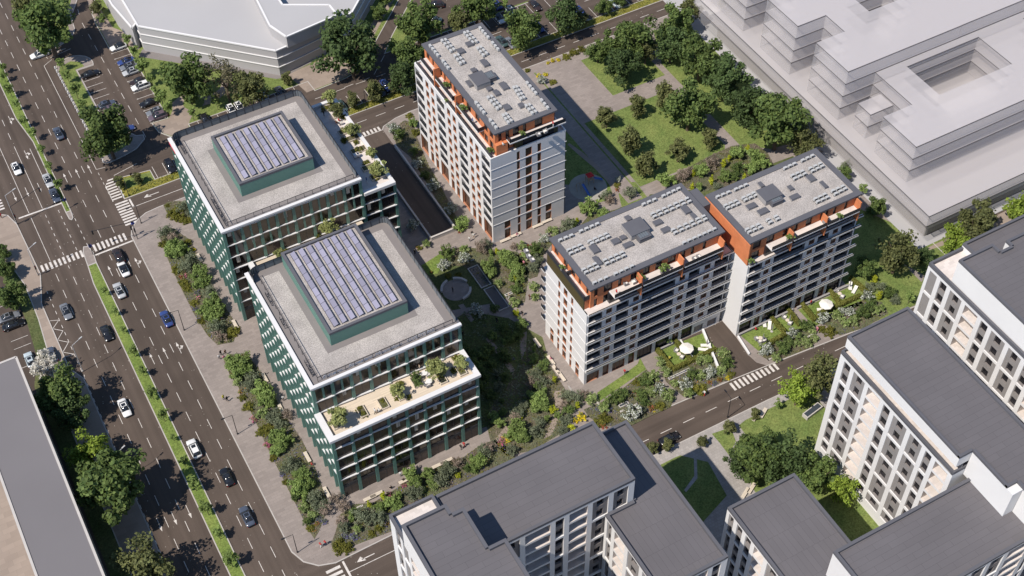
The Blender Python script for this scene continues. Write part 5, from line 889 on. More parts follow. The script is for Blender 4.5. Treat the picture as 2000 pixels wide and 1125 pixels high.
# hedges of the private gardens
def hedge(a, c, w, h, lab, z=.15):
    a = np.array(a, float); c = np.array(c, float); d = c-a; L = np.hypot(*d); N = int(L*w*260+L*h*200); r = np.random.RandomState(int(L*100))
    p = np.stack([(r.rand(N)-.5)*w, r.rand(N)*L, r.rand(N)*h], 1); f_ = r.randint(0, 4, N); p[f_ == 0, 0] = w/2; p[f_ == 1, 0] = -w/2; p[f_ >= 2, 2] = h
    p += r.normal(size=(N, 3))*.05; ang = math.atan2(-d[0], d[1]); q = np.stack([p[:, 0]*math.cos(ang)-p[:, 1]*math.sin(ang), p[:, 0]*math.sin(ang)+p[:, 1]*math.cos(ang), p[:, 2]], 1)
    n_ = r.normal(size=(N, 3)); n_[:, 2] += .5; n_ /= np.linalg.norm(n_, axis=1)[:, None]; u_ = np.cross(n_, r.normal(size=(N, 3))); u_ /= np.linalg.norm(u_, axis=1)[:, None]; v_ = np.cross(n_, u_); s = .11
    V = np.stack([q-u_*s-v_*s*.6, q+u_*s-v_*s*.6, q+u_*s+v_*s*.6, q-u_*s+v_*s*.6], 1).reshape(-1, 3); core = MB(); core.box(-w*.42, .05, 0, w*.42, L-.05, h*.93)
    k0 = len(V); cv = [(x*math.cos(ang)-y*math.sin(ang), x*math.sin(ang)+y*math.cos(ang), zz) for x, y, zz in core.v]
    me = bpy.data.meshes.new('hedge'); me.from_pydata([tuple(x) for x in V]+cv, [], [(4*i, 4*i+1, 4*i+2, 4*i+3) for i in range(N)]+[tuple(k0+i for i in f) for f in core.f]); me.materials.append(MATS['leaf_hedge'])
    return thing('hedge', 'hedge', lab, (a[0], a[1], z), 0, data=me)
leafmat('leaf_hedge', (.15, .165, .035), (.24, .235, .06), .1)
for px, lab in ((((1132, 680), (1185, 745)), ''),): pass
H_ = [((1283, 681), (1312, 718), 'clipped hedge at the open left end of the first private garden'), ((1318, 664), (1348, 700), 'clipped hedge dividing the first garden beside the parasol'), ((1314, 721), (1398, 681), 'clipped hedge along the front of the first garden'), ((1498, 611), (1532, 648), 'clipped hedge between ramp lawn and armchair lawn'), ((1532, 595), (1562, 634), 'clipped hedge right of the armchair lawn'), ((1558, 583), (1592, 625), 'clipped hedge left of the far parasol lawn'), ((1612, 557), (1645, 597), 'clipped hedge between the far parasol and far loungers'), ((1596, 614), (1680, 577), 'clipped hedge along the front of the far gardens'), ((1505, 668), (1534, 652), 'clipped hedge along the front of the ramp lawn'), ((1660, 541), (1695, 572), 'clipped hedge at the far end of the gardens')]
for a, c, lab in H_: hedge(g(*a, .8)[:2], g(*c, .8)[:2], .62, 1.05, lab)
# low ground cover in the beds
def cover(name, polys, mats, n, size, seed, z=.15, h=.25):
    r = np.random.RandomState(seed); V = []; Fc = []; mi = []
    for P in polys:
        P = [tuple(q) for q in P]; xs = [q[0] for q in P]; ys = [q[1] for q in P]; A = (max(xs)-min(xs))*(max(ys)-min(ys)); N = int(A*n); pts = np.stack([min(xs)+(max(xs)-min(xs))*r.rand(N), min(ys)+(max(ys)-min(ys))*r.rand(N)], 1)
        for x, y in pts:
            if not inpoly((x, y), P): continue
            v = math.sin(x*.9+seed)+math.sin(y*1.1+x*.4+seed*2)+r.rand()*.9; mid = 0 if v > .5 else (1 if v > -.6 else 2)
            a = r.rand()*6.28; s = size*(.6+.8*r.rand()); zz = z+r.rand()*h; t = (r.rand()-.5)*1.2*s; k_ = len(V); ca, sa = math.cos(a)*s, math.sin(a)*s
            V += [(x-ca, y-sa, zz-t), (x+sa*.6, y-ca*.6, zz), (x+ca, y+sa, zz+t), (x-sa*.6, y+ca*.6, zz)]; Fc.append((k_, k_+1, k_+2, k_+3)); mi.append(mid)
    me = bpy.data.meshes.new(name); me.from_pydata(V, [], Fc)
    for q in mats: me.materials.append(MATS[q])
    me.polygons.foreach_set('material_index', mi); me.update(); return stuff(link(name, me))
bp = [gp(px, .15) for nm, px in BEDS.items()]
cover('ground_cover', bp, ['leaf_grey', 'leaf_tuft', 'leaf_mauve'], 9, .13, 5)
cover('flower_cover', [bp[i] for i in (1, 2, 3, 5, 6, 8)], ['petal_violet', 'leaf_grey', 'leaf_bright'], 3.0, .11, 9, .2, .25)
cover('garden_cover', [[(66.5, 138), (77.8, 136), (82, 140), (86.3, 146), (84.5, 160), (78, 166), (66.5, 164)]], ['leaf_tree', 'leaf_grey', 'leaf_tree_dark'], 6, .2, 3, .15, .5)
cover('hedge_cover', [[(34, 234.7), (176, 234.7), (176, 237.0), (34, 237.0)], [(26, 234.8), (34, 234.8), (34, 236.8), (26.6, 236.8)], [(100, 237), (111.6, 237), (111, 241), (100.6, 241)], [(145, 237), (150, 237), (149.4, 241), (145.4, 241)]], ['leaf_hedge', 'leaf_topiary', 'leaf_tuft'], 14, .14, 4, .12, .4)
# ================================================================== vehicles
M('car_glass', (.02, .022, .026), .06, spec=.8); M('tyre', (.02, .02, .02), .85); M('alloy', (.45, .45, .46), .35, metal=.7); M('lamp_clear', (.75, .75, .72), .15, spec=.8); M('lamp_red', (.45, .02, .02), .2, spec=.8)
for n_, c_ in dict(white=(.72, .72, .71), silver=(.42, .43, .44), grey=(.17, .18, .2), black=(.012, .012, .014), slate=(.07, .085, .12), blue=(.035, .06, .2), brown=(.035, .022, .02), mauve=(.12, .09, .11), green=(.05, .085, .085), pale=(.45, .52, .55)).items(): M('paint_'+n_, c_, .22, spec=.7)
def loft(st, mat):
    m_ = MB(); n = len(st[0]); base = 0
    for s in st: m_.v += s
    for i in range(len(st)-1):
        for j in range(n-1): a = i*n+j; m_.f.append((a, a+1, a+n+1, a+n)); m_.mi.append(0)
    m_.f.append(tuple(range(n))[::-1]); m_.f.append(tuple((len(st)-1)*n+j for j in range(n))); m_.mi += [0, 0]
    me = m_.mesh('x', mat); 
    for p in me.polygons: p.use_smooth = True
    return me
def section(x, w, zb, zs, zt, k=.9):
    h = [(-w*.9, zb), (-w, zb+.22), (-w, zs-.1), (-w*.97, zs), (-w*k, zt), (-w*.4, zt+.03)]; P = h+[(-a, b) for a, b in h[::-1]]
    return [(x, a, b) for a, b in P]
def car_meshes(kind):
    L, w, hh = {'saloon': (4.7, .9, 1.42), 'estate': (4.75, .94, 1.62), 'hatch': (4.2, .88, 1.5), 'coupe': (4.4, .89, 1.32)}[kind]; f = L/2; sh = .88 if kind == 'estate' else .80
    body = loft([section(f, w*.72, .38, .55, .60), section(f-.12, w*.88, .26, .62, .68), section(f-.55, w*.98, .22, sh-.10, sh-.06), section(f-1.25, w, .22, sh-.02, sh+.06), section(0, w, .2, sh+.02, sh+.08), section(-f+1.0, w, .22, sh+.04, sh+.1), section(-f+.35, w*.98, .24, sh, sh+.07), section(-f+.08, w*.9, .3, sh-.1, sh-.02), section(-f, w*.78, .4, sh-.2, sh-.14)], 'paint_white')
    rear = {'saloon': (-f+1.55, -f+.75), 'coupe': (-f+1.75, -f+.6), 'estate': (-f+.6, -f+.22), 'hatch': (-f+.75, -f+.3)}[kind]; ws, rf = f-1.2, f-1.95
    def cs(x, wa, z0, z1, wb): return [(x, -wa, z0), (x, -wb, z1), (x, wb, z1), (x, wa, z0)]
    zl = sh+.05; gl = loft([cs(ws, w*.86, zl, zl+.02, w*.84), cs(rf, w*.9, zl, hh-.05, w*.70), cs((rf+rear[0])/2, w*.9, zl, hh, w*.71), cs(rear[0], w*.88, zl, hh-.06, w*.68), cs(rear[1], w*.82, zl, zl+.03, w*.8)], 'car_glass')
    r = MB(); rx0, rx1 = rf-.08, rear[0]+.06; r.prism([(rx0, -w*.66), (rx0, w*.66), (rx1, w*.64), (rx1, -w*.64)], hh-.035, hh+.012, True)
    for s in (-1, 1):
        r.tube((rx0, s*w*.68, hh-.04), (ws-.02, s*w*.85, zl+.02), .035, 4); r.tube((rx1, s*w*.66, hh-.05), (rear[1]+.04, s*w*.8, zl+.03), .045, 4); r.tube(((rx0+rx1)/2, s*w*.71, hh-.02), ((rx0+rx1)/2, s*w*.9, zl), .035, 4)
    roof = r.mesh('roof', 'paint_white'); sr = MB(); sr.box(rx0-.85, -w*.45, hh+.008, rx0-.12, w*.45, hh+.02)
    wh = MB(); wh.use('tyre'); wh.tube((0, -.11, 0), (0, .11, 0), .33, 14); wh.use('alloy'); wh.tube((0, -.125, 0), (0, .125, 0), .21, 10)
    hl = MB(); hl.box(-.1, -.2, -.06, .1, .2, .06); mirror = MB(); mirror.box(-.1, -.12, -.06, .1, .12, .07)
    return dict(L=L, w=w, sh=sh, body=body, glass=gl, roof=roof, sun=sr.mesh('sunroof', 'car_glass'), wheel=wh.mesh('wheel'), hl=hl.mesh('headlight', 'lamp_clear'), tl=hl.mesh('tail_light', 'lamp_red'), mir=mirror.mesh('mirror', 'steel_dark'), f=f, ws=ws)
CM = {k_: car_meshes(k_) for k_ in ('saloon', 'estate', 'hatch', 'coupe')}
def car(kind, paint, px, py, ang, label, roof=None, z=.0):
    c = CM[kind]; p = g(px, py, z+.65); t = thing('parked_car' if 'parked' in label else 'car', 'car', label, (p[0], p[1], z), rad(ang), 'parked cars' if 'parked' in label else 'cars on the road')
    def part(n_, me, mat=None, loc=(0, 0, 0), sc=None):
        o = link(n_, me, t); o.location = loc
        if sc: o.scale = sc
        if mat: o.material_slots[0].link = 'OBJECT'; o.material_slots[0].material = MATS[mat]
        return o
    part('body', c['body'], 'paint_'+paint); part('windows', c['glass']); part('roof', c['roof'], 'paint_'+(roof or paint)); part('sunroof', c['sun'])
    for x in (c['f']-.85, -c['f']+.85):
        for y in (-c['w']+.1, c['w']-.1): part('wheel', c['wheel'], None, (x, y, .33))
    for s in (-1, 1):
        part('headlight', c['hl'], None, (c['f']-.16, s*c['w']*.68, .60)); part('tail_light', c['tl'], None, (-c['f']+.1, s*c['w']*.68, c['sh']-.22)); part('mirror', c['mir'], None, (c['ws']-.25, s*(c['w']+.08), c['sh']+.1))
    return t
N_, S_, E_, W_ = 90, -90, 0, 180
for a in (('estate', 'white', 77, 106, W_, 'white estate car turning out of the entry road'), ('saloon', 'slate', 114, 260, N_, 'dark blue car alone on the carriageway right of the upper median'), ('hatch', 'white', 32, 329, S_, 'white car in the outer lane left of the upper median'), ('saloon', 'silver', 94, 352, S_, 'silver car waiting behind the blue car at the stop line'), ('saloon', 'slate', 107, 381, S_, 'blue-grey car first at the stop line by the median tip'), ('estate', 'brown', 231, 499, N_, 'dark brown car first at the zebra crossing'), ('saloon', 'white', 241, 525, N_, 'white car with black roof second at the zebra crossing', 'black'), ('saloon', 'silver', 233, 567, N_, 'silver car third in line before the zebra crossing'), ('saloon', 'grey', 129, 608, S_, 'grey-blue car beside the zigzag bus stop marking'), ('coupe', 'black', 208, 650, S_, 'black car beside the lower median, opposite the blue car'), ('saloon', 'blue', 325, 622, N_, 'blue car in the kerb lane beside the street lamp'), ('saloon', 'white', 243, 796, S_, 'white car leaving the tree shadow on the left carriageway'), ('estate', 'white', 379, 876, N_, 'white estate car with dark sunroof beside the lower median'), ('coupe', 'black', 443, 931, N_, 'black car following the white estate car'), ('saloon', 'slate', 482, 1008, N_, 'blue-grey car last on the right carriageway'),
    ('saloon', 'black', 176, 144, E_, 'black parked car alone at the top of the island bays'), ('hatch', 'slate', 209, 203, E_, 'blue-grey parked car above the silver one in the island bays'), ('hatch', 'mauve', 220, 211, E_, 'lilac parked car half under the tree in the island bays'), ('hatch', 'blue', 246, 252, E_, 'blue parked car hidden under the island tree'), ('hatch', 'white', 231, 91, W_, 'white parked car with black roof, top of the east bays', 'black'), ('coupe', 'blue', 246, 119, W_, 'bright blue parked coupe in the east bays'), ('saloon', 'grey', 252, 129, W_, 'grey parked car right below the blue coupe'), ('saloon', 'silver', 257, 139, W_, 'silver parked car below the grey one in the east bays'), ('hatch', 'brown', 269, 159, W_, 'dark brown parked car above the white estate'), ('estate', 'white', 275, 168, W_, 'white parked estate in the middle of the east bays'), ('saloon', 'black', 291, 200, W_, 'black parked car in the lower east bays'), ('hatch', 'grey', 302, 218, W_, 'dark grey parked car next to last in the east bays'), ('estate', 'mauve', 308, 227, W_, 'mauve-brown parked estate last in the east bays'), ('estate', 'black', 332, 324, S_, 'black parked car at the hedge beside the back office'),
    ('hatch', 'black', 401, 233, S_, 'dark parked car behind the back office roof railing'), ('hatch', 'white', 452, 214, S_, 'white parked car left of another white one behind the office railing'), ('hatch', 'white', 468, 209, S_, 'white parked car right of another white one behind the office railing'), ('hatch', 'pale', 517, 191, S_, 'pale parked car behind the office railing'), ('saloon', 'slate', 548, 180, S_, 'blue parked car near the brown forecourt'), ('saloon', 'green', 667, 206, N_, 'dark green parked car behind the terrace trees'), ('saloon', 'black', 744, 176, S_, 'dark parked car left of the blue one on the hedge strip'), ('saloon', 'blue', 754, 166, S_, 'blue parked car on the hedge strip'), ('estate', 'brown', 850, 9, 150, 'dark brown parked car at the top by the corner lawn'), ('saloon', 'green', 846, 37, 135, 'dark green parked car beneath the broad tree'), ('saloon', 'blue', 969, 8, N_, 'blue parked car in the far row at the top edge'), ('hatch', 'white', 975, 36, S_, 'white parked car with black roof, far row right of tower', 'black'), ('hatch', 'pale', 997, 21, S_, 'pale parked car beside the white one in the far row'), ('saloon', 'brown', 1045, 10, S_, 'dark brown parked car in the far row'), ('saloon', 'green', 980, 80, N_, 'dark parked car at the tower roof edge, left of two'), ('saloon', 'grey', 997, 83, N_, 'grey parked car at the tower roof edge, right of two'), ('saloon', 'blue', 1051, 52, S_, 'blue parked car partly hidden behind a tree'), ('hatch', 'blue', 1132, 22, S_, 'blue parked car beside the small olive tree'), ('saloon', 'pale', 1202, 5, N_, 'pale blue parked car near the top edge'),
    ('coupe', 'black', 1307, 856, E_, 'black car on the front street beside the bare young tree'), ('saloon', 'grey', 17, 619, E_, 'grey parked car in the shaded left lot, upper of two'), ('saloon', 'black', 26, 634, E_, 'black parked car in the shaded left lot, lower of two'), ('hatch', 'blue', 2, 570, E_, 'blue parked car cut by the left edge'), ('hatch', 'pale', 58, 702, N_, 'pale parked car half behind the white blossom'), ('hatch', 'slate', 101, 692, N_, 'blue-grey parked car right of the white blossom')): car(*a[:6], roof=(a[6] if len(a) > 6 else None), z=.14 if a[3] < 170 and a[2] > 840 and a[2] < 851 else .018)
# ================================================================== people
M('skin', (.45, .28, .2), .6); M('hair', (.03, .022, .018), .7)
def person_meshes(pose):
    """one continuous body grown over a skeleton; head, hands and feet included; hair, top and trousers are clothing over it"""
    V = {}; Ed = []; R_ = {}
    def j(n_, p, r, par=None): V[n_] = p; R_[n_] = r; Ed.append((par, n_)) if par else None
    sit = pose == 'sit'; st = .16 if pose == 'walk' else .02; hp = .50 if sit else .93
    j('pelvis', (0, 0, hp), .135); j('waist', (0, .0, hp+.2), .115, 'pelvis'); j('chest', (.0, 0, hp+.40), .135, 'waist'); j('neckb', (0, 0, hp+.55), .07, 'chest'); j('neck', (.01, 0, hp+.62), .052, 'neckb'); j('jaw', (.03, 0, hp+.68), .065, 'neck'); j('head', (.015, 0, hp+.77), .088, 'jaw'); j('nose', (.105, 0, hp+.73), .015, 'jaw')
    for s, q in ((-1, 1), (1, -1)):
        j('sh%d' % s, (0, s*.19, hp+.50), .06, 'chest'); e = (.10 if sit else q*st*.5-.02, s*.25, hp+.24); j('el%d' % s, e, .043, 'sh%d' % s); wr = (.30, s*.2, hp+.12) if sit else (q*st*.9+.07, s*.25, hp+.02); j('wr%d' % s, wr, .03, 'el%d' % s); d = (.07, 0, -.02) if sit else (.02, 0, -.07); j('palm%d' % s, tuple(wr[i]+d[i] for i in range(3)), .03, 'wr%d' % s)
        j('hip%d' % s, (.02, s*.09, hp-.05), .10, 'pelvis')
        if sit: kn = (.44, s*.11, .48); an = (.42, s*.11, .09)
        else: kn = (-q*st*.55+.04, s*.1, .5); an = (-q*st*1.1, s*.1, .09)
        j('kn%d' % s, kn, .062, 'hip%d' % s); j('an%d' % s, an, .042, 'kn%d' % s); j('toe%d' % s, (an[0]+.16, an[1], .045), .036, 'an%d' % s)
    nm = list(V); me = bpy.data.meshes.new('body'); me.from_pydata([V[n_] for n_ in nm], [(nm.index(a), nm.index(b_)) for a, b_ in Ed], [])
    o = bpy.data.objects.new('tmp', me); COL.objects.link(o); o.modifiers.new('s', 'SKIN'); 
    for i, n_ in enumerate(nm): sv = me.skin_vertices[0].data[i]; sv.radius = (R_[n_], R_[n_]*(1.0 if n_ not in ('chest', 'waist', 'pelvis') else 1.15)); sv.use_root = (n_ == 'pelvis')
    m2 = o.modifiers.new('u', 'SUBSURF'); m2.levels = 1; m2.render_levels = 1
    dg = bpy.context.evaluated_depsgraph_get(); res = bpy.data.meshes.new_from_object(o.evaluated_get(dg)); bpy.data.objects.remove(o); res.name = 'body'
    def cloth(name, cond, grow):
        b_ = bmesh.new(); b_.from_mesh(res); b_.normal_update()
        bmesh.ops.delete(b_, geom=[f for f in b_.faces if not cond(f.calc_center_median())], context='FACES')
        for v in b_.verts: v.co += v.normal*grow
        m_ = bpy.data.meshes.new(name); b_.to_mesh(m_); b_.free(); m_.materials.clear(); m_.materials.append(MATS['fabric_grey']); return m_
    res.materials.clear(); res.materials.append(MATS['skin'])
    top = cloth('top', lambda c: hp-.02 < c.z < hp+.56 and not (sit and c.x > .24 and abs(c.y) < .16), .012); tr = cloth('trousers', lambda c: .1 < c.z < hp+.02 and (sit or abs(c.y) < .215), .012)
    hr = cloth('hair', lambda c: c.z > hp+.74 and c.x < .07 or c.z > hp+.82, .014); hr.materials[0] = MATS['hair']; return res, top, tr, hr
PM = {k_: person_meshes(k_) for k_ in ('stand', 'walk', 'sit')}
CL = dict(red=(.5, .03, .035), white=(.7, .69, .66), black=(.015, .015, .018), navy=(.02, .03, .08), pink=(.6, .22, .28), yellow=(.55, .5, .06), beige=(.45, .36, .27), brown=(.12, .06, .04), blue=(.1, .16, .35), grey=(.2, .2, .21))
for n_, c_ in CL.items(): M('cloth_'+n_, c_, .85)
def person(pose, top, bottom, px, py, ang, where, z=.14):
    p = g(px, py, z+.8); b_, t_, tr, h_ = PM[pose]; verb = {'stand': 'standing', 'walk': 'walking', 'sit': 'sitting'}[pose]
    o = thing('person', 'person', ('person in %s, %s trousers, %s %s' % (top, bottom, verb, where)) if top != bottom else ('person all in %s %s %s' % (top, verb, where)), (p[0], p[1], z-(.06 if pose == 'sit' else 0)), rad(ang)); link('body', b_, o)
    for nme, me, mt in (('top', t_, top), ('trousers', tr, bottom), ('hair', h_, None)):
        c = link(nme, me, o)
        if mt: c.material_slots[0].link = 'OBJECT'; c.material_slots[0].material = MATS['cloth_'+mt]
for a in (('walk', 'black', 'black', 431, 689, 100, 'at the back of the boulevard group of four'), ('walk', 'brown', 'beige', 440, 688, 100, 'at the right of the boulevard group of four'), ('walk', 'white', 'black', 428, 697, 100, 'at the left of the boulevard group of four'), ('walk', 'pink', 'white', 437, 699, 100, 'in front of the boulevard group of four'), ('walk', 'yellow', 'navy', 436, 776, -70, 'below the group of four, left of two'), ('walk', 'black', 'black', 443, 779, -70, 'below the group of four, right of two'), ('stand', 'brown', 'black', 512, 666, 0, 'against the front office side wall'), ('stand', 'white', 'black', 553, 778, 80, 'in the shade beside the front office side wall'), ('walk', 'red', 'white', 626, 1064, 20, 'near the boulevard corner, lower of two'), ('walk', 'red', 'navy', 635, 1060, 20, 'near the boulevard corner, upper of two'), ('sit', 'red', 'white', 608, 905, 0, 'on a bench beside the front office', .16), ('stand', 'white', 'grey', 782, 926, 70, 'outside the front office shops'), ('sit', 'black', 'black', 788, 936, 100, 'on the bench outside the front office shops'), ('sit', 'black', 'white', 763, 951, 100, 'on the bench by the pink flowers'), ('walk', 'red', 'red', 906, 868, 30, 'at the corner of the front office'), ('walk', 'black', 'black', 900, 873, 30, 'at the front office corner beside the one in red'), ('walk', 'white', 'grey', 917, 467, 60, 'on the plaza left of the tower corner'), ('walk', 'black', 'white', 922, 456, 60, 'on the plaza, upper left of the three'), ('walk', 'white', 'beige', 925, 460, 60, 'on the plaza, right of the three'), ('sit', 'pink', 'white', 1009, 456, -60, 'on the bench at the foot of the tower'), ('stand', 'black', 'black', 810, 492, 40, 'at the office corner beyond the roof railing'), ('stand', 'black', 'black', 884, 566, 0, 'in the middle of the round plaza'), ('walk', 'black', 'navy', 970, 625, 0, 'in the shade of the garden lane'), ('walk', 'black', 'black', 904, 652, 90, 'in the shade behind the front office'), ('walk', 'pink', 'black', 1023, 514, 10, 'on the path beside the red flowers'), ('walk', 'beige', 'white', 994, 578 , 10, 'in the garden by the framed pool'), ('walk', 'black', 'brown', 1020, 612, 10, 'on the lane by the long block'), ('walk', 'brown', 'brown', 1034, 580, 10, 'on the lane by the planted bed'), ('sit', 'pink', 'navy', 1075, 699, 0, 'on the bench by the long block end wall'), ('sit', 'black', 'navy', 1086, 720, 0, 'on the lower bench by the long block end wall'), ('sit', 'black', 'grey', 1063, 686, 0, 'on the upper bench by the long block end wall'), ('walk', 'red', 'black', 1220, 726, 20, 'in front of the long block shops'), ('sit', 'yellow', 'black', 1309, 697, 150, 'on the first private lawn'), ('sit', 'red', 'navy', 1476, 641, 0, 'on the ramp lawn'), ('walk', 'red', 'black', 1584, 591, 90, 'on the far parasol lawn'), ('walk', 'white', 'red', 1376, 768, 10, 'on the front street pavement'), ('walk', 'pink', 'pink', 1596, 643, 0, 'on the path to the far gardens'), ('walk', 'red', 'brown', 1, 421, 90, 'at the left edge of the corner pavement'), ('walk', 'black', 'black', 256, 342, 90, 'on the hedge island by the bush'), ('stand', 'white', 'black', 731, 878 - 155, 0, 'by the window on the timber terrace', 19.3) if 0 else ('stand', 'black', 'black', 813, 719, 0, 'on the timber terrace near the window', 19.3), ('stand', 'beige', 'grey', 819, 717, 180, 'on the timber terrace facing the one in black', 19.3), ('walk', 'white', 'black', 732, 803, 0, 'by the timber terrace edge, left of two', 19.3), ('sit', 'white', 'beige', 740, 799, 180, 'by the timber terrace edge, right of two', 19.3), ('stand', 'black', 'black', 632, 221, 0, 'on the strip terrace, nearest the railing', 22.6), ('sit', 'brown', 'black', 656, 237, 0, 'at the strip terrace seating, left of three', 22.6), ('sit', 'red', 'brown', 661, 233, 0, 'at the strip terrace seating, upper of three', 22.6), ('sit', 'white', 'black', 667, 238, 180, 'at the strip terrace seating, right of three', 22.6), ('stand', 'black', 'black', 698, 302, 0, 'on the strip terrace by the white cart', 22.6), ('stand', 'blue', 'white', 716, 352, 0, 'at the near end of the strip terrace', 22.6), ('stand', 'blue', 'white', 923, 236, 0, 'on the tower roof terrace', 28.3), ('sit', 'white', 'black', 982, 280, 0, 'on the tower balcony above the end wall', 28.3), ('stand', 'red', 'white', 1080, 242, 0, 'at the right end of the tower balcony', 28.3), ('stand', 'red', 'black', 868, 162, 0, 'on the tower upper terrace by the green plant', 28.3), ('stand', 'red', 'white', 1204, 571, 0, 'on the long block penthouse balcony', 25.2), ('sit', 'black', 'black', 1161, 367, 0, 'beside the playground', .15), ('walk', 'black', 'white', 1170, 386, 0, 'on the sunny playground edge', .15)): person(*a)
# ================================================================== street furniture
def lamp(px, py, h, ang, label, arm=1.6, dark=True, z=.13):
    p = g(px, py, z); t = thing('street_lamp', 'street lamp', label, (p[0], p[1], z), rad(ang), 'street lamps'); mt = 'steel_dark' if dark else 'steel_pale'
    m_ = MB(); m_.tube((0, 0, 0), (0, 0, h), .09, 6, .055); m_.tube((0, 0, 0), (0, 0, .35), .14, 6); m_.build('pole', mt, t); m_ = MB(); m_.tube((0, 0, h), (arm, 0, h+.12), .05, 5); m_.build('arm', mt, t); m_ = MB(); m_.box(arm-.1, -.13, h+.06, arm+.65, .13, h+.2); m_.build('lamp_head', mt if dark else 'unit_white', t)
for a in ((276, 436, 5.6, 180, 'dark street lamp at the side street corner'), (360, 645, 6.6, 180, 'dark street lamp beside the blue car'), (464, 848, 6.4, 180, 'dark street lamp on the boulevard pavement beside the front office'), (581, 1079, 6.4, 180, 'dark street lamp at the rounded boulevard corner'), (1421, 815, 6.4, 90, 'dark street lamp at the front street kerb by the path'), (715, 213, 5.8, -90, 'dark street lamp on the hedge strip between the young trees'), (252, 383, 5.5, 180, 'thin street lamp by the hatched island hedge')): lamp(*a)
for a in ((33, 437, 9, 20, 'tall pale street lamp at the upper left crossing corner', 2.2, False), (74, 536, 8.0, 25, 'tall pale street lamp beside the zebra crossing', 1.8, False), (162, 725, 8.5, 25, 'tall pale street lamp by the zigzag marking', 2.0, False), (243, 935, 8, 25, 'tall pale street lamp beside the largest street tree', 2.0, False)): lamp(*a)
def signal(px, py, ang, label, arm=0.0, blue=False, z=.13):
    p = g(px, py, z); t = thing('traffic_light', 'traffic light', label, (p[0], p[1], z), rad(ang), 'traffic lights at the crossing'); h = 5.6 if arm else 3.2
    m_ = MB(); m_.tube((0, 0, 0), (0, 0, h), .08, 6)
    if arm: m_.tube((0, 0, h), (arm, 0, h+.1), .06, 5)
    m_.build('pole', 'steel_dark', t)
    for x, zz in ([(arm-.3, h-.5)] if arm else [])+[(0.05, 2.7)]:
        m_ = MB(); m_.use('steel_dark'); m_.box(x-.16, -.3, zz-.5, x+.16, .0, zz+.55); m_.use('lamp_red'); m_.tube((x, -.3, zz+.35), (x, -.33, zz+.35), .1, 8); m_.use('unit_grill'); m_.tube((x, -.3, zz), (x, -.33, zz), .1, 8); m_.build('signal_head', None, t)
    if blue: m_ = MB(); m_.box(-.35, -.08, h-.9, .35, -.04, h-.1); m_.build('sign_plate', 'sign_blue', t)
signal(34, 438, 20, 'traffic light on a long arm over the left carriageway', 8.0); signal(75, 538, 0, 'traffic light at the left end of the zebra crossing'); signal(132, 407, 180, 'traffic light with blue sign at the upper median tip', 0, True); signal(182, 497, 180, 'traffic light with large blue sign at the lower median tip', 0, True); signal(269, 467, 170, 'traffic light on a long arm with blue sign over the right carriageway', 9.0, True); signal(262, 462, 180, 'low traffic light at the right end of the zebra crossing')
# white bollards along the lay-by
bol = MB(); bol.prism(arc(0, 0, .16, 0, 315, 7), 0, .75, True); bol.tube((0, 0, .75), (0, 0, .85), .16, 8, .08); BM_ = bol.mesh('bollard', 'white_wall')
for i, y in enumerate(np.arange(248.6, 288, 1.55)): thing('bollard', 'bollard', 'white bollard along the parking island lay-by', (24.75, y, .12), 0, 'white bollards along the lay-by', -y, 'the entry road', data=BM_)
for i, y in enumerate(np.arange(297.5, 334, 1.9)): thing('bollard', 'bollard', 'white bollard along the striped road edge', (24.8, y, .12), 0, 'white bollards by the striped road edge', -y, 'the top edge', data=BM_)
for i, y in enumerate(np.arange(235, 241.5, 1.5)): thing('bollard', 'bollard', 'white bollard at the hatched traffic island', (25.3, y, .12), 0, 'white bollards at the traffic island', -y, 'the entry road', data=BM_)
# benches
def bench(px, py, ang, label, L=2.6, z=.135):
    p = g(px, py, z+.45); t = thing('bench', 'bench', label, (p[0], p[1], z), rad(ang), 'pale benches'); m_ = MB()
    for i in range(4): m_.box(-L/2, -.34+i*.175, .40, L/2, -.34+i*.175+.15, .47)
    m_.build('seat', 'bench_pale', t)
    for s in (-1, 1): m_ = MB(); m_.box(s*(L/2-.3)-.12, -.28, 0, s*(L/2-.3)+.12, .28, .40); m_.build('leg', 'stone_pale', t)
for a in ((389, 503, 90, 'pale bench in the yellow flower shade beside the back office'), (459, 633, 90, 'pale bench at the end of the back office bed'), (517, 737, 90, 'pale bench beside the red flowers of the front office bed'), (549, 798, 90, 'pale bench near the standing person by the front office'), (600, 892, 90, 'pale bench above the sitting person in red'), (638, 961, 90, 'pale bench at the corner of the front office bed'), (722, 972, 0, 'long pale bench left of the golden conifer by the shops'), (735, 965, 0, 'long pale bench right of the golden conifer by the shops'), (791, 938, 0, 'pale bench with the sitting person in black by the shops'), (856, 908, 0, 'long pale bench outside the shops, left of a pair'), (872, 900, 0, 'long pale bench outside the shops, right of a pair'), (987, 468, 0, 'pale bench left of the tower end wall doors'), (1008, 458, 0, 'pale bench with the sitting person at the tower'), (1050, 440, 0, 'pale bench at the right of the tower end wall'), (1068, 431, 0, 'last pale bench at the right of the tower end wall'), (1076, 703, 90, 'pale bench with pink person by the long block end wall'), (1086, 722, 90, 'lower pale bench by the long block end wall'), (1049, 669, 90, 'upper pale bench by the long block end wall'), (1097, 735, 90, 'pale bench by the lime bush near the end wall'), (1476, 812, 30, 'dark-framed bench on the south lawn, left one'), (1491, 806, 30, 'dark-framed bench on the south lawn, right one'), (1456, 962, 28, 'pale bench at the edge of the courtyard lawn'), (1468, 953, 28, 'second pale bench at the edge of the courtyard lawn')): bench(*a)
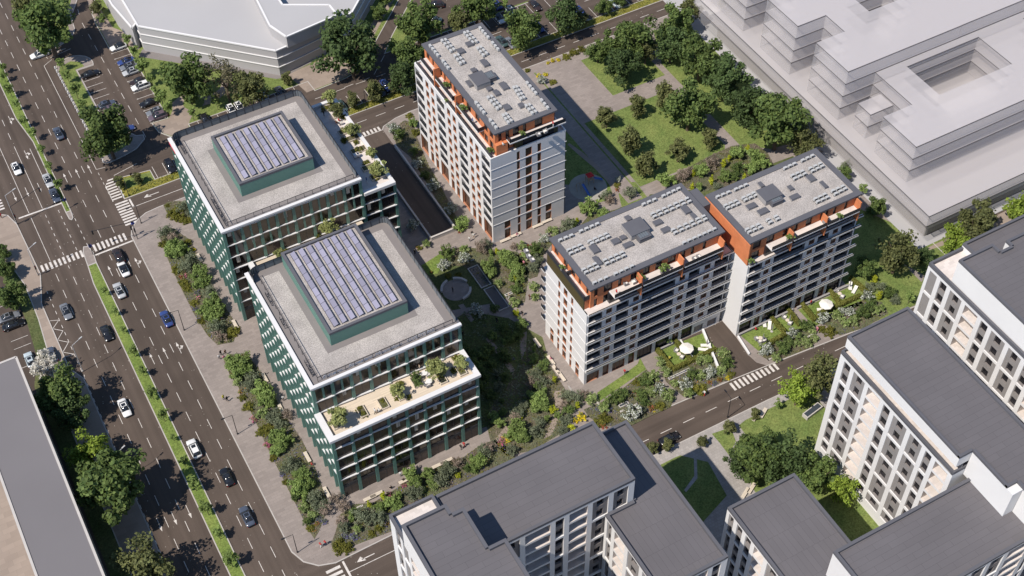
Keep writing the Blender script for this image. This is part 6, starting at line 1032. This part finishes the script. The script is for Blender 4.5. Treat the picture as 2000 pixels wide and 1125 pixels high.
m_ = MB(); m_.use('stone_pale'); m_.box(-2.2, -.7, 0, 2.2, .7, .9); m_.use('pool_dark'); m_.box(-2.0, -.5, .9, 2.0, .5, .93); p = g(1586, 806, .1); t = thing('planter', 'planter', 'long stone planter by the tall flats lawn', (p[0], p[1], .13), rad(10), data=m_.mesh('planter'))
# framed pools and light wells in the gardens
def framed(pts, label, name='pool', z=.15):
    P = [g(x, y, z+.1)[:2] for x, y in pts]; P = np.array(P); c = P.mean(0); x0, y0 = P.min(0); x1, y1 = P.max(0); t = thing(name, 'pool', label, (x0, y0, z), 0, 'framed garden pools'); m_ = MB(); ring(m_, 0, 0, x1-x0, y1-y0, .18, 0, .14); m_.build('frame', 'stone_pale', t); m_ = MB(); m_.box(.18, .18, 0, x1-x0-.18, y1-y0-.18, .06); m_.build('water', 'pool_dark', t)
for pts, lab in ((((1110, 753), (1118, 765)), 'small framed light well by the long block corner, upper one'), (((1117, 764), (1126, 772)), 'small framed light well by the long block corner, lower one'), (((1162, 782), (1172, 790)), 'small framed pool among pale shrubs'), (((1207, 791), (1229, 788)), 'square framed pool beside the white-flowering shrub'), (((1210, 803), (1220, 802)), 'tiny framed light well beside the square pool'), (((1237, 791), (1246, 791)), 'tiny framed light well right of the square pool'), (((1304, 738), (1349, 722)), 'long framed pool below the first garden hedge'), (((1362, 733), (1390, 715)), 'framed pool behind the white-flowering shrubs'), (((1500, 703), (1512, 697)), 'small framed light well at the ramp corner'), (((1563, 665), (1575, 661)), 'small framed light well in pale shrubs, left one'), (((1576, 657), (1589, 654)), 'small framed light well in pale shrubs, right one'), (((1703, 606), (1714, 603)), 'small framed light well at the far gardens'), (((918, 510), (927, 506)), 'small framed pool at the white shrub of the plaza'), (((985, 575), (1002, 573)), 'framed light well above the garden lane'), (((695, 995), (708, 985)), 'framed light well by the front office corner')): framed(pts, lab)
for (x0, y0, x1, y1), lab in (((83.4, 170, 85.9, 176.5), 'long dark pool beside the round plaza, upper one'), ((83.6, 162.5, 86.2, 169.5), 'long dark pool below the round plaza, lower one')):
    t = thing('pool', 'pool', lab, (x0, y0, .15), 0, 'framed garden pools'); m_ = MB(); ring(m_, 0, 0, x1-x0, y1-y0, .2, 0, .2); m_.build('frame', 'stone_pale', t); MB().box(.2, .2, 0, x1-x0-.2, y1-y0-.2, .08).build('water', 'pool_dark', t)
for a0, a1, lab in ((100, 165, 'curved stone bench at the upper left of the round plaza'), (15, 75, 'curved stone bench at the upper right of the round plaza'), (270, 340, 'curved stone bench at the lower right of the round plaza')):
    m_ = MB(); o_ = arc(0, 0, 3.35, a0, a1, 8); i_ = arc(0, 0, 2.85, a0, a1, 8); m_.prism(o_+i_[::-1], 0, .5, True); thing('curved_bench', 'bench', lab, (78.5, 172.4, .15), 0, 'curved plaza benches', data=m_.mesh('curved_bench', 'stone_pale'))
# low walls round the sunk lane, ramp divider, garden retaining walls
def wall(a, c, w, h, lab, mat='stone_pale', z=.1, name='low_wall'):
    a = np.array(a, float); c = np.array(c, float); d = c-a; L = np.hypot(*d); d /= L; m_ = MB(); m_.obox((c-a)/2, d, (-d[1], d[0]), L/2, w/2, 0, h); m_.obox((c-a)/2, d, (-d[1], d[0]), L/2+.03, w/2+.05, h, h+.06); thing(name, 'wall', lab, (a[0], a[1], z), 0, data=m_.mesh(name, mat))
wall((80.4, 188), (86.6, 188), .3, 1.0, 'stone end wall closing the sunk service lane'); wall((86.5, 188.3), (86.5, 219), .3, .9, 'long stone wall on the tower side of the service lane'); wall((80.4, 188.3), (80.4, 220), .3, .9, 'long stone wall on the office side of the service lane'); wall((118.0, 136.9), (114.9, 126.4), .35, .7, 'pale dividing wall down the middle of the garage ramp', 'white_wall'); wall((112.4, 136.9), (112.0, 131.4), .25, .6, 'low white wall between lawn and garage ramp', 'white_wall'); wall((107.3, 137.0), (112.3, 137.0), .3, .6, 'low grey wall along the first garden terrace', 'grey_wall'); wall((123.4, 132.1), (137.6, 132.1), .3, .6, 'low grey wall along the ramp lawn terrace', 'grey_wall'); wall((138.6, 132.0), (151.8, 131.7), .3, .6, 'low grey wall along the far lawn terrace', 'grey_wall'); wall((123.4, 131.9), (122.7, 126.9), .3, .5, 'pale kerb wall between ramp lawn and garage ramp', 'white_wall')
# garden furniture
def parasol(px, py, r, h, label, z=.15, mat='fabric_white', closed=False):
    p = g(px, py, z+h); t = thing('parasol', 'parasol', label, (p[0], p[1], z)); MB().tube((0, 0, 0), (0, 0, h+.3), .04, 6).build('pole', 'steel_pale', t); m_ = MB()
    if closed: m_.tube((0, 0, 1.0), (0, 0, h+.25), .17, 8, .04)
    else:
        for i in range(8): a, c = 6.283*i/8, 6.283*(i+1)/8; P = [(math.cos(a)*r, math.sin(a)*r, h-.15), (math.cos(c)*r, math.sin(c)*r, h-.15), (0, 0, h+.3)]; m_.face(P); m_.face([P[1], P[0], (P[0][0], P[0][1], h-.3), (P[1][0], P[1][1], h-.3)])
    m_.build('canopy', mat, t); m_ = MB(); m_.prism(arc(0, 0, .3, 0, 315, 7), 0, .1); m_.build('base', 'stone_pale', t)
parasol(1341, 679, 1.5, 2.5, 'open white parasol on the first private lawn'); parasol(1614, 593, 1.5, 2.5, 'open white parasol on the far lawn'); parasol(1382, 663, .3, 2.3, 'closed grey parasol beside the garage ramp', .15, 'fabric_grey', True); parasol(1492, 653, .3, 2.3, 'closed grey parasol behind the round lawn table', .15, 'fabric_grey', True); parasol(1510, 634, .3, 2.3, 'closed grey parasol beside the ramp lawn loungers', .15, 'fabric_grey', True); parasol(1544, 617, .3, 2.3, 'closed grey parasol beside the armchair group', .15, 'fabric_grey', True); parasol(1662, 549, .3, 2.3, 'closed grey parasol at the far loungers', .15, 'fabric_grey', True)
def lounger(px, py, ang, label, z=.15):
    p = g(px, py, z+.35); t = thing('sun_lounger', 'sun lounger', label, (p[0], p[1], z), rad(ang), 'white sun loungers'); m_ = MB(); m_.box(-1, -.35, .24, .5, .35, .34); m_.build('seat', 'fabric_white', t); m_ = MB(); m_.face([(.5, -.35, .34), (1.05, -.35, .68), (1.05, .35, .68), (.5, .35, .34)]); m_.face([(.5, .35, .26), (1.05, .35, .6), (1.05, -.35, .6), (.5, -.35, .26)]); m_.build('backrest', 'fabric_white', t)
    for x in (-.85, .4):
        for y in (-.28, .28): MB().box(x-.03, y-.03, 0, x+.03, y+.03, .24).build('leg', 'steel_pale', t)
for a in ((1378, 674, -30, 'white sun lounger upper of two on the first lawn'), (1373, 682, -40, 'white sun lounger lower of two on the first lawn'), (1493, 631, 60, 'white sun lounger left of two on the ramp lawn'), (1503, 636, 50, 'white sun lounger right of two on the ramp lawn'), (1605, 604, -30, 'white sun lounger below the far parasol'), (1661, 559, 50, 'white sun lounger left of two at the far end'), (1669, 566, 30, 'white sun lounger right of two at the far end')): lounger(*a)
def armchair(px, py, ang, label, z=.15, group='garden armchairs', mat='fabric_white'):
    p = g(px, py, z+.35); t = thing('armchair', 'armchair', label, (p[0], p[1], z), rad(ang), group); MB().box(-.38, -.38, .1, .38, .38, .42).build('seat', mat, t); MB().box(-.45, -.42, .1, -.3, .42, .75).build('backrest', 'fabric_grey', t)
    for s in (-1, 1): MB().box(-.3, s*.4-.06, .1, .38, s*.4+.06, .58).build('armrest', 'fabric_grey', t)
def table(px, py, label, r=.5, z=.15, mat='bench_pale', h=.7):
    p = g(px, py, z+h); t = thing('garden_table', 'table', label, (p[0], p[1], z)); MB().prism(arc(0, 0, r, 0, 345, 14), h-.05, h, True).build('tabletop', mat, t); MB().tube((0, 0, 0), (0, 0, h-.05), .06, 6).build('leg', 'steel_dark', t)
for a in ((1321, 684, -60, 'armchair at the far end of the first lawn group'), (1332, 697, 120, 'armchair at the near end of the first lawn group'), (1532, 619, -60, 'armchair at the far end of the hedged lawn group'), (1543, 631, 120, 'armchair at the near end of the hedged lawn group'), (1635, 567, -60, 'armchair at the far end of the far lawn group'), (1645, 579, 120, 'armchair at the near end of the far lawn group'), (1350, 686, 60, 'grey armchair under the first parasol'), (1478, 661, 0, 'armchair left of the round lawn table'), (1492, 664, 180, 'armchair right of the round lawn table'), (1485, 667, 90, 'armchair below the round lawn table')): armchair(*a)
for a in ((1326, 691, 'low table in the first lawn group'), (1538, 625, 'low table in the hedged lawn group'), (1640, 573, 'low table in the far lawn group')): table(*a, .45, .15, 'bench_pale', .4)
table(1485, 660, 'round table on the ramp lawn'); table(829, 728, 'white round table on the timber terrace, upper one', .6, 19.3, 'white_wall'); table(838, 744, 'white round table on the timber terrace, lower one', .6, 19.3, 'white_wall')
for a in ((822, 733, 0, 'terrace chair left of the upper white table'), (836, 731, 180, 'terrace chair right of the upper white table'), (831, 749, 0, 'terrace chair left of the lower white table'), (836, 752, 90, 'terrace chair below the lower white table')): armchair(*a[:3], a[3], 19.3, 'terrace chairs')
for a in ((881, 167, 0, 'tower terrace armchair, first by the dark hedge rail'), (1028, 490, 0, 'penthouse side terrace sofa seat nearest the corner'), (1033, 500, 0, 'penthouse side terrace sofa seat, middle one'), (1040, 507, 0, 'penthouse side terrace sofa seat with the dark end')): armchair(a[0], a[1], a[2], a[3], 25.2 if a[0] > 1000 else 28.3, 'penthouse seats')
for a in ((1222, 553, 0, 'long block balcony sofa seat, left'), (1238, 550, 180, 'long block balcony sofa seat, right'), (1357, 505, 0, 'right penthouse balcony chair, left'), (1365, 501, 0, 'right penthouse balcony chair, right'), (1052, 262, 0, 'tower front balcony sofa seat, left'), (1065, 256, 180, 'tower front balcony sofa seat, right'), (1612, 434, 0, 'far penthouse balcony seat, left'), (1620, 430, 0, 'far penthouse balcony seat, right'), (905, 256 - 74, 0, 'tower side balcony seat')): armchair(a[0], a[1], a[2], a[3], 25.25 if a[0] > 1100 else 28.3, 'balcony seats')
# potted plants on the penthouse terraces
POT = MB(); POT.tube((0, 0, 0), (0, 0, .5), .3, 10, .38); POTM = POT.mesh('pot', 'fabric_grey')
def potted(px, py, r, label, z, kind='round'):
    p = g(px, py, z+.5+r*.8); t = thing('potted_plant', 'potted plant', label, (p[0], p[1], z)); link('pot', POTM, t); o = link('foliage', SP[kind][0], t); o.location = (0, 0, .45); o.scale = (r, r, r)
for a in ((872, 165, .8, 'green potted plant on the far tower terrace', 28.3), (872, 196, .5, 'small potted plant beside the tower fin wall', 25.3), (905, 210, .9, 'leafy potted plant in the middle of the tower terrace', 28.3), (958, 293, .8, 'potted plant at the near corner of the tower terrace', 25.3), (1020, 260, .7, 'potted plant on the tower front balcony', 28.3), (1098, 521, .6, 'potted plant on the penthouse side terrace', 25.2), (1252, 541, .8, 'potted tree on the left balcony of the long block', 25.2), (1293, 526, .7, 'potted plant left of two on the long block balcony', 25.2), (1300, 520, .8, 'potted plant right of two on the long block balcony', 25.2), (1466, 509, .8, 'potted plant at the left end of the far penthouse', 22.4), (1540, 463, .6, 'small potted plant left of two on the far penthouse balcony', 25.2), (1546, 461, .7, 'potted plant right of two on the far penthouse balcony', 25.2), (1640, 421, .7, 'potted plant at the right of the far penthouse balcony', 25.2), (1305, 664, .8, 'potted plant by the long block ground-floor window', .6)): potted(*a)
# planters on the office terraces
def planter(px, py, lx, ly, label, z, group):
    p = g(px, py, z+.4); t = thing('planter', 'planter', label, (p[0], p[1], z), 0, group); m_ = MB(); ring(m_, -lx/2, -ly/2, lx/2, ly/2, .12, 0, .45); m_.build('box', 'bench_pale', t); MB().box(-lx/2+.12, -ly/2+.12, 0, lx/2-.12, ly/2-.12, .36).build('earth', 'soil', t)
for x, y in ((655, 826), (707, 803), (748, 787), (782, 770), (812, 745), (862, 738), (900, 722)): planter(x, y, 1.5, 2.6, 'timber planter box on the timber terrace', 19.25, 'timber planters'); REG.setdefault(('timber planter box on the timber terrace', 'the street end'), []).append((x, COL.objects[-1] if False else [o for o in COL.objects if o.name.startswith('planter') and o.parent is None][-1]))
for i, (x, y) in enumerate(((648, 207), (664, 222), (676, 255), (690, 268), (700, 292), (722, 325), (738, 342))): planter(x, y, 3.4, 1.6, 'planter box on the back office strip terrace', 22.55, 'strip terrace planters'); REG.setdefault(('planter box on the back office strip terrace', 'the far end'), []).append((i, [o for o in COL.objects if o.name.startswith('planter') and o.parent is None][-1]))
m_ = MB(); m_.use('white_wall'); m_.box(-.6, -.4, .5, .6, .4, 1.1); p = g(696, 305, 23); t = thing('serving_cart', 'cart', 'small white serving cart on the strip terrace', (p[0], p[1], 22.55)); m_.build('top', None, t)
for x in (-.5, .5):
    for y in (-.3, .3): MB().box(x-.04, y-.04, 0, x+.04, y+.04, .5).build('leg', 'steel_dark', t)
# playground
t = thing('play_tower', 'playground', 'wooden playground tower with red roof and blue slides', (119.4, 185.6, .15)); m_ = MB()
for x in (-.7, .7):
    for y in (-.7, .7): m_.tube((x+.9, y+.6, 0), (x+.9, y+.6, 2.4), .06, 6)
m_.box(.2, -.1, 1.2, 1.6, 1.3, 1.3); m_.build('frame', 'timber', t); m_ = MB()
for a_, b_ in (((.1, -.2), (1.7, -.2)), ((1.7, -.2), (1.7, 1.4)), ((1.7, 1.4), (.1, 1.4)), ((.1, 1.4), (.1, -.2))): m_.face([(*a_, 2.3), (*b_, 2.3), (.9, .6, 3.1)])
m_.build('roof', 'play_red', t)
for nme, a_, c_ in (('slide', (1.7, .2, 1.3), (3.8, -.4, .25)), ('slide', (-1.6, -.4, 1.5), (-1.5, -3.4, .2))):
    a_, c_ = Vector(a_), Vector(c_); d_ = (c_-a_); s_ = Vector((-d_.y, d_.x, 0)).normalized()*.28; m_ = MB(); m_.face([a_-s_, c_-s_, c_+s_, a_+s_]); up_ = Vector((0, 0, .2)); m_.face([a_+s_, c_+s_, c_+s_+up_, a_+s_+up_]); m_.face([c_-s_, a_-s_, a_-s_+up_, c_-s_+up_]); m_.build(nme, 'slide_blue', t)
m_ = MB()
for x in (-3.2, -2.2, -1.2): m_.tube((x, -.8, 0), (x+.3, .2, 1.6), .05, 5); m_.tube((x+.6, .9, 0), (x+.3, .2, 1.6), .05, 5)
m_.tube((-2.9, .2, 1.6), (-.9, .2, 1.6), .05, 5); m_.build('climbing_frame', 'timber', t)
# ================================================================== rooftop equipment
un = MB(); un.box(-.40, -.24, .12, .40, .24, .74); UB = un.mesh('casing', 'unit_white'); fa = MB(); fa.prism(arc(0, 0, .25, 0, 345, 14), 0, .03, True); FAN = fa.mesh('fan_grille', 'unit_grill'); ft = MB(); ft.box(-.42, -.2, 0, .42, .2, .12); FT = ft.mesh('foot', 'steel_dark')
def units(a, c, n, roof, z, ang, rowname, off):
    p0 = g(*a, z+.5); p1 = g(*c, z+.5)
    for i in range(n):
        p = p0+(p1-p0)*(i/(n-1) if n > 1 else 0); o = thing('condenser_unit', 'air conditioner', 'condenser unit, %s, %s roof' % (rowname.replace('the ', ''), roof), (p[0], p[1], z), rad(ang), 'condenser units on the %s roof' % roof, i, off)
        link('casing', UB, o); f_ = link('fan_grille', FAN, o); f_.location = (0.0, -.24, .43); f_.rotation_euler = (rad(90), 0, 0); link('foot', FT, o)
zr = 28.04; Q = lambda x, y, ox, oy: (ox+x/4, oy+y/4)
def rows(L, ox, oy, roof, z, ang, off):
    for x0, y0, x1, y1, n, nm in L: units(Q(x0, y0, ox, oy), Q(x1, y1, ox, oy), n, roof, z, ang, nm, off)
rows([(378, 755, 462, 720, 3, 'the far-left single row'), (540, 685, 665, 630, 4, 'the second far single row'), (1030, 475, 1112, 440, 3, 'the third far single row'), (1185, 410, 1300, 355, 4, 'the far-right single row'), (443, 832, 527, 798, 3, 'the upper line of the left six'), (462, 857, 546, 820, 3, 'the lower line of the left six'), (605, 765, 730, 710, 4, 'the upper line of the left eight'), (625, 782, 748, 730, 4, 'the lower line of the left eight'), (1098, 550, 1365, 433, 7, 'the upper line of the back fourteen'), (1115, 572, 1385, 455, 7, 'the lower line of the back fourteen'), (1258, 675, 1495, 572, 6, 'the upper line of the right block'), (1278, 697, 1510, 594, 6, 'the lower line of the right block'), (725, 912, 855, 856, 4, 'the upper line of the near eight'), (742, 937, 870, 880, 4, 'the lower line of the near eight'), (560, 985, 645, 945, 3, 'the upper line of the near six'), (580, 1006, 665, 970, 3, 'the lower line of the near six'), (810, 1018, 935, 960, 4, 'the near single row of four'), (645, 1088, 733, 1050, 3, 'the near single row of three'), (1345, 775, 1580, 670, 7, 'the right-front single row')], 1000, 280, 'long block', zr, 0, 'the left')
rows([(1608, 417, 1690, 383, 3, 'the far-left row'), (1750, 358, 1825, 325, 3, 'the second far row'), (1668, 485, 1745, 452, 3, 'the upper line of the left six'), (1687, 505, 1765, 472, 3, 'the lower line of the left six'), (1808, 425, 1885, 390, 3, 'the upper line of the second six'), (1826, 442, 1903, 408, 3, 'the lower line of the second six'), (1837, 672, 1920, 637, 3, 'the upper line of the near-left six'), (1856, 692, 1938, 657, 3, 'the lower line of the near-left six')], 1000, 280, 'far block', zr, 0, 'the left')
rows([(135, 192, 205, 160, 3, 'the third far row'), (272, 132, 345, 97, 3, 'the far-right row'), (192, 250, 265, 220, 3, 'the upper line of the third six'), (212, 274, 285, 240, 3, 'the lower line of the third six'), (330, 195, 405, 160, 3, 'the upper line of the fourth six'), (350, 215, 422, 180, 3, 'the lower line of the fourth six'), (507, 370, 580, 337, 3, 'the upper line of the right six'), (530, 393, 600, 357, 3, 'the lower line of the right six'), (370, 433, 440, 400, 3, 'the upper line of the near-right six'), (390, 455, 462, 423, 3, 'the lower line of the near-right six'), (0, 597, 60, 572, 2, 'the upper line of the near-middle four'), (18, 617, 75, 592, 2, 'the lower line of the near-middle four')], 1500, 280, 'far block', zr, 0, 'the left')
rows([(1362, 358, 1420, 430, 4, 'the far-left single row'), (1462, 478, 1500, 528, 3, 'the second left single row'), (1455, 318, 1522, 396, 4, 'the left line of the far eight'), (1482, 312, 1545, 386, 4, 'the right line of the far eight'), (1555, 438, 1597, 493, 3, 'the left line of the left six'), (1580, 430, 1620, 483, 3, 'the right line of the left six'), (1752, 220, 1813, 290, 4, 'the far-right single row'), (1850, 335, 1890, 383, 3, 'the second right single row'), (1632, 258, 1692, 330, 4, 'the left line of the middle eight'), (1655, 250, 1720, 322, 4, 'the right line of the middle eight'), (1733, 378, 1775, 430, 3, 'the left line of the middle six'), (1757, 370, 1800, 415, 3, 'the right line of the middle six'), (1720, 803, 1780, 878, 4, 'the near-left single row'), (1832, 940, 1875, 995, 3, 'the nearest left single row'), (1815, 762, 1885, 845, 4, 'the left line of the near eight'), (1842, 755, 1908, 832, 4, 'the right line of the near eight'), (1933, 903, 1970, 955, 3, 'the left line of the near six'), (1955, 893, 1992, 942, 3, 'the right line of the near six')], 500, 0, 'tower', 31.14, 90, 'the far end')
rows([(120, 648, 185, 725, 4, 'the right-hand single row'), (232, 783, 278, 840, 3, 'the near-right single row'), (15, 685, 70, 770, 4, 'the left line of the right eight'), (38, 680, 92, 762, 4, 'the right line of the right eight'), (110, 828, 158, 882, 3, 'the left line of the near-right six'), (137, 820, 182, 872, 3, 'the right line of the near-right six')], 1000, 0, 'tower', 31.14, 90, 'the far end')
def hatch_box(px, py, lx, ly, h, z, label, glass=False):
    p = g(px, py, z+h); t = thing('roof_hatch', 'roof hatch', label, (p[0], p[1], z), 0, 'roof hatches'); MB().box(-lx/2, -ly/2, 0, lx/2, ly/2, h).build('box', 'grey_wall' if not glass else 'roof_edge', t); MB().box(-lx/2-.05, -ly/2-.05, h, lx/2+.05, ly/2+.05, h+.08).build('lid', 'roof_edge', t)
    if glass:
        for i in range(4): MB().box(-lx/2+.3+i*(lx-.6)/4, -ly/2+.3, h+.08, -lx/2+.2+(i+1)*(lx-.6)/4, ly/2-.3, h+.16).build('louvre', 'rail_screen', t)
HB = [(Q(905, 583, 1000, 280), 1.0, 1.2), (Q(1137, 615, 1000, 280), 1.7, 1.1), (Q(1200, 672, 1000, 280), 1.7, 1.1), (Q(808, 762, 1000, 280), 1.5, 1.2), (Q(866, 733, 1000, 280), 1.1, .9), (Q(905, 790, 1000, 280), 1.9, 1.0), (Q(642, 822, 1000, 280), 1.3, 2.0), (Q(665, 915, 1000, 280), .9, 2.2), (Q(1356, 515, 1000, 280), 1.3, 2.0), (Q(1420, 568, 1000, 280), .8, 1.6)]
for i, (q, lx, ly) in enumerate(HB): hatch_box(*q, lx, ly, .55, zr, 'small grey roof box on the long block roof'); REG.setdefault(('small grey roof box on the long block roof', 'the left'), []).append((q[0], [o for o in COL.objects if o.name.startswith('roof_hatch') and o.parent is None][-1]))
HF = [(Q(1945, 320, 1000, 280), .8, 1.3), (Q(1870, 487, 1000, 280), 2.0, 1.1), (Q(1960, 528, 1000, 280), 2.1, 1.2), (Q(335, 268, 1500, 280), 1.4, 1.7), (Q(175, 345, 1500, 280), .9, 1.1), (Q(435, 320, 1500, 280), .8, 1.8), (Q(208, 415, 1500, 280), 2.0, 1.0)]
for i, (q, lx, ly) in enumerate(HF): hatch_box(*q, lx, ly, .55, zr, 'small grey roof box on the far block roof'); REG.setdefault(('small grey roof box on the far block roof', 'the left'), []).append((q[0], [o for o in COL.objects if o.name.startswith('roof_hatch') and o.parent is None][-1]))
HT = [(Q(1597, 395, 500, 0), 1.4, 1.5), (Q(1665, 340, 500, 0), 1.4, 1.3), (Q(1785, 488, 500, 0), 1.2, 2.2), (Q(1700, 545, 500, 0), 1.1, 1.1), (Q(1665, 650, 500, 0), .9, 1.8), (Q(1935, 668, 500, 0), 1.3, 2.2), (Q(1820, 690, 500, 0), 1.0, 1.1), (Q(1877, 722, 500, 0), 1.0, 1.6), (Q(1957, 835, 500, 0), 1.3, 1.6), (Q(72, 820, 1000, 0), 1.1, 1.2)]
for i, (q, lx, ly) in enumerate(HT): hatch_box(*q, lx, ly, .55, 31.14, 'small grey roof box on the tower roof'); REG.setdefault(('small grey roof box on the tower roof', 'the far end'), []).append((q[1], [o for o in COL.objects if o.name.startswith('roof_hatch') and o.parent is None][-1]))
hatch_box(*Q(968, 650, 1000, 280), 4.2, 3.6, 1.3, zr, 'large grey stair head in the middle of the long block roof'); hatch_box(*Q(1022, 710, 1000, 280), 2.6, 2.2, 1.0, zr, 'dark louvred plant box on the long block roof', True)
hatch_box(*Q(2010, 385, 1000, 280), 4.0, 3.4, 1.3, zr, 'large grey stair head in the middle of the far block roof'); hatch_box(*Q(55, 430, 1500, 280), 2.6, 2.2, 1.0, zr, 'dark louvred plant box on the far block roof', True)
hatch_box(*Q(1745, 612, 500, 0), 3.2, 4.0, 1.3, 31.14, 'large grey stair head in the middle of the tower roof'); hatch_box(*Q(1825, 588, 500, 0), 2.2, 2.4, 1.0, 31.14, 'dark louvred plant box on the tower roof', True)
number_labels()
for o in list(COL.objects):
    for k_ in ('_w', 'k'):
        if k_ in o: del o[k_]
